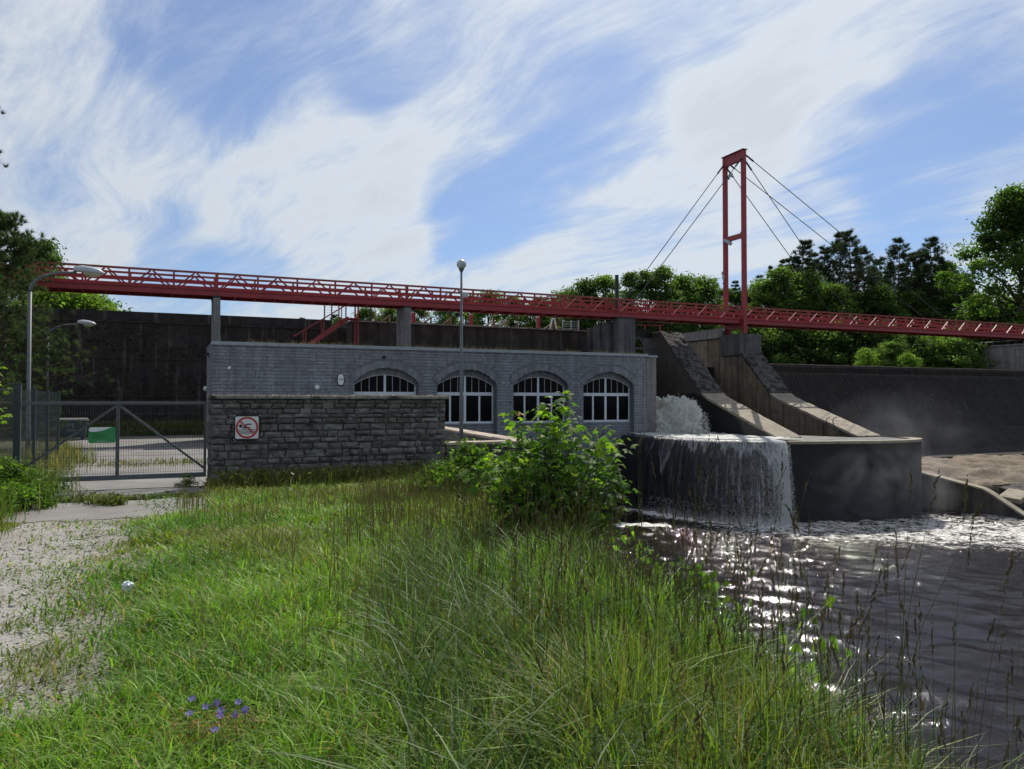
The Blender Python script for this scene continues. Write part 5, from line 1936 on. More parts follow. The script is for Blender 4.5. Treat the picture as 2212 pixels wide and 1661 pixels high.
def street_lamp(u, v, ztop, reach, label, s=1.0):
    t = empty('street_lamp', (u, v, 0), label, 'street lamp', 'curved street lamps by the fence')
    MB().tube([(u, v, 0), (u, v, 1.2), (u, v, 1.25), (u, v, ztop - 0.95)], [0.085, 0.085, 0.066, 0.06], 12).build('pole', M['galv'], t, smooth=True)
    arc = [(u, v, ztop - 0.95)]
    for k in range(1, 9):
        a = R(90 * k / 8)
        arc.append((u + (reach - 0.5) * (1 - math.cos(a)), v, ztop - 0.95 + 0.75 * math.sin(a)))
    arc.append((u + reach - 0.2, v, ztop - 0.17))
    MB().tube(arc, [0.058] * 5 + [0.045] * (len(arc) - 5), 10).build('arm', M['galv'], t, smooth=True)
    # cobra head: flattened teardrop
    c = u + reach + 0.18
    rings = [(-0.48, 0.06, 0.08), (-0.46, 0.13, 0.15), (-0.2, 0.18, 0.21), (0.1, 0.185, 0.20), (0.34, 0.15, 0.14), (0.48, 0.05, 0.06)]
    vs_, fs_ = [], []
    for (x, ry, rz) in rings:
        for k in range(12):
            a = 2 * math.pi * k / 12
            vs_.append((c + x, v + ry * math.cos(a), ztop - 0.1 + max(-0.03, rz * math.sin(a)) - 0.05 * (x + 0.46)))
    for i in range(len(rings) - 1):
        for k in range(12):
            fs_.append((i * 12 + k, i * 12 + (k + 1) % 12, (i + 1) * 12 + (k + 1) % 12, (i + 1) * 12 + k))
    fs_ += [tuple(range(12))[::-1], tuple(range(60, 72))]
    MB().add(vs_, fs_).build('lamp_head', M['lamp_grey'], t, smooth=True)
    vs_, fs_ = [], []
    rings = [(-0.18, 0.10, 0.03), (-0.1, 0.15, 0.12), (0.12, 0.155, 0.15), (0.32, 0.12, 0.09), (0.41, 0.05, 0.02)]
    for (x, ry, rz) in rings:
        for k in range(12):
            a = 2 * math.pi * k / 12
            vs_.append((c + x, v + ry * math.cos(a), ztop - 0.145 - 0.05 * (x + 0.46) + min(0.015, rz * math.sin(a))))
    for i in range(len(rings) - 1):
        for k in range(12):
            fs_.append((i * 12 + k, i * 12 + (k + 1) % 12, (i + 1) * 12 + (k + 1) % 12, (i + 1) * 12 + k))
    fs_ += [tuple(range(12))[::-1], tuple(range(48, 60))]
    MB().add(vs_, fs_).build('lens', M['lens'], t, smooth=True)
    MB().box((u - 0.05, v - 0.09, 0.9), (u + 0.05, v - 0.07, 1.15)).build('hatch', M['galv'], t)
    return t


street_lamp(-4.35, 31.4, 6.85, 1.62, 'nearer tall grey street lamp with curved arm by the fence')
street_lamp(-6.15, 51.0, 6.72, 1.75, 'farther grey street lamp against the dark dam wall')
t = empty('globe_lamp_post', (9.5, 25.45, 0), 'tall grey lamp post with round globe in the courtyard', 'lamp post')
gx_, gy_ = 9.5, 25.45
MB().tube([(gx_, gy_, -0.3), (gx_, gy_, 2.2), (gx_, gy_, 2.3), (gx_, gy_, 6.65)], [0.075, 0.07, 0.062, 0.04], 12).build('pole', M['galv'], t, smooth=True)
MB().tube([(gx_, gy_, 6.65), (gx_, gy_, 6.72), (gx_, gy_, 6.76)], [0.05, 0.09, 0.10], 12).build('collar', M['galv'], t)
MB().lathe([(0.001, 0.17)] + [(0.17 * math.cos(R(a)), 0.17 * math.sin(R(a))) for a in range(75, -61, -15)] + [(0.001, -0.15)], (gx_, gy_, 6.91), 18).build('globe', M['lamp_grey'], t, smooth=True)
MB().box((gx_ + 0.03, gy_ - 0.1, 5.75), (gx_ + 0.22, gy_ + 0.1, 5.9)).build('bracket', M['lamp_grey'], t)

# ------------------------------------------------------------------ gate
GV = 20.42
ga, gb, gm = -2.95, 0.93, -1.02
t = empty('sliding_gate', (-1, GV, 0), 'grey steel sliding gate with wire mesh and diagonal braces', 'gate')
MB().box((ga, GV - 0.04, 2.0), (gb, GV + 0.04, 2.075)).build('top_rail', M['gate'], t)
MB().box((-2.55, GV - 0.05, 0.22), (gb, GV + 0.05, 0.335)).build('bottom_rail', M['gate'], t)
MB().box((gm - 0.04, GV - 0.038, 0.336), (gm + 0.04, GV + 0.038, 1.999)).build('upright', M['gate'], t)
MB().box((gb - 0.06, GV - 0.037, 0.336), (gb, GV + 0.037, 1.999)).build('upright', M['gate'], t)
MB().bar((gm + 0.03, GV, 1.97), (gb - 0.03, GV, 0.42), 0.055, 0.075, (0, 1, 0)).build('brace', M['gate'], t)
MB().bar((gm - 0.03, GV, 1.97), (-2.95, GV, 0.52), 0.055, 0.075, (0, 1, 0)).build('brace', M['gate'], t)
wm = MB().box((-0.0035, -0.0035, 0.34), (0.0035, 0.0035, 2.0))
wme = bpy.data.meshes.new('mesh_wire')
wme.from_pydata(wm.v, [], wm.f)
wme.materials.append(M['wire'])
gl = wloc(t)
k = 0
u = ga + 0.03
while u < gb - 0.05:
    link('mesh_wire', wme, t, (u - gl.x, GV - 0.045 - gl.y, 0))
    u += 0.0535
for k in range(9):
    z = 0.38 + k * 0.2
    MB().box((ga, GV - 0.054, z - 0.0035), (gb, GV - 0.049, z + 0.0035)).build('cross_wire', M['wire'], t)
for k in range(0, 64):
    uu = ga + 0.05 + k * 0.0605
    MB().box((uu - 0.006, GV - 0.046, 2.035), (uu + 0.006, GV - 0.0405, 2.047)).build('rivet', M['galv'], t)
t2 = empty('gate_notice', (-1.25, GV - 0.07, 1.4), 'green notice board with white top hung on the gate', 'sign')
nx0, nx1, nz0, nz1, ny_ = -1.62, -1.06, 1.10, 1.47, GV - 0.085
MB().prism(rrect((nx0 + nx1) / 2, (nz0 + nz1) / 2, (nx1 - nx0) / 2, (nz1 - nz0) / 2, 0.035), 1, ny_, ny_ + 0.012).build('plate', M['sign_green'], t2)
poly = [(nx0 + 0.005, nz1 - 0.06), (nx0 + 0.035, nz1 - 0.002), (nx1 - 0.07, nz1 - 0.002)] + [(nx1 - 0.07 - q * 0.48, nz1 - 0.002 - 0.105 * math.sin(q * math.pi * 0.62)) for q in np.linspace(0.1, 0.97, 9)]
MB().prism(poly, 1, ny_ - 0.004, ny_ - 0.0005).build('header', M['white'], t2)
for i, (x, z, l) in enumerate(((-1.55, 1.315, 0.20), (-1.55, 1.285, 0.31), (-1.55, 1.245, 0.26), (-1.55, 1.215, 0.17))):
    MB().box((x, ny_ - 0.004, z - 0.006), (x + l, ny_ - 0.0005, z + 0.006)).build('text_line', M['sign_dark'], t2)
for i in range(4):
    MB().prism(disc(-1.43 + i * 0.055, 1.14, 0.010, 8), 1, ny_ - 0.004, ny_ - 0.0005).build('pictogram', M['white'], t2)
MB().bar((-1.43, ny_ - 0.003, 1.425), (-1.39, ny_ - 0.003, 1.405), 0.002, 0.014, (0, 0, 1)).build('mark', M['gate'], t2)
MB().bar((-1.39, ny_ - 0.003, 1.405), (-1.35, ny_ - 0.003, 1.43), 0.002, 0.014, (0, 0, 1)).build('mark', M['gate'], t2)

# ------------------------------------------------------------------ mesh fence on the left
FU = -3.05
t = empty('mesh_fence', (FU, 20, 0), 'dark green-grey wire panel fence along the left of drive', 'fence')
posts = [15.6, 18.05, 20.5, 22.95, 25.4, 27.85]
for y in posts:
    hz = float(ground_z(FU, y))
    MB().box((FU - 0.035, y - 0.035, hz - 0.2), (FU + 0.035, y + 0.035, hz + 2.42)).build('post', M['fence'], t)
for y in posts[:-1]:
    hz = float(ground_z(FU, y + 1.2))
    p = MB()
    for k in range(9):
        z = hz + 0.12 + k * 0.275
        p.box((FU - 0.045, y + 0.04, z - 0.006), (FU - 0.038, y + 2.41, z + 0.006))
    hw_ = p.build('panel', M['wire'], t)
    p = MB()
    yy = y + 0.06
    while yy < y + 2.4:
        p.box((FU - 0.037, yy - 0.003, hz + 0.08), (FU - 0.031, yy + 0.003, hz + 2.36))
        yy += 0.1
    s = p.build('upright_wires', M['wire'], hw_)
    s['kind'] = 'stuff'
gp = MB().box((ga - 0.16, GV - 0.08, -0.1), (ga - 0.02, GV + 0.08, 2.45)).build('gate_post', M['fence'], None)
tag(gp, 'stout dark post at the left end of the sliding gate', 'post')
MB().box((ga - 0.17, GV - 0.09, 2.451), (ga - 0.01, GV + 0.09, 2.475)).build('cap', M['fence'], gp)

# ------------------------------------------------------------------ waste container
bu, bv = at(156, 41.2)
t = empty('waste_container', (bu, bv, 0.05), 'dark wheeled waste container against the dam wall', 'container')
w2, d2 = 0.72, 0.5
vs_ = [(bu - w2 * 0.9, bv - d2 * 0.85, 0.16), (bu + w2 * 0.9, bv - d2 * 0.85, 0.16), (bu + w2 * 0.9, bv + d2 * 0.85, 0.16), (bu - w2 * 0.9, bv + d2 * 0.85, 0.16),
       (bu - w2, bv - d2, 1.02), (bu + w2, bv - d2, 1.02), (bu + w2, bv + d2, 1.02), (bu - w2, bv + d2, 1.02)]
MB().add(vs_, [(3, 2, 1, 0), (4, 5, 6, 7), (0, 1, 5, 4), (1, 2, 6, 5), (2, 3, 7, 6), (3, 0, 4, 7)]).build('body', M['bin'], t, bevel=0.03)
MB().box((bu - w2 - 0.05, bv - d2 - 0.05, 1.023), (bu + w2 + 0.05, bv + d2 + 0.05, 1.075)).build('rim', M['bin_lid'], t)
MB().prism([(bv - d2 - 0.04, 1.077), (bv + d2 + 0.04, 1.077), (bv + d2, 1.15), (bv + 0.1, 1.19), (bv - d2, 1.12)], 0, bu - w2 - 0.03, bu + w2 + 0.03).build('lid', M['bin_lid'], t)
for sx in (-1, 1):
    MB().box((bu + sx * (w2 * 0.5) - 0.06, bv - d2 - 0.09, 1.10), (bu + sx * (w2 * 0.5) + 0.06, bv - d2 - 0.02, 1.15)).build('handle', M['white'], t)
    MB().box((bu + sx * (w2 + 0.02) - 0.02, bv - 0.2, 0.75), (bu + sx * (w2 + 0.02) + 0.02, bv + 0.2, 0.9)).build('side_grip', M['galv'], t)
    for sy in (-1, 1):
        MB().tube([(bu + sx * w2 * 0.7 - 0.03, bv + sy * d2 * 0.6, 0.1), (bu + sx * w2 * 0.7 + 0.03, bv + sy * d2 * 0.6, 0.1)], 0.1, 10).build('wheel', M['black'], t)
text_mesh('M', 'letter_mark', t, M['bin_print'], (bu, bv - d2 - 0.012, 0.80), 0.30, rot=(math.pi / 2 - 0.08, 0, 0))
fm = MB()
for (x0, x1, z0, z1) in ((-0.15, -0.125, 0.66, 0.92), (0.125, 0.15, 0.66, 0.92), (-0.15, 0.15, 0.655, 0.675), (-0.15, 0.15, 0.91, 0.93)):
    fm.box((bu + x0, bv - d2 - 0.018, z0), (bu + x1, bv - d2 - 0.004, z1))
fm.build('mark_frame', M['bin_print'], t)
for i in range(2):
    MB().box((bu - 0.22, bv - d2 + 0.005, 0.55 - i * 0.06), (bu + 0.22, bv - d2 + 0.02, 0.585 - i * 0.06)).build('text_line', M['bin_print'], t)

# ------------------------------------------------------------------ vegetation tools


def leaf_quads(C, size, up=0.4, aspect=0.55, r=rng):
    k = len(C)
    nrm = r.normal(0, 1, (k, 3))
    nrm[:, 2] += up * 2
    nrm /= np.linalg.norm(nrm, axis=1)[:, None]
    t = np.cross(nrm, r.normal(0, 1, (k, 3)))
    t /= np.linalg.norm(t, axis=1)[:, None]
    b = np.cross(nrm, t)
    s = size[:, None]
    V = np.stack([C - t * s, C + b * s * aspect + nrm * s * 0.12, C + t * s, C - b * s * aspect + nrm * s * 0.12], 1).reshape(-1, 3)
    F = np.arange(k * 4).reshape(-1, 4)
    return V, F


def leaf_cols(k, base, var, r=rng, per=4):
    b = np.array(base)
    c = b[None] * (1 + r.normal(0, var, (k, 1))) * (1 + r.normal(0, var * 0.35, (k, 3)))
    return np.repeat(np.clip(c, 0.003, 1), per, 0)


def deciduous(seed, H, width, trunk_frac, n_clump, per, leaf, col, clump_r=0.16, var=0.25, mat=None, top_heavy=0.0):
    """returns (trunk mesh, crown mesh); base at the origin"""
    r = np.random.default_rng(seed)
    rnd = random.Random(seed)
    z0 = H * trunk_frac
    cl = []
    while len(cl) < n_clump:
        z = rnd.random()
        prof = (math.sin(math.pi * min(1, (z * 0.86 + 0.12))) ** 0.7) * (1 - 0.35 * z + top_heavy * z)
        a = rnd.random() * 6.283
        lob = 1 + 0.24 * math.sin(a * 2 + seed) + 0.18 * math.sin(a * 3 + seed * 2 + z * 5) + 0.2 * math.sin(z * 9 + seed)
        q = rnd.random() ** 0.42
        rr_ = width * 0.5 * prof * lob * q
        cl.append((rr_ * math.cos(a), rr_ * math.sin(a), z0 + (H - z0) * (0.03 + 0.95 * z)))
    cl = np.array(cl)
    sz = r.uniform(0.6, 1.35, n_clump) * clump_r * width
    C, S, counts = [], [], []
    for i in range(n_clump):
        k = int(per * r.uniform(0.6, 1.4))
        d = r.normal(0, 1, (k, 3))
        d /= np.linalg.norm(d, axis=1)[:, None]
        counts.append(k)
        rad = (0.35 + 0.65 * r.random(k) ** 0.6)[:, None]
        rad = np.where(r.random((k, 1)) < 0.16, 1.0 + 0.55 * r.random((k, 1)), rad)
        C.append(cl[i] + d * rad * sz[i] * np.array([1.15, 1.15, 0.7]))
        S.append(leaf * r.uniform(0.6, 1.3, k))
    C = np.concatenate(C)
    S = np.concatenate(S)
    V, F = leaf_quads(C, S, 0.35, 0.55, r)
    tone = np.repeat(np.clip(r.normal(1.0, 0.30, n_clump), 0.45, 1.8), counts)
    col_ = np.clip(leaf_cols(len(C), col, var * 0.7, r) * np.repeat(tone, 4)[:, None], 0.004, 1)
    crown = np_mesh('crown', V, F4=F, mat=mat or M['leaf'], col=col_, parent='mesh')
    mb = MB()
    bend = [Vector((0.03 * H * math.sin(seed + k), 0.03 * H * math.cos(seed * 2 + k), H * 0.9 * k / 5)) if k else Vector((0, 0, -0.5)) for k in range(6)]
    rad0 = H * 0.017
    mb.tube(bend, [rad0 * (1 - 0.17 * k) for k in range(6)], 8)
    for i in range(0, n_clump, max(1, n_clump // 16)):
        p = Vector(cl[i])
        f = min(0.95, max(0.2, (p.z / H) * 0.75))
        q = bend[0].lerp(bend[5], f)
        k = min(4, int(f * 5))
        q = bend[k].lerp(bend[k + 1], f * 5 - k)
        mid = q.lerp(p, 0.5) + Vector((0, 0, 0.03 * H))
        mb.tube([q, mid, p], [rad0 * 0.4, rad0 * 0.25, rad0 * 0.08], 5)
    me = bpy.data.meshes.new('trunk')
    me.from_pydata(mb.v, [], mb.f)
    me.polygons.foreach_set('use_smooth', [True] * len(me.polygons))
    me.materials.append(M['bark'])
    me.update()
    return me, crown


def needle_tris(C, D, n, length, width, r, spread=0.75):
    k = len(C)
    c = np.repeat(C, n, 0)
    d = np.repeat(D, n, 0) + r.normal(0, spread, (k * n, 3))
    d /= np.linalg.norm(d, axis=1)[:, None] + 1e-9
    L_ = length * r.uniform(0.6, 1.2, (k * n, 1))
    s = np.cross(d, r.normal(0, 1, (k * n, 3)))
    s /= np.linalg.norm(s, axis=1)[:, None] + 1e-9
    V = np.stack([c - s * width, c + s * width, c + d * L_], 1).reshape(-1, 3)
    return V, np.arange(k * n * 3).reshape(-1, 3)


def pine(seed, H, width, bare, whorls, per_whorl, tufts, n_needle, nl, nw, col, droop=0.05, conical=0.8, trunk_r=0.015, spread=0.75):
    r = np.random.default_rng(seed)
    rnd = random.Random(seed)
    mb = MB()
    tr = [Vector((0.02 * H * math.sin(k * 1.3 + seed) * (k / 7), 0.02 * H * math.cos(k * 0.9 + seed) * (k / 7), H * k / 7 - (0.5 if k == 0 else 0))) for k in range(8)]
    mb.tube(tr, [H * trunk_r * (1.02 - 0.135 * k) for k in range(8)], 8)
    C, D = [], []
    for wv in range(whorls):
        f = bare + (1 - bare) * (wv + 0.5 * rnd.random()) / whorls
        q = min(6, int(f * 7))
        p0 = tr[q].lerp(tr[q + 1], f * 7 - q)
        rel = (f - bare) / (1 - bare)
        ln = width * 0.5 * ((1 - rel) ** conical * 0.9 + 0.12) * (0.55 + 0.45 * min(1, rel * 4 + 0.4))
        for b in range(per_whorl):
            if rnd.random() < 0.15:
                continue
            a = rnd.random() * 6.283
            l = ln * rnd.uniform(0.55, 1.25)
            rise = 0.45 * rel - droop + rnd.uniform(-0.12, 0.12)
            pe = p0 + Vector((math.cos(a) * l, math.sin(a) * l, l * rise))
            pm = p0.lerp(pe, 0.55) + Vector((0, 0, -0.06 * l))
            mb.tube([p0, pm, pe], [H * trunk_r * 0.28 * (1 - rel * 0.6), H * trunk_r * 0.16, H * 0.0012], 5, cap=False)
            for k in range(tufts):
                g = 0.42 + 0.6 * k / tufts
                c = p0.lerp(pe, min(1, g)) + Vector((rnd.gauss(0, 0.16 * l), rnd.gauss(0, 0.16 * l), rnd.gauss(0.03, 0.10) * l))
                C.append(c)
                D.append(Vector((math.cos(a) * 0.6, math.sin(a) * 0.6, 0.9)))
    C.append(tr[7])
    D.append(Vector((0, 0, 1)))
    C, D = np.array(C), np.array(D)
    V, F = needle_tris(C, D, n_needle, nl, nw, r, spread)
    k = len(C)
    cc = np.repeat(np.clip(np.array(col)[None] * (1 + r.normal(0, 0.22, (k, 1))), 0.004, 1), n_needle * 3, 0)
    crown = np_mesh('crown', V, F3=F, mat=M['needle'], col=cc, parent='mesh')
    me = bpy.data.meshes.new('trunk')
    me.from_pydata(mb.v, [], mb.f)
    me.polygons.foreach_set('use_smooth', [True] * len(me.polygons))
    me.materials.append(M['pine_bark'])
    me.update()
    return me, crown


def plant_tree(name, meshes, loc, scale, rz, label, cat, group=None):
    t = empty(name, loc, label, cat, group)
    t.rotation_euler = (0, 0, rz)
    t.scale = scale if isinstance(scale, tuple) else (scale, scale, scale)
    link('trunk', meshes[0], t)
    link('crown', meshes[1], t)
    return t


# ------------------------------------------------------------------ woods behind the dam
DEC = [deciduous(11, 10, 7.0, 0.10, 105, 150, 0.12, (0.062, 0.105, 0.030), clump_r=0.115),
       deciduous(12, 10, 5.4, 0.12, 96, 150, 0.115, (0.070, 0.112, 0.034), clump_r=0.12),
       deciduous(13, 10, 4.6, 0.15, 86, 150, 0.115, (0.056, 0.092, 0.032), clump_r=0.12),
       deciduous(14, 10, 6.6, 0.08, 110, 150, 0.12, (0.078, 0.122, 0.034), clump_r=0.11),
       deciduous(15, 10, 3.8, 0.22, 56, 120, 0.11, (0.066, 0.105, 0.042), clump_r=0.13)]
PIN = [pine(21, 10, 4.2, 0.34, 19, 6, 10, 26, 0.25, 0.0105, (0.050, 0.075, 0.040)),
       pine(22, 10, 3.6, 0.40, 17, 6, 10, 26, 0.25, 0.0105, (0.046, 0.070, 0.040)),
       pine(23, 10, 4.4, 0.30, 20, 6, 10, 26, 0.25, 0.0105, (0.054, 0.080, 0.040), conical=0.9)]
PIN.append(pine(24, 10, 3.3, 0.10, 26, 7, 8, 24, 0.22, 0.011, (0.050, 0.078, 0.038), droop=0.16, conical=1.0))
BUSH = [deciduous(31, 4, 5.2, 0.02, 60, 110, 0.13, (0.080, 0.130, 0.040), clump_r=0.13),
        deciduous(32, 4, 4.6, 0.02, 56, 110, 0.12, (0.120, 0.190, 0.040), clump_r=0.13),
        deciduous(33, 4, 5.6, 0.02, 60, 110, 0.13, (0.036, 0.062, 0.020), clump_r=0.13)]

wood = [  # x, top y, distance, variant
    (735, 684, 150, 2), (792, 668, 118, 0), (838, 664, 112, 3), (905, 662, 116, 1), (962, 655, 118, 0), (1010, 637, 112, 2), (1060, 632, 110, 3), (1112, 640, 112, 1),
    (1168, 646, 114, 0), (1222, 628, 108, 3), (1268, 608, 104, 0), (1312, 596, 104, 1), (1362, 590, 100, 4), (1398, 584, 102, 2), (1436, 576, 100, 1), (1478, 600, 104, 0),
    (1522, 602, 106, 3), (1572, 625, 112, 1), (1612, 628, 112, 0), (1652, 606, 106, 3), (1692, 578, 104, 1), (1742, 592, 106, 0), (1802, 618, 104, 3), (1862, 632, 108, 1),
    (1905, 622, 106, 0), (1972, 632, 110, 3), (2052, 566, 112, 4), (2078, 590, 106, 2)]
for i, (x, yt, d, vr) in enumerate(wood):
    u, v = at(x, d)
    v0 = float(far_z(np.array(u), np.array(v)))
    H = zat(yt, d) - v0
    s = H / 10.0
    plant_tree('leafy_tree', DEC[vr], (u, v, v0), (s * random.uniform(0.95, 1.2), s * random.uniform(0.95, 1.2), s), random.uniform(0, 6.28),
               '%s leafy tree from the left in the wood behind the dam' % ORD[i], 'tree', 'leafy trees behind the dam')
pines = [(1540, 604, 122, 2), (1629, 612, 120, 1), (1735, 522, 110, 0), (1790, 530, 112, 1), (1812, 506, 112, 2), (1842, 502, 108, 0), (1868, 530, 112, 1), (1942, 518, 112, 2), (1702, 560, 112, 2), (1765, 548, 114, 2), (1905, 556, 116, 1), (1968, 548, 114, 0), (2036, 552, 112, 1),
         (1985, 540, 114, 1), (2012, 514, 112, 0), (720, 678, 160, 1), (652, 688, 190, 2), (1588, 606, 112, 3), (1640, 594, 110, 3), (1668, 574, 110, 3), (1692, 562, 108, 3), (1722, 552, 110, 3), (1755, 566, 108, 3),
         (1888, 580, 112, 3), (1922, 566, 110, 3), (1955, 570, 112, 3), (1998, 572, 110, 3), (2052, 584, 110, 3), (1460, 596, 112, 3), (1330, 604, 112, 3)]
pines.sort()
for i, (x, yt, d, vr) in enumerate(pines):
    u, v = at(x, d)
    v0 = float(far_z(np.array(u), np.array(v)))
    s = (zat(yt, d) - v0) / 10.0
    plant_tree('pine_tree', PIN[vr], (u, v, v0), s, random.uniform(0, 6.28), '%s conifer from the left rising in the far wood' % ORD[i], 'tree', 'pines behind the dam')
# shrubs filling the foot of the wood
for i in range(26):
    x = 1240 + i * 38
    d = random.uniform(96, 104)
    u, v = at(x, d)
    v0 = float(far_z(np.array(u), np.array(v)))
    s = random.uniform(1.3, 1.9)
    plant_tree('understorey_shrub', BUSH[2 if i % 3 else 0], (u, v, max(v0, 4.6) if v < 78 else v0), s, random.uniform(0, 6.28),
               '%s dark shrub from the left at the foot of the far wood' % ORD[i], 'shrub', 'shrubs at the foot of the wood')

# big broadleaf at the right edge
big_t = deciduous(41, 23, 15.0, 0.06, 190, 170, 0.22, (0.068, 0.122, 0.028), clump_r=0.085, var=0.28)
u, v = at(2195, 88)
plant_tree('broadleaf_tree', big_t, (u, v, 4.6), (zat(408, 88) - 4.6) / 23.0, 0.7, 'huge dense broadleaf tree at the right edge above the bridge', 'tree')
# silty bank with sunlit bushes just behind the crest
sheet('silt_bank', np.linspace(50, 82, 20), np.linspace(52.05, 63, 10), 0, M['forest'], zf=lambda a, b: np.full_like(a, 4.95))
bl = [(1872, 756, 80, 1, 'small pale green bush'), (1925, 742, 82, 0, 'grey-green bush'), (1972, 722, 84, 0, 'tall grey-green bush'), (1960, 765, 79, 1, 'low bright bush'),
      (2015, 726, 84, 1, 'tall yellow-green bush'), (2062, 735, 83, 3, 'dense bright bush'), (2095, 742, 84, 0, 'dull green bush')]
for i, (x, yt, d, vr, lb) in enumerate(bl):
    u, v = at(x, d)
    v = max(v, 53.5)
    s = (zat(yt, d) - 4.9) / 4.0
    plant_tree('shore_bush', BUSH[vr % 3], (u, v, 4.9), (s * 1.15, s * 1.15, s), i * 1.3, '%s, %s from the left behind the spillway crest' % (lb, ORD[i]), 'bush', 'bushes behind the spillway crest')
for i in range(6):      # brush right of the bushes up to the big tree
    u, v = at(2100 + i * 26, 92)
    s = (zat([690, 668, 680, 655, 672, 690][i], 92) - 4.6) / 4.0
    plant_tree('shore_bush', BUSH[i % 3], (u, v, 4.6), (s * 0.9, s * 0.9, s), i * 2.1, '%s tall brush from the left under the huge right-edge tree' % ORD[i], 'bush', 'brush under the big tree')

# trees beyond the dam on the left
lt = [(92, 512, 74, 2, 'dark open-crowned tree behind the left bridge end'), (60, 520, 78, 0, 'dark tree behind the pine at far left'), (196, 604, 72, 4, 'slight thin tree under the bridge at left'),
      (160, 600, 74, 2, 'thin tree just right of the lamp arm at left')]
for i, (x, yt, d, vr, lb) in enumerate(lt):
    u, v = at(x, d)
    s = (zat(yt, d) - 5.2) / 10.0
    plant_tree('leafy_tree', DEC[vr], (u, v, 5.0), (s * 0.9, s * 0.9, s), i * 1.7 + 0.4, lb, 'tree', 'trees beyond the dam at left')
for i, (x, yt, d) in enumerate(((105, 634, 66), (150, 622, 68), (178, 640, 67), (215, 650, 70))):
    u, v = at(x, d)
    s = (zat(yt, d) - 5.0) / 4.0
    plant_tree('bright_bush', BUSH[1 if i != 3 else 0], (u, v, 5.0), s, i * 1.1, '%s bright green bush from the left above the dam wall' % ORD[i], 'bush', 'bushes above the dam wall')

# ------------------------------------------------------------------ pines at the left edge
near_pine = pine(51, 9.6, 7.4, 0.10, 26, 8, 17, 46, 0.22, 0.010, (0.085, 0.125, 0.06), droop=-0.05, conical=0.75, trunk_r=0.012, spread=0.6)
u, v = at(-18, 33.5)
plant_tree('pine_tree', near_pine, (u, v, 0), (zat(462, 33.5)) / 9.6, 0.3, 'soft-needled pine behind the street lamp at left edge', 'tree')
tall_pine = pine(52, 17.5, 4.2, 0.45, 16, 6, 12, 44, 0.28, 0.014, (0.018, 0.028, 0.022), droop=0.0, conical=0.4, spread=0.7)
u, v = at(-92, 36)
plant_tree('pine_tree', tall_pine, (u, v, 0), 1.0, 1.9, 'tall pine whose twig tip juts in at the left edge', 'tree')

# ------------------------------------------------------------------ maple sapling


def maple_outline():
    half = [(90, 1.0), (80, 0.74), (76, 0.80), (66, 0.44), (52, 0.70), (44, 0.78), (38, 0.98), (30, 0.72), (24, 0.74), (12, 0.42), (0, 0.56), (-12, 0.66), (-22, 0.50), (-40, 0.34), (-75, 0.22)]
    pts = [(math.cos(R(a)) * r_, math.sin(R(a)) * r_) for a, r_ in half]
    left = [(-x, y) for x, y in reversed(pts[1:])]
    return pts + left


OUT = maple_outline()


def maple_leaf(name, col, fold, curl):
    vs_ = [(0, 0, 0)]
    for (x, y) in OUT:
        vs_.append((x, y, -fold * abs(x) - curl * (x * x + y * y)))
    n_ = len(OUT)
    F = [(0, i, i + 1) for i in range(1, n_)] + [(0, n_, 1)]
    cc = np.repeat(np.array([col]), len(vs_), 0)
    return np_mesh(name, np.array(vs_), F3=np.array(F), mat=M['maple'], col=cc, parent='mesh')


GREENS = [(0.095, 0.19, 0.022), (0.13, 0.24, 0.024), (0.07, 0.145, 0.024), (0.055, 0.115, 0.026), (0.175, 0.275, 0.026), (0.075, 0.155, 0.022)]
LEAVES = [maple_leaf('maple_leaf_%d' % i, c, 0.12 + 0.08 * (i % 3), 0.10 + 0.07 * (i % 2)) for i, c in enumerate(GREENS)]
BRONZE = [maple_leaf('bronze_leaf_%d' % i, c, 0.3, 0.25) for i, c in enumerate([(0.30, 0.13, 0.035), (0.34, 0.17, 0.04)])]
MD = 10.0
bu_, bv_ = at(1180, MD)
bz_ = float(ground_z(bu_, bv_))
MS = empty('maple_sapling', (bu_, bv_, bz_), 'leafy young maple with bronze shoot tips on the river bank', 'shrub')
tips = [(1214, 850, 0.0), (1112, 893, -0.1), (1126, 925, 0.2), (1163, 888, 0.1), (1186, 878, -0.2), (1244, 905, 0.1), (1304, 925, 0.0), (1340, 952, 0.2), (1092, 960, -0.3), (1060, 985, 0.1),
        (1335, 1010, -0.2), (1352, 1045, 0.1), (1286, 955, -0.3), (1232, 935, 0.35), (1020, 1010, 0.0), (1322, 1085, 0.15), (1140, 955, 0.4), (1200, 915, -0.4), (1085, 1060, -0.4), (1262, 985, 0.5),
        (1310, 1130, -0.3), (1120, 1020, 0.6), (1185, 985, -0.6), (1250, 1050, -0.6), (1300, 1000, 0.6), (1150, 1080, -0.7), (1210, 1060, -0.8), (1100, 1110, 0.0), (1270, 1110, -0.7)]
rt = random.Random(9)
for k in range(34):                      # inner shoots that fill the crown
    x = rt.gauss(1195, 72)
    y = rt.uniform(950, 1125)
    if abs(x - 1195) < 150 - max(0, 1000 - y) * 0.9:
        tips.append((x, y, rt.uniform(-0.7, 0.5)))
mb = MB()
spots = []
rl = random.Random(5)
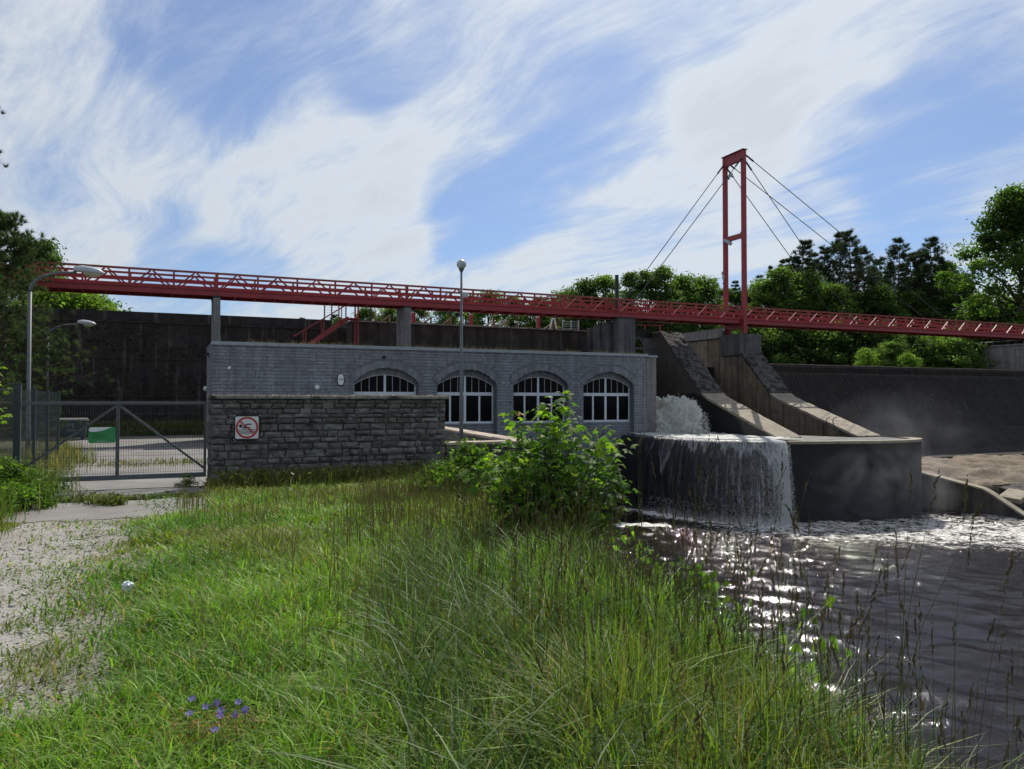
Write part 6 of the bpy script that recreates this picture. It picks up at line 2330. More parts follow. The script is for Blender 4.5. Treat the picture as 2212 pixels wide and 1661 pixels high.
for i, (x, y, dd) in enumerate(tips):
    d = MD + dd
    u, v = at(x, d)
    tip = Vector((u, v, zat(y, d)))
    base = Vector((bu_, bv_, bz_)) + Vector((rl.gauss(0, 0.12), rl.gauss(0, 0.12), 0))
    mid = base.lerp(tip, 0.5) + Vector(((bu_ - u) * -0.12, (bv_ - v) * -0.12, -0.05))
    pts = [base, base.lerp(mid, 0.5), mid, mid.lerp(tip, 0.5) + Vector((0, 0, 0.02)), tip]
    mb.tube(pts, [0.014, 0.011, 0.008, 0.006, 0.003], 6, cap=False)
    ln = (tip - base).length
    npair = max(5, int(ln / 0.078))
    for k in range(npair):
        f = 1 - (k / npair) ** 1.15 * 0.8
        q = min(3, int(f * 4 - 1e-6))
        p = pts[q].lerp(pts[q + 1], f * 4 - q)
        ang = rl.random() * 6.283
        nl_ = 2 if k else 3
        for s in range(nl_):
            a = ang + s * 2 * math.pi / nl_ + rl.gauss(0, 0.25)
            reach = rl.uniform(0.06, 0.20) * (0.6 if k == 0 else 1) * (1 + 0.7 * (k / npair))
            c = p + Vector((math.cos(a) * reach, math.sin(a) * reach, rl.uniform(0.0, 0.05)))
            size = rl.uniform(0.080, 0.130) * (0.62 if k == 0 else (0.8 if k == 1 else 1))
            spots.append((c, a, size, i, k))
            mb.tube([p, c], [0.0022, 0.0016], 3, cap=False)
mb.build('stems', M['bark'], MS)['kind'] = 'stuff'
# leaves facing the river side and the camera first: the 300 showing largest become single parts
order = sorted(range(len(spots)), key=lambda j: (spots[j][0] - Vector((0, 0, EYE))).length - spots[j][2] * 14 - spots[j][0].z * 0.5)
single = set(order[:300])
VV, FF, CC, base_i = [], [], [], 0
ml = wloc(MS)
for j, (c, a, size, i, k) in enumerate(spots):
    tilt = rl.gauss(0.38, 0.28)
    e = Matrix.Rotation(a - math.pi / 2, 4, 'Z') @ Matrix.Rotation(-tilt, 4, 'X') @ Matrix.Rotation(rl.gauss(0, 0.3), 4, 'Y')
    bronze = (k <= 1 and i in (1, 2)) or (k == 0 and i in (9, 20))
    me = rl.choice(BRONZE) if bronze else (LEAVES[rl.choice((1, 4, 4, 0))] if (c.z > 1.25 and rl.random() < 0.75) else rl.choice(LEAVES))
    if j in single:
        o = link('leaf', me, MS)
        o.matrix_local = Matrix.Translation(c - ml) @ e @ Matrix.Scale(size, 4)
    else:
        n_ = len(me.vertices)
        co = np.empty(n_ * 3, dtype=np.float32)
        me.vertices.foreach_get('co', co)
        co = co.reshape(-1, 3) * size @ np.array(e.to_3x3()).T + np.array(c - ml)
        VV.append(co)
        FF.append(np.array([p.vertices[:] for p in me.polygons]) + base_i)
        CC.append(np.repeat(np.array([GREENS[rl.randrange(6)]]) * rl.uniform(0.75, 1.2), n_, 0))
        base_i += n_
if VV:
    np_mesh('foliage', np.concatenate(VV), F3=np.concatenate(FF), mat=M['maple'], col=np.concatenate(CC), parent=MS)['kind'] = 'stuff'

# smaller bushes along the wall and bank
sm = [deciduous(61, 1.0, 1.2, 0.02, 46, 46, 0.045, (0.065, 0.115, 0.022), clump_r=0.16), deciduous(62, 1.0, 0.7, 0.02, 30, 40, 0.040, (0.085, 0.14, 0.028), clump_r=0.18),
      deciduous(63, 1.0, 1.5, 0.02, 52, 48, 0.042, (0.050, 0.092, 0.022), clump_r=0.15),
      deciduous(64, 1.0, 1.1, 0.05, 22, 15, 0.045, (0.12, 0.21, 0.03), clump_r=0.2)]
for i, (x, yt, yb, d, vr, lb) in enumerate([
        (1015, 965, 1075, 14.5, 0, 'leafy green bush left of the maple at the low wall'), (950, 1002, 1060, 15.5, 2, 'low green bush in grass before the low wall'),
        (1370, 1150, 1260, 8.3, 3, 'feathery green herb by the water right of maple'),
        (1760, 1345, 1440, 5.6, 3, 'small round-leaved sapling at the bank edge low right'), (1560, 1275, 1370, 6.2, 3, 'nettle-like herb at bank edge'),
        (1450, 1250, 1350, 6.9, 0, 'broad green herb clump at bank edge'), (405, 1025, 1075, 18.6, 2, 'dark bush at the foot of the sign wall by gate'),
        (20, 1000, 1110, 14.0, 0, 'green nettle clump at the left end of the gate'), (70, 1020, 1100, 14.6, 2, 'weedy green clump under the left gate rail'),
        (-25, 985, 1110, 13.2, 1, 'pale weedy clump cut by the left edge')]):
    u, v = at(x, d)
    z0 = zat(yb, d) if i in (2, 3, 4, 5) else float(ground_z(u, v))
    z0 = min(z0, float(ground_z(u, v))) - 0.02
    s = zat(yt, d) - z0
    wd = min(1.2, 0.9 / max(s, 0.4)) if i in (2, 3, 4) else 1.0
    plant_tree('herb_bush', sm[vr], (u, v, z0), (s * wd, s * wd, s), i * 0.9, lb, 'bush')
# branch of a young maple reaching in at the left edge
t = empty('maple_branch', at(-14, 11.0, 0.9), 'yellow-green maple sprig reaching in at the left edge', 'branch')
tl = wloc(t)
mb = MB().tube([at(-40, 11.0, 0.2), at(-20, 11.0, 1.4), at(2, 11.0, 2.5)], [0.02, 0.012, 0.004], 6)
mb.build('stem', M['bark'], t)
for k in range(46):
    x, y = rl.uniform(-45, 20), rl.choice((790, 800, 820, 838, 850, 868, 880, 895, 910)) + rl.gauss(0, 6)
    p = Vector(at(x, 11 + rl.gauss(0, 0.2), zat(y, 11)))
    o = link('leaf', LEAVES[4 if k % 3 else 1], t)
    o.matrix_local = Matrix.Translation(p - tl) @ Matrix.Rotation(rl.random() * 6.28, 4, 'Z') @ Matrix.Rotation(-rl.gauss(0.5, 0.3), 4, 'X') @ Matrix.Scale(rl.uniform(0.05, 0.08), 4)

# ------------------------------------------------------------------ grass


def blades(P, h, w_, az, bend, arch, cols, tipcol=None, segs=3):
    """P (N,3) feet; returns vertices, quads, tris, colours"""
    n_ = len(P)
    ts = np.linspace(0, 1, segs + 1)
    dx, dy = np.cos(az), np.sin(az)
    ca = az + rng.normal(math.pi / 2, 0.5, n_)
    sx, sy = np.cos(ca), np.sin(ca)
    V, C = [], []
    for i, t_ in enumerate(ts):
        out = bend * h * t_ ** 1.8
        zz = h * (t_ - arch * t_ ** 2.4)
        p = np.stack([P[:, 0] + dx * out, P[:, 1] + dy * out, P[:, 2] + zz], -1)
        ww = w_ * (1 - t_ ** 2.2) * 0.5 * (1.0 if i else 0.75)
        s = np.stack([sx * ww, sy * ww, np.zeros(n_)], -1)
        cc = cols if tipcol is None else cols * (1 - t_) + tipcol * t_
        if i < segs:
            V += [p - s, p + s]
            C += [cc, cc]
        else:
            V.append(p)
            C.append(cc)
    nv = 2 * segs + 1
    V = np.stack(V, 1).reshape(-1, 3)
    C = np.stack(C, 1).reshape(-1, 3)
    b = np.arange(n_)[:, None] * nv
    Q = np.concatenate([b + np.array([2 * i, 2 * i + 1, 2 * i + 3, 2 * i + 2]) for i in range(segs - 1)], 0)
    T = b + np.array([2 * segs - 2, 2 * segs - 1, 2 * segs])
    return V, Q, T, C


def grass_object(name, args, label, cat='grass'):
    Vs, Qs, Ts, Cs, o_ = [], [], [], [], 0
    for a in args:
        V, Q, T, C = blades(*a)
        Vs.append(V)
        Qs.append(Q + o_)
        Ts.append(T + o_)
        Cs.append(C)
        o_ += len(V)
    o = np_mesh(name, np.concatenate(Vs), F4=np.concatenate(Qs), F3=np.concatenate(Ts), mat=M['grass'], col=np.clip(np.concatenate(Cs), 0.003, 1))
    return tag(o, label, cat, kind='stuff')


def vnoise(a, b, s, seed=0.0):
    return np.array([mnoise.noise(Vector((x * s, y * s, seed))) for x, y in zip(a, b)])


def cloud2(a, b, seed):
    """cheap smooth random field from sines"""
    r = np.random.default_rng(seed)
    o = np.zeros_like(a)
    for k in range(9):
        th, f, ph = r.uniform(0, 6.28), r.uniform(0.5, 3.2), r.uniform(0, 6.28)
        o += np.sin((a * math.cos(th) + b * math.sin(th)) * f + ph + 1.3 * np.sin((a * math.sin(th) - b * math.cos(th)) * f * 0.6))
    return o / 4.0


NB = 230000
d = (rng.uniform(1.7 ** 0.72, 20.6 ** 0.72, NB)) ** (1 / 0.72)
edge = np.interp(d, _ED, _EL)
lo = -(0.70 * d + 0.6)
hi = np.minimum(edge + 1.3, 0.72 * d + 0.6)
lat = lo + (hi - lo) * rng.random(NB)
s_, c_ = math.sin(YAW), math.cos(YAW)
u = d * s_ + lat * c_
v = d * c_ - lat * s_
f1 = cloud2(u, v, 1)
f2 = cloud2(u * 0.6, v * 0.6, 2)
f3 = cloud2(u * 2.2, v * 2.2, 3)
# keep clear of the drive, the walls and the water
edge_u = -0.75 - 0.45 * np.clip((9 - v) / 5, 0, 1) - 0.9 * np.clip((4.6 - d) / 0.7, 0, 1) * np.clip(-lat - 1.0, 0, 1) + 0.28 * f1 + 0.12 * f3 + np.clip((6 - v) * 0.02, -0.2, 0.2)
lush = np.clip((u - edge_u) / 1.1, 0, 1)
keep = (v < 19.9) & (ground_z(u, v) > WATER_Z - 0.05) & ~((u > -2.7) & (u < 0.75 + 0.15 * f1) & (v > 14.6))
prob = np.where(u < edge_u, 0.07 + 0.30 * np.clip(f3 - 0.1, 0, 1) + 0.55 * np.clip((4.9 - d) / 0.8, 0, 1) * np.clip(f2 + 0.7, 0, 1), 0.22 + 0.78 * lush)
prob = np.where((u < -3.3) | ((u < -2.35 + 0.25 * f1) & (v > 10.5)), 1.0, prob)
prob = prob * np.where((u > edge_u) & (lush < 0.9), np.clip(0.62 + 0.8 * f3, 0.1, 1), 1)
keep &= rng.random(NB) < prob
u, v, d, lat, f1, f2, f3, lush, edge_u = [x[keep] for x in (u, v, d, lat, f1, f2, f3, lush, edge_u)]
n_ = len(u)
tall = np.clip((lat + 0.35 + 0.20 * d) / (1.6 + 0.12 * d), 0, 1)
tall = tall * tall * (3 - 2 * tall)
clump = np.clip(0.55 + 0.75 * cloud2(u * 3.1, v * 3.1, 5) * 0.5 + 0.35 * f3, 0.25, 1.5)
h = (0.08 + 0.155 * lush + (0.26 + 0.10 * f2) * tall) * rng.uniform(0.45, 1.3, n_) * (0.55 + 0.6 * clump)
h = np.where(u < edge_u, rng.uniform(0.025, 0.09, n_) + 0.10 * np.clip((4.9 - d) / 1.0, 0, 1), h)
h = np.where(u < -2.35, rng.uniform(0.08, 0.25, n_) + np.clip((-2.6 - u) * 0.5, 0, 0.4), h)
w_ = (0.0036 + 0.00105 * d) * rng.choice([0.7, 0.9, 1.1, 1.5, 2.1], n_)
green = np.array([0.078, 0.180, 0.026])
lime = np.array([0.170, 0.300, 0.034])
olive = np.array([0.150, 0.160, 0.044])
straw = np.array([0.26, 0.20, 0.095])
mixv = np.clip(0.5 + 0.5 * f1 + rng.normal(0, 0.35, n_), 0, 1)[:, None]
cols = green * (1 - mixv) + lime * mixv
ol = np.clip(0.25 * (f2 > 0.1) + 0.6 * f2 + rng.normal(0, 0.25, n_) + 0.35 * (1 - lush), 0, 0.8)[:, None]
cols = cols * (1 - ol) + olive * ol
dry = (rng.random(n_) < 0.10 + 0.14 * (1 - lush) + 0.05 * tall * (f2 > 0))[:, None]
cols = np.where(dry, straw * rng.uniform(0.6, 1.1, (n_, 1)), cols) * rng.uniform(0.6, 1.4, (n_, 1))
P = np.stack([u, v, ground_z(u, v) - 0.005], -1)
bendv = np.abs(rng.normal(0.5, 0.4, n_)) + 0.25 * (1 - tall)
A1 = (P, h, w_, rng.uniform(0, 6.28, n_), bendv, np.clip(bendv * 0.35, 0, 0.4), cols, cols * np.array([1.15, 1.08, 0.9]))
grass_object('meadow_grass', [A1], 'green meadow grass covering the near bank')

# rank grass hanging down the steep bank to the water
k = 60000
d = rng.uniform(1.0, 21.5, k)
lat = np.interp(d, _ED, _EL) + rng.uniform(0.9, 5.0, k)
u, v = d * s_ + lat * c_, d * c_ - lat * s_
ok = (v < 19.9) & (ground_z(u, v) > WATER_Z - 0.05)
u, v, d = u[ok], v[ok], d[ok]
k = len(u)
cols = (green * 0.8 + olive * 0.3) * rng.uniform(0.6, 1.4, (k, 1))
cols = np.where((rng.random(k) < 0.15)[:, None], straw * rng.uniform(0.5, 1.0, (k, 1)), cols)
bendv = np.abs(rng.normal(0.6, 0.35, k))
grass_object('bank_grass', [(np.stack([u, v, ground_z(u, v) - 0.01], -1), rng.uniform(0.15, 0.42, k), rng.uniform(0.006, 0.016, k), rng.uniform(0, 6.28, k), bendv, np.clip(bendv * 0.35, 0, 0.45), cols)],
             'rank grass on the steep bank down to the river')

# tall stalks with flower heads, and the fine brown bent grass
def stalks(n0, dlo, dhi, latlo, lathi, hlo, hhi, col, head_len, head_w, headcol, seed, lean=0.12, name='seed_grass', label='tall brown seed grass on the bank', keepf=None, nh=7):
    r = np.random.default_rng(seed)
    dd = r.uniform(dlo ** 0.8, dhi ** 0.8, n0) ** (1 / 0.8)
    e = np.interp(dd, _ED, _EL)
    la = e + latlo + (lathi - latlo) * r.random(n0)
    uu, vv_ = dd * s_ + la * c_, dd * c_ - la * s_
    k = (vv_ < 19.8) & (ground_z(uu, vv_) > WATER_Z)
    if keepf is not None:
        k &= keepf(uu, vv_, dd, la)
    uu, vv_, dd = uu[k], vv_[k], dd[k]
    n1 = len(uu)
    hh = r.uniform(hlo, hhi, n1)
    az = r.uniform(0, 6.28, n1)
    be = np.abs(r.normal(0, lean, n1))
    P_ = np.stack([uu, vv_, ground_z(uu, vv_)], -1)
    cc = np.array(col)[None] * r.uniform(0.7, 1.25, (n1, 1))
    args = [(P_, hh, (0.0024 + 0.00075 * dd), az, be, np.zeros(n1), cc, None)]
    tip = P_ + np.stack([np.cos(az) * be * hh, np.sin(az) * be * hh, hh], -1)
    dirv_ = np.stack([np.cos(az) * be * 1.6, np.sin(az) * be * 1.6, np.ones(n1)], -1)
    dirv_ /= np.linalg.norm(dirv_, axis=1)[:, None]
    hl = head_len * r.uniform(0.6, 1.3, n1)
    C_ = []
    S_ = []
    for q in range(nh):
        f = q / (nh - 1)
        C_.append(tip - dirv_ * (hl * (1 - f) * 0.98)[:, None] + r.normal(0, 1, (n1, 3)) * (head_w * 0.35 * math.sin(math.pi * (0.15 + 0.8 * f))))
        S_.append(np.full(n1, head_w * (0.5 + 0.8 * math.sin(math.pi * (0.1 + 0.8 * f)))) * r.uniform(0.7, 1.3, n1) * (1 + 0.05 * dd))
    C_ = np.concatenate(C_)
    S_ = np.concatenate(S_)
    n2 = len(C_)
    t_ = np.tile(dirv_, (nh, 1)) + r.normal(0, 0.28, (n2, 3))
    t_ /= np.linalg.norm(t_, axis=1)[:, None]
    b_ = np.cross(t_, r.normal(0, 1, (n2, 3)))
    b_ /= np.linalg.norm(b_, axis=1)[:, None]
    sc = S_[:, None]
    HV = np.stack([C_ - t_ * sc * 1.9, C_ + b_ * sc * 0.6, C_ + t_ * sc * 1.9, C_ - b_ * sc * 0.6], 1).reshape(-1, 3)
    HC = np.repeat(np.array(headcol)[None] * r.uniform(0.65, 1.25, (n2, 1)), 4, 0)
    V, Q, T, C = blades(*args[0])
    HQ = np.arange(n2 * 4).reshape(-1, 4) + len(V)
    o = np_mesh(name, np.concatenate([V, HV]), F4=np.concatenate([Q, HQ]), F3=T, mat=M['seed'], col=np.clip(np.concatenate([C, HC]), 0.003, 1))
    return tag(o, label, 'grass', kind='stuff')


stalks(3600, 4.2, 16, -3.2, 0.1, 0.32, 0.80, (0.12, 0.105, 0.05), 0.12, 0.0036, (0.135, 0.105, 0.055), 71, 0.16, 'bent_grass', 'fine brown bent grass standing over the meadow',
       keepf=lambda a, b, dd, la: (cloud2(a * 0.7, b * 0.7, 9) + 0.35 + 0.25 * (dd > 8) > 0) & (la > -0.5 - 0.26 * dd + 1.6 * np.random.default_rng(4).random(len(a)) ** 0.5))
stalks(650, 2.4, 10.5, -1.3, 0.9, 0.6, 1.1, (0.06, 0.075, 0.025), 0.15, 0.0062, (0.075, 0.058, 0.036), 72, 0.14, 'reed_grass', 'tall stalks with dark seed heads along the bank edge', nh=9)
stalks(330, 2.0, 5.5, -0.2, 1.5, 0.8, 1.55, (0.055, 0.07, 0.028), 0.15, 0.0060, (0.070, 0.055, 0.036), 73, 0.18, 'bank_reeds', 'scattered seed-head stalks against the water at lower right', nh=10)
stalks(4200, 4.5, 16, -7.5, -1.6, 0.22, 0.55, (0.17, 0.15, 0.06), 0.08, 0.0030, (0.19, 0.15, 0.08), 74, 0.22, 'straw_grass', 'thin straw-coloured grass stalks over the short left meadow',
       keepf=lambda a, b, dd, la: (a > 0.2) & (cloud2(a * 0.9, b * 0.9, 33) > -0.2), nh=4)
# broad arching blades near the water
k = 5200
d = rng.uniform(2.0 ** 0.8, 9 ** 0.8, k) ** 1.25
e = np.interp(d, _ED, _EL)
lat = e + rng.uniform(-2.0, 1.0, k)
u, v = d * s_ + lat * c_, d * c_ - lat * s_
cols = np.array([0.060, 0.115, 0.030]) * rng.uniform(0.65, 1.35, (k, 1)) + np.array([0.02, 0.02, 0.0]) * rng.random((k, 1))
bendv = rng.uniform(0.35, 1.0, k)
grass_object('broad_grass', [(np.stack([u, v, ground_z(u, v)], -1), rng.uniform(0.35, 0.85, k), rng.uniform(0.007, 0.016, k), rng.uniform(0, 6.28, k), bendv, bendv * 0.42, cols, None, 5)],
             'broad arching grass blades along the bank edge')
# broad-leaved herbs all through the meadow
k = 26000
d = rng.uniform(2.6 ** 0.7, 17 ** 0.7, k) ** (1 / 0.7)
e = np.interp(d, _ED, _EL)
lat = -(0.62 * d) + (e + 0.8 + 0.62 * d) * rng.random(k)
u, v = d * s_ + lat * c_, d * c_ - lat * s_
ok = (u > -0.5) & (v < 19.6) & (cloud2(u * 1.3, v * 1.3, 21) > 0.05 - 0.25 * rng.random(k))
u, v, d, lat = u[ok], v[ok], d[ok], lat[ok]
k = len(u)
tl_ = np.clip((lat + 0.35 + 0.20 * d) / (1.6 + 0.12 * d), 0, 1)
C = np.stack([u, v, ground_z(u, v) + rng.uniform(0.01, 0.10, k) + 0.28 * tl_ * rng.random(k)], -1)
V, F = leaf_quads(C, rng.uniform(0.006, 0.016, k) * (1 + 0.09 * d), 0.8, 0.45)
cc = leaf_cols(k, (0.085, 0.165, 0.028), 0.3)
tag(np_mesh('meadow_herbs', V, F4=F, mat=M['grass'], col=cc), 'small broad-leaved herbs growing through the meadow grass', 'herbs', kind='stuff')
# low broad-leaved weeds in the worn verge
k = 16000
d = rng.uniform(2.6 ** 0.7, 15 ** 0.7, k) ** (1 / 0.7)
cu = rng.integers(0, 420, k)
dc = rng.uniform(3.0 ** 0.7, 14.5 ** 0.7, 420) ** (1 / 0.7)
uc = rng.normal(-0.15, 0.75, 420)
lc = None
vc = np.sqrt(np.maximum(dc ** 2 * 1.05 - uc ** 2, 1))
u = uc[cu] + rng.normal(0, 0.09, k)
v = vc[cu] + rng.normal(0, 0.09, k)
C = np.stack([u, v, ground_z(u, v) + rng.uniform(0.01, 0.07, k)], -1)
ok = ~((v > 14.6) & (u > -2.7) & (u < 0.6))
V, F = leaf_quads(C[ok], rng.uniform(0.006, 0.019, ok.sum()), 1.2, 0.55)
cc = leaf_cols(ok.sum(), (0.085, 0.135, 0.030), 0.25)
tag(np_mesh('verge_weeds', V, F4=F, mat=M['grass'], col=cc), 'low broad-leaved weeds in the worn verge of the drive', 'weeds', kind='stuff')

# weeds in joints of the paving and at the foot of walls


def weed_patch(name, label, spots_, hlo, hhi, per, spread, col, leafy=True, dry=0.2):
    Ps = []
    for (x, y, sc) in spots_:
        Ps.append(np.stack([rng.normal(x, spread * sc, per), rng.normal(y, spread * sc, per)], -1))
    Ps = np.concatenate(Ps)
    n_ = len(Ps)
    z = np.maximum(ground_z(Ps[:, 0], Ps[:, 1]), -0.5)
    P_ = np.stack([Ps[:, 0], Ps[:, 1], z], -1)
    c = np.array(col)[None] * rng.uniform(0.7, 1.3, (n_, 1))
    dr = (rng.random(n_) < dry)[:, None]
    c = np.where(dr, np.array([0.24, 0.20, 0.09]) * rng.uniform(0.7, 1.2, (n_, 1)), c)
    b_ = np.abs(rng.normal(0.4, 0.25, n_))
    dist = np.hypot(Ps[:, 0], Ps[:, 1])
    hh = rng.uniform(hlo, hhi, n_)
    V, Q, T, C = blades(P_, hh, 0.004 + 0.0007 * dist, rng.uniform(0, 6.28, n_), b_, b_ * 0.3, c)
    if leafy:
        m_ = n_ // 2
        j = rng.integers(0, n_, m_)
        cc_ = P_[j] + np.stack([rng.normal(0, 0.05, m_), rng.normal(0, 0.05, m_), hh[j] * rng.uniform(0.3, 0.95, m_)], -1)
        LV, LF = leaf_quads(cc_, rng.uniform(0.02, 0.05, m_) * (1 + dist[j] * 0.02), 0.8)
        LC = leaf_cols(m_, col, 0.3)
        Q = np.concatenate([Q, LF + len(V)])
        V = np.concatenate([V, LV])
        C = np.concatenate([C, LC])
    o = np_mesh(name, V, F4=Q, F3=T, mat=M['grass'], col=np.clip(C, 0.003, 1))
    return tag(o, label, 'weeds', kind='stuff')


weed_patch('joint_weeds', 'weeds growing in the paving joint before the gate', [(x, 18.05 + rng.normal(0, 0.1), 0.6) for x in np.arange(-2.6, 0.9, 0.09)], 0.04, 0.16, 26, 0.10, (0.07, 0.10, 0.025))
weed_patch('paving_tuft', 'straggling weed tuft on the paving before the gate', [(-1.25, 17.5, 1.0), (-1.0, 17.1, 0.9), (-1.5, 17.9, 0.8), (-0.85, 17.0, 0.6)], 0.05, 0.34, 110, 0.16, (0.075, 0.10, 0.028))
weed_patch('yard_grass', 'dry grass strip across the fenced yard', [(x, 28.0 - 0.35 * x + rng.normal(0, 0.8), 1.0) for x in np.arange(-3.5, 6.5, 0.11)], 0.04, 0.20, 26, 0.35, (0.095, 0.125, 0.03), False, 0.35)
weed_patch('dam_foot_weeds', 'leafy green weeds along the foot of the dam wall', [(x, 51.6 + rng.normal(0, 0.35), 1.0) for x in np.arange(-4.6, 10, 0.085)], 0.25, 1.15, 46, 0.3, (0.085, 0.12, 0.026), True, 0.2)
weed_patch('fence_weeds', 'tall dry grass along the inside of left fence', [(-3.5 + rng.normal(0, 0.35), y, 1.0) for y in np.arange(20.8, 33, 0.12)], 0.3, 0.9, 30, 0.25, (0.10, 0.125, 0.035), False, 0.45)
weed_patch('verge_grass', 'green weeds at the left end of gate and fence', [(-3.2 + rng.normal(0, 0.45), y, 1.0) for y in np.arange(12.5, 20.2, 0.06)], 0.25, 0.85, 46, 0.28, (0.075, 0.13, 0.022), True, 0.18)
weed_patch('wall_foot_grass', 'pale grass and herbs growing along the foot of the stone walls', [(x, 19.2 + rng.normal(0, 0.3), 1.0) for x in np.arange(1.2, 8.6, 0.06)], 0.2, 0.62, 40, 0.2, (0.095, 0.125, 0.03), True, 0.35)
weed_patch('pier_tuft', 'grass tuft on top of the pier at pylon foot', [(37.5, 44.0, 1.0), (38.4, 44.0, 0.8)], 0.1, 0.4, 1, 0.2, (0.1, 0.1, 0.04))

# dry grass on the roof behind its front edge
n_ = len(gx)
z0 = np.full(n_ * 6, ZT + 0.11)
gx6 = np.repeat(gx, 6) + rng.normal(0, 0.12, n_ * 6)
gy6 = rng.uniform(VF + 0.05, VF + 2.0, n_ * 6)
cc = np.array([0.15, 0.12, 0.075]) * rng.uniform(0.4, 1.3, (n_ * 6, 1))
grass_object('roof_grass', [(np.stack([gx6, gy6, z0], -1), rng.uniform(0.04, 0.20, n_ * 6) * rng.choice([1, 1, 1.8], n_ * 6), np.full(n_ * 6, 0.016), rng.uniform(0, 6.28, n_ * 6), np.abs(rng.normal(0.3, 0.2, n_ * 6)), np.full(n_ * 6, 0.1), cc)],
             'dry straw-coloured grass growing on the power house roof')

# loose stones of the drive
k = 9000
d = rng.uniform(2.8 ** 0.6, 15.2 ** 0.6, k) ** (1 / 0.6)
u = rng.uniform(-3.9, 0.3, k)
v = np.sqrt(np.maximum(d ** 2 - u ** 2, 1))
sz = rng.choice([0.004, 0.006, 0.009, 0.013, 0.019], k, p=[0.4, 0.35, 0.18, 0.055, 0.015]) * (0.8 + 0.05 * d) * rng.uniform(0.7, 1.3, k)
octa = np.array([(1, 0, 0), (0, 1, 0), (-1, 0, 0), (0, -1, 0), (0, 0, 0.7), (0, 0, -0.7)])
C = np.stack([u, v, ground_z(u, v) + 0.006 + sz * 0.3], -1)
V = (C[:, None, :] + octa[None] * sz[:, None, None] * rng.uniform(0.55, 1.35, (k, 6, 1))).reshape(-1, 3)
F = (np.arange(k)[:, None, None] * 6 + np.array([(0, 1, 4), (1, 2, 4), (2, 3, 4), (3, 0, 4), (1, 0, 5), (2, 1, 5), (3, 2, 5), (0, 3, 5)])[None]).reshape(-1, 3)
g_ = rng.uniform(0.22, 0.50, k)
cc = np.repeat(np.stack([g_, g_ * 0.96, g_ * 0.89], -1), 6, 0)
mg, ntg, og = new_mat('gravel_stone')
pg = principled(ntg, og, 0.9)
ag = ntg.nodes.new('ShaderNodeAttribute')
ag.attribute_name = 'Col'
ntg.links.new(ag.outputs['Color'], pg.inputs['Base Color'])
tag(np_mesh('gravel_stones', V, F3=F, mat=mg, col=cc), 'loose pale gravel stones on the drive', 'gravel', kind='stuff')

# ------------------------------------------------------------------ cranesbill flowers
FLP = [(421, 1501), (450, 1517), (474, 1509), (482, 1524), (481, 1535), (416, 1532), (520, 1506), (535, 1522), (514, 1533), (471, 1566)]


def flower_at(x, y):
    k_ = (y - 867) / 1663
    d_ = 1.42 / (k_ - 0.028)
    uu, vv_ = at(x, d_)
    return Vector((uu, vv_, float(ground_z(uu, vv_)) + 0.20))


cen = flower_at(474, 1524)
t = empty('cranesbill_plant', (cen.x, cen.y, float(ground_z(cen.x, cen.y))), 'clump of violet cranesbill flowers in the short grass', 'flowers')
tl = wloc(t)
vs_, fs_, cs_ = [(0, 0, 0)], [], [(0.25, 0.2, 0.5)]
for p in range(5):
    a = 2 * math.pi * p / 5
    ring = [(0.35, -0.30), (0.8, -0.42), (1.0, 0.0), (0.8, 0.42), (0.35, 0.30)]
    b_ = len(vs_)
    for (r_, da) in ring:
        vs_.append((r_ * math.cos(a + da), r_ * math.sin(a + da), 0.28 * r_ * r_))
        cs_.append((0.16, 0.095, 0.50) if r_ > 0.5 else (0.26, 0.18, 0.55))
    fs_ += [(0, b_, b_ + 1), (0, b_ + 1, b_ + 2), (0, b_ + 2, b_ + 3), (0, b_ + 3, b_ + 4)]
fme = np_mesh('flower', np.array(vs_), F3=np.array(fs_), mat=M['petal'], col=np.array(cs_), parent='mesh')
sm_ = MB()
for i, (x, y) in enumerate(FLP):
    p = flower_at(x, y)
    o = link('flower', fme, t, tuple(p - tl))
    o.scale = (0.021,) * 3
    o.rotation_euler = (rl.gauss(0.65, 0.3), rl.gauss(0, 0.3), rl.random() * 6.28 if i > 12 else -YAW + rl.gauss(0, 0.4))
    sm_.tube([p, p + Vector((rl.gauss(0, 0.02), rl.gauss(0, 0.02), -0.21))], 0.0012, 4, cap=False)
sm_.build('stems', M['bark'], t)['kind'] = 'stuff'
k = 900
C = np.stack([rng.normal(cen.x, 0.13, k), rng.normal(cen.y, 0.10, k), np.zeros(k)], -1)
C[:, 2] = ground_z(C[:, 0], C[:, 1]) + rng.uniform(0.04, 0.18, k)
V, F = leaf_quads(C, rng.uniform(0.004, 0.011, k), 0.4)
cc = leaf_cols(k, (0.22, 0.13, 0.07), 0.3)
np_mesh('dry_leaves', V - np.array(tl), F4=F, mat=M['grass'], col=cc, parent=t)['kind'] = 'stuff'

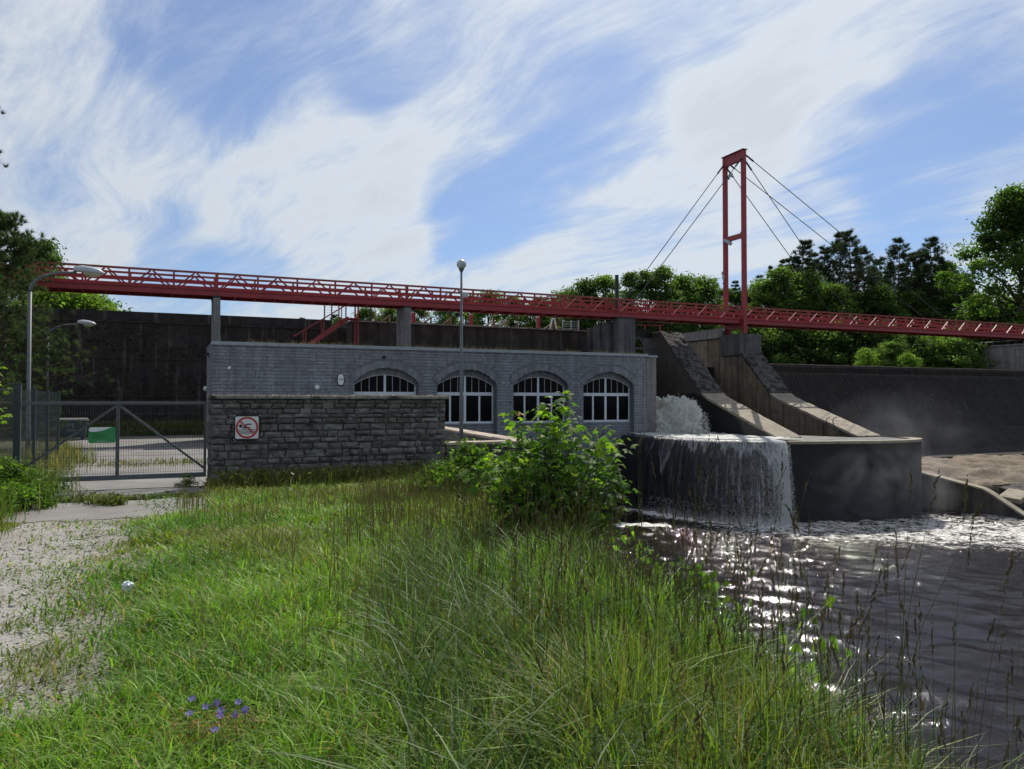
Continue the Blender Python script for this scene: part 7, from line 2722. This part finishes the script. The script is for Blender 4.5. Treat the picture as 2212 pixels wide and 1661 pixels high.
# crumpled litter on the verge
lp = at(280, 7.2)
bm = bmesh.new()
bmesh.ops.create_icosphere(bm, subdivisions=3, radius=0.05)
for vtx in bm.verts:
    n1 = mnoise.turbulence(vtx.co * 30, 3, True)
    vtx.co = Vector((vtx.co.x * 1.1, vtx.co.y * 0.8, vtx.co.z * 1.2)) * (0.6 + 0.6 * n1)
me = bpy.data.meshes.new('litter')
bm.to_mesh(me)
bm.free()
me.materials.append(M['litter'])
o = link('litter', me, None, (lp[0], lp[1], float(ground_z(*lp)) + 0.10))
tag(o, 'crumpled white litter lying on the grassy verge', 'litter')

# ------------------------------------------------------------------ spray drifting off the fall


def mist_mat(name, dens, scale, seed):
    m, nt, out = new_mat(name)
    pv = nt.nodes.new('ShaderNodeVolumePrincipled')
    pv.inputs['Color'].default_value = (0.93, 0.95, 1.0, 1)
    pv.inputs['Anisotropy'].default_value = 0.35
    tcn = nt.nodes.new('ShaderNodeTexCoord')
    g = nt.nodes.new('ShaderNodeNewGeometry')
    n1 = nt.nodes.new('ShaderNodeTexNoise')
    n1.inputs['Scale'].default_value = scale
    n1.inputs['Detail'].default_value = 3
    n1.inputs['Distortion'].default_value = 1.2
    mp_ = nt.nodes.new('ShaderNodeMapping')
    mp_.inputs['Location'].default_value = (seed, seed * 2, 0)
    nt.links.new(g.outputs['Position'], mp_.inputs['Vector'])
    nt.links.new(mp_.outputs[0], n1.inputs['Vector'])
    ln_ = vmath(nt, 'LENGTH', tcn.outputs['Object'])
    fall = math_node(nt, 'SUBTRACT', 1.0, ln_.outputs['Value'], clamp=True)
    r_ = ramp(nt, n1.outputs['Fac'], [(0.46, (0, 0, 0)), (0.66, (1, 1, 1))])
    dn_ = math_node(nt, 'MULTIPLY', math_node(nt, 'MULTIPLY', r_.outputs[0], fall), dens)
    nt.links.new(dn_, pv.inputs['Density'])
    nt.links.new(pv.outputs[0], out.inputs['Volume'])
    return m


def mist(name, loc, rad, dens, scale, seed, label):
    bm = bmesh.new()
    bmesh.ops.create_icosphere(bm, subdivisions=3, radius=1.0)
    me = bpy.data.meshes.new(name)
    bm.to_mesh(me)
    bm.free()
    me.materials.append(mist_mat(name, dens, scale, seed))
    o = link(name, me, None, loc)
    o.scale = rad
    return tag(o, label, 'mist', kind='stuff')


mist('spray_mist', (33.5, 28.2, -2.6), (5.5, 2.2, 2.8), 0.19, 0.55, 3.0, 'pale spray mist drifting before the platform wall')
mist('drifting_mist', (50.0, 40.0, -0.4), (10.0, 5.0, 4.2), 0.034, 0.30, 8.0, 'thin mist drifting in front of the spillway dam')
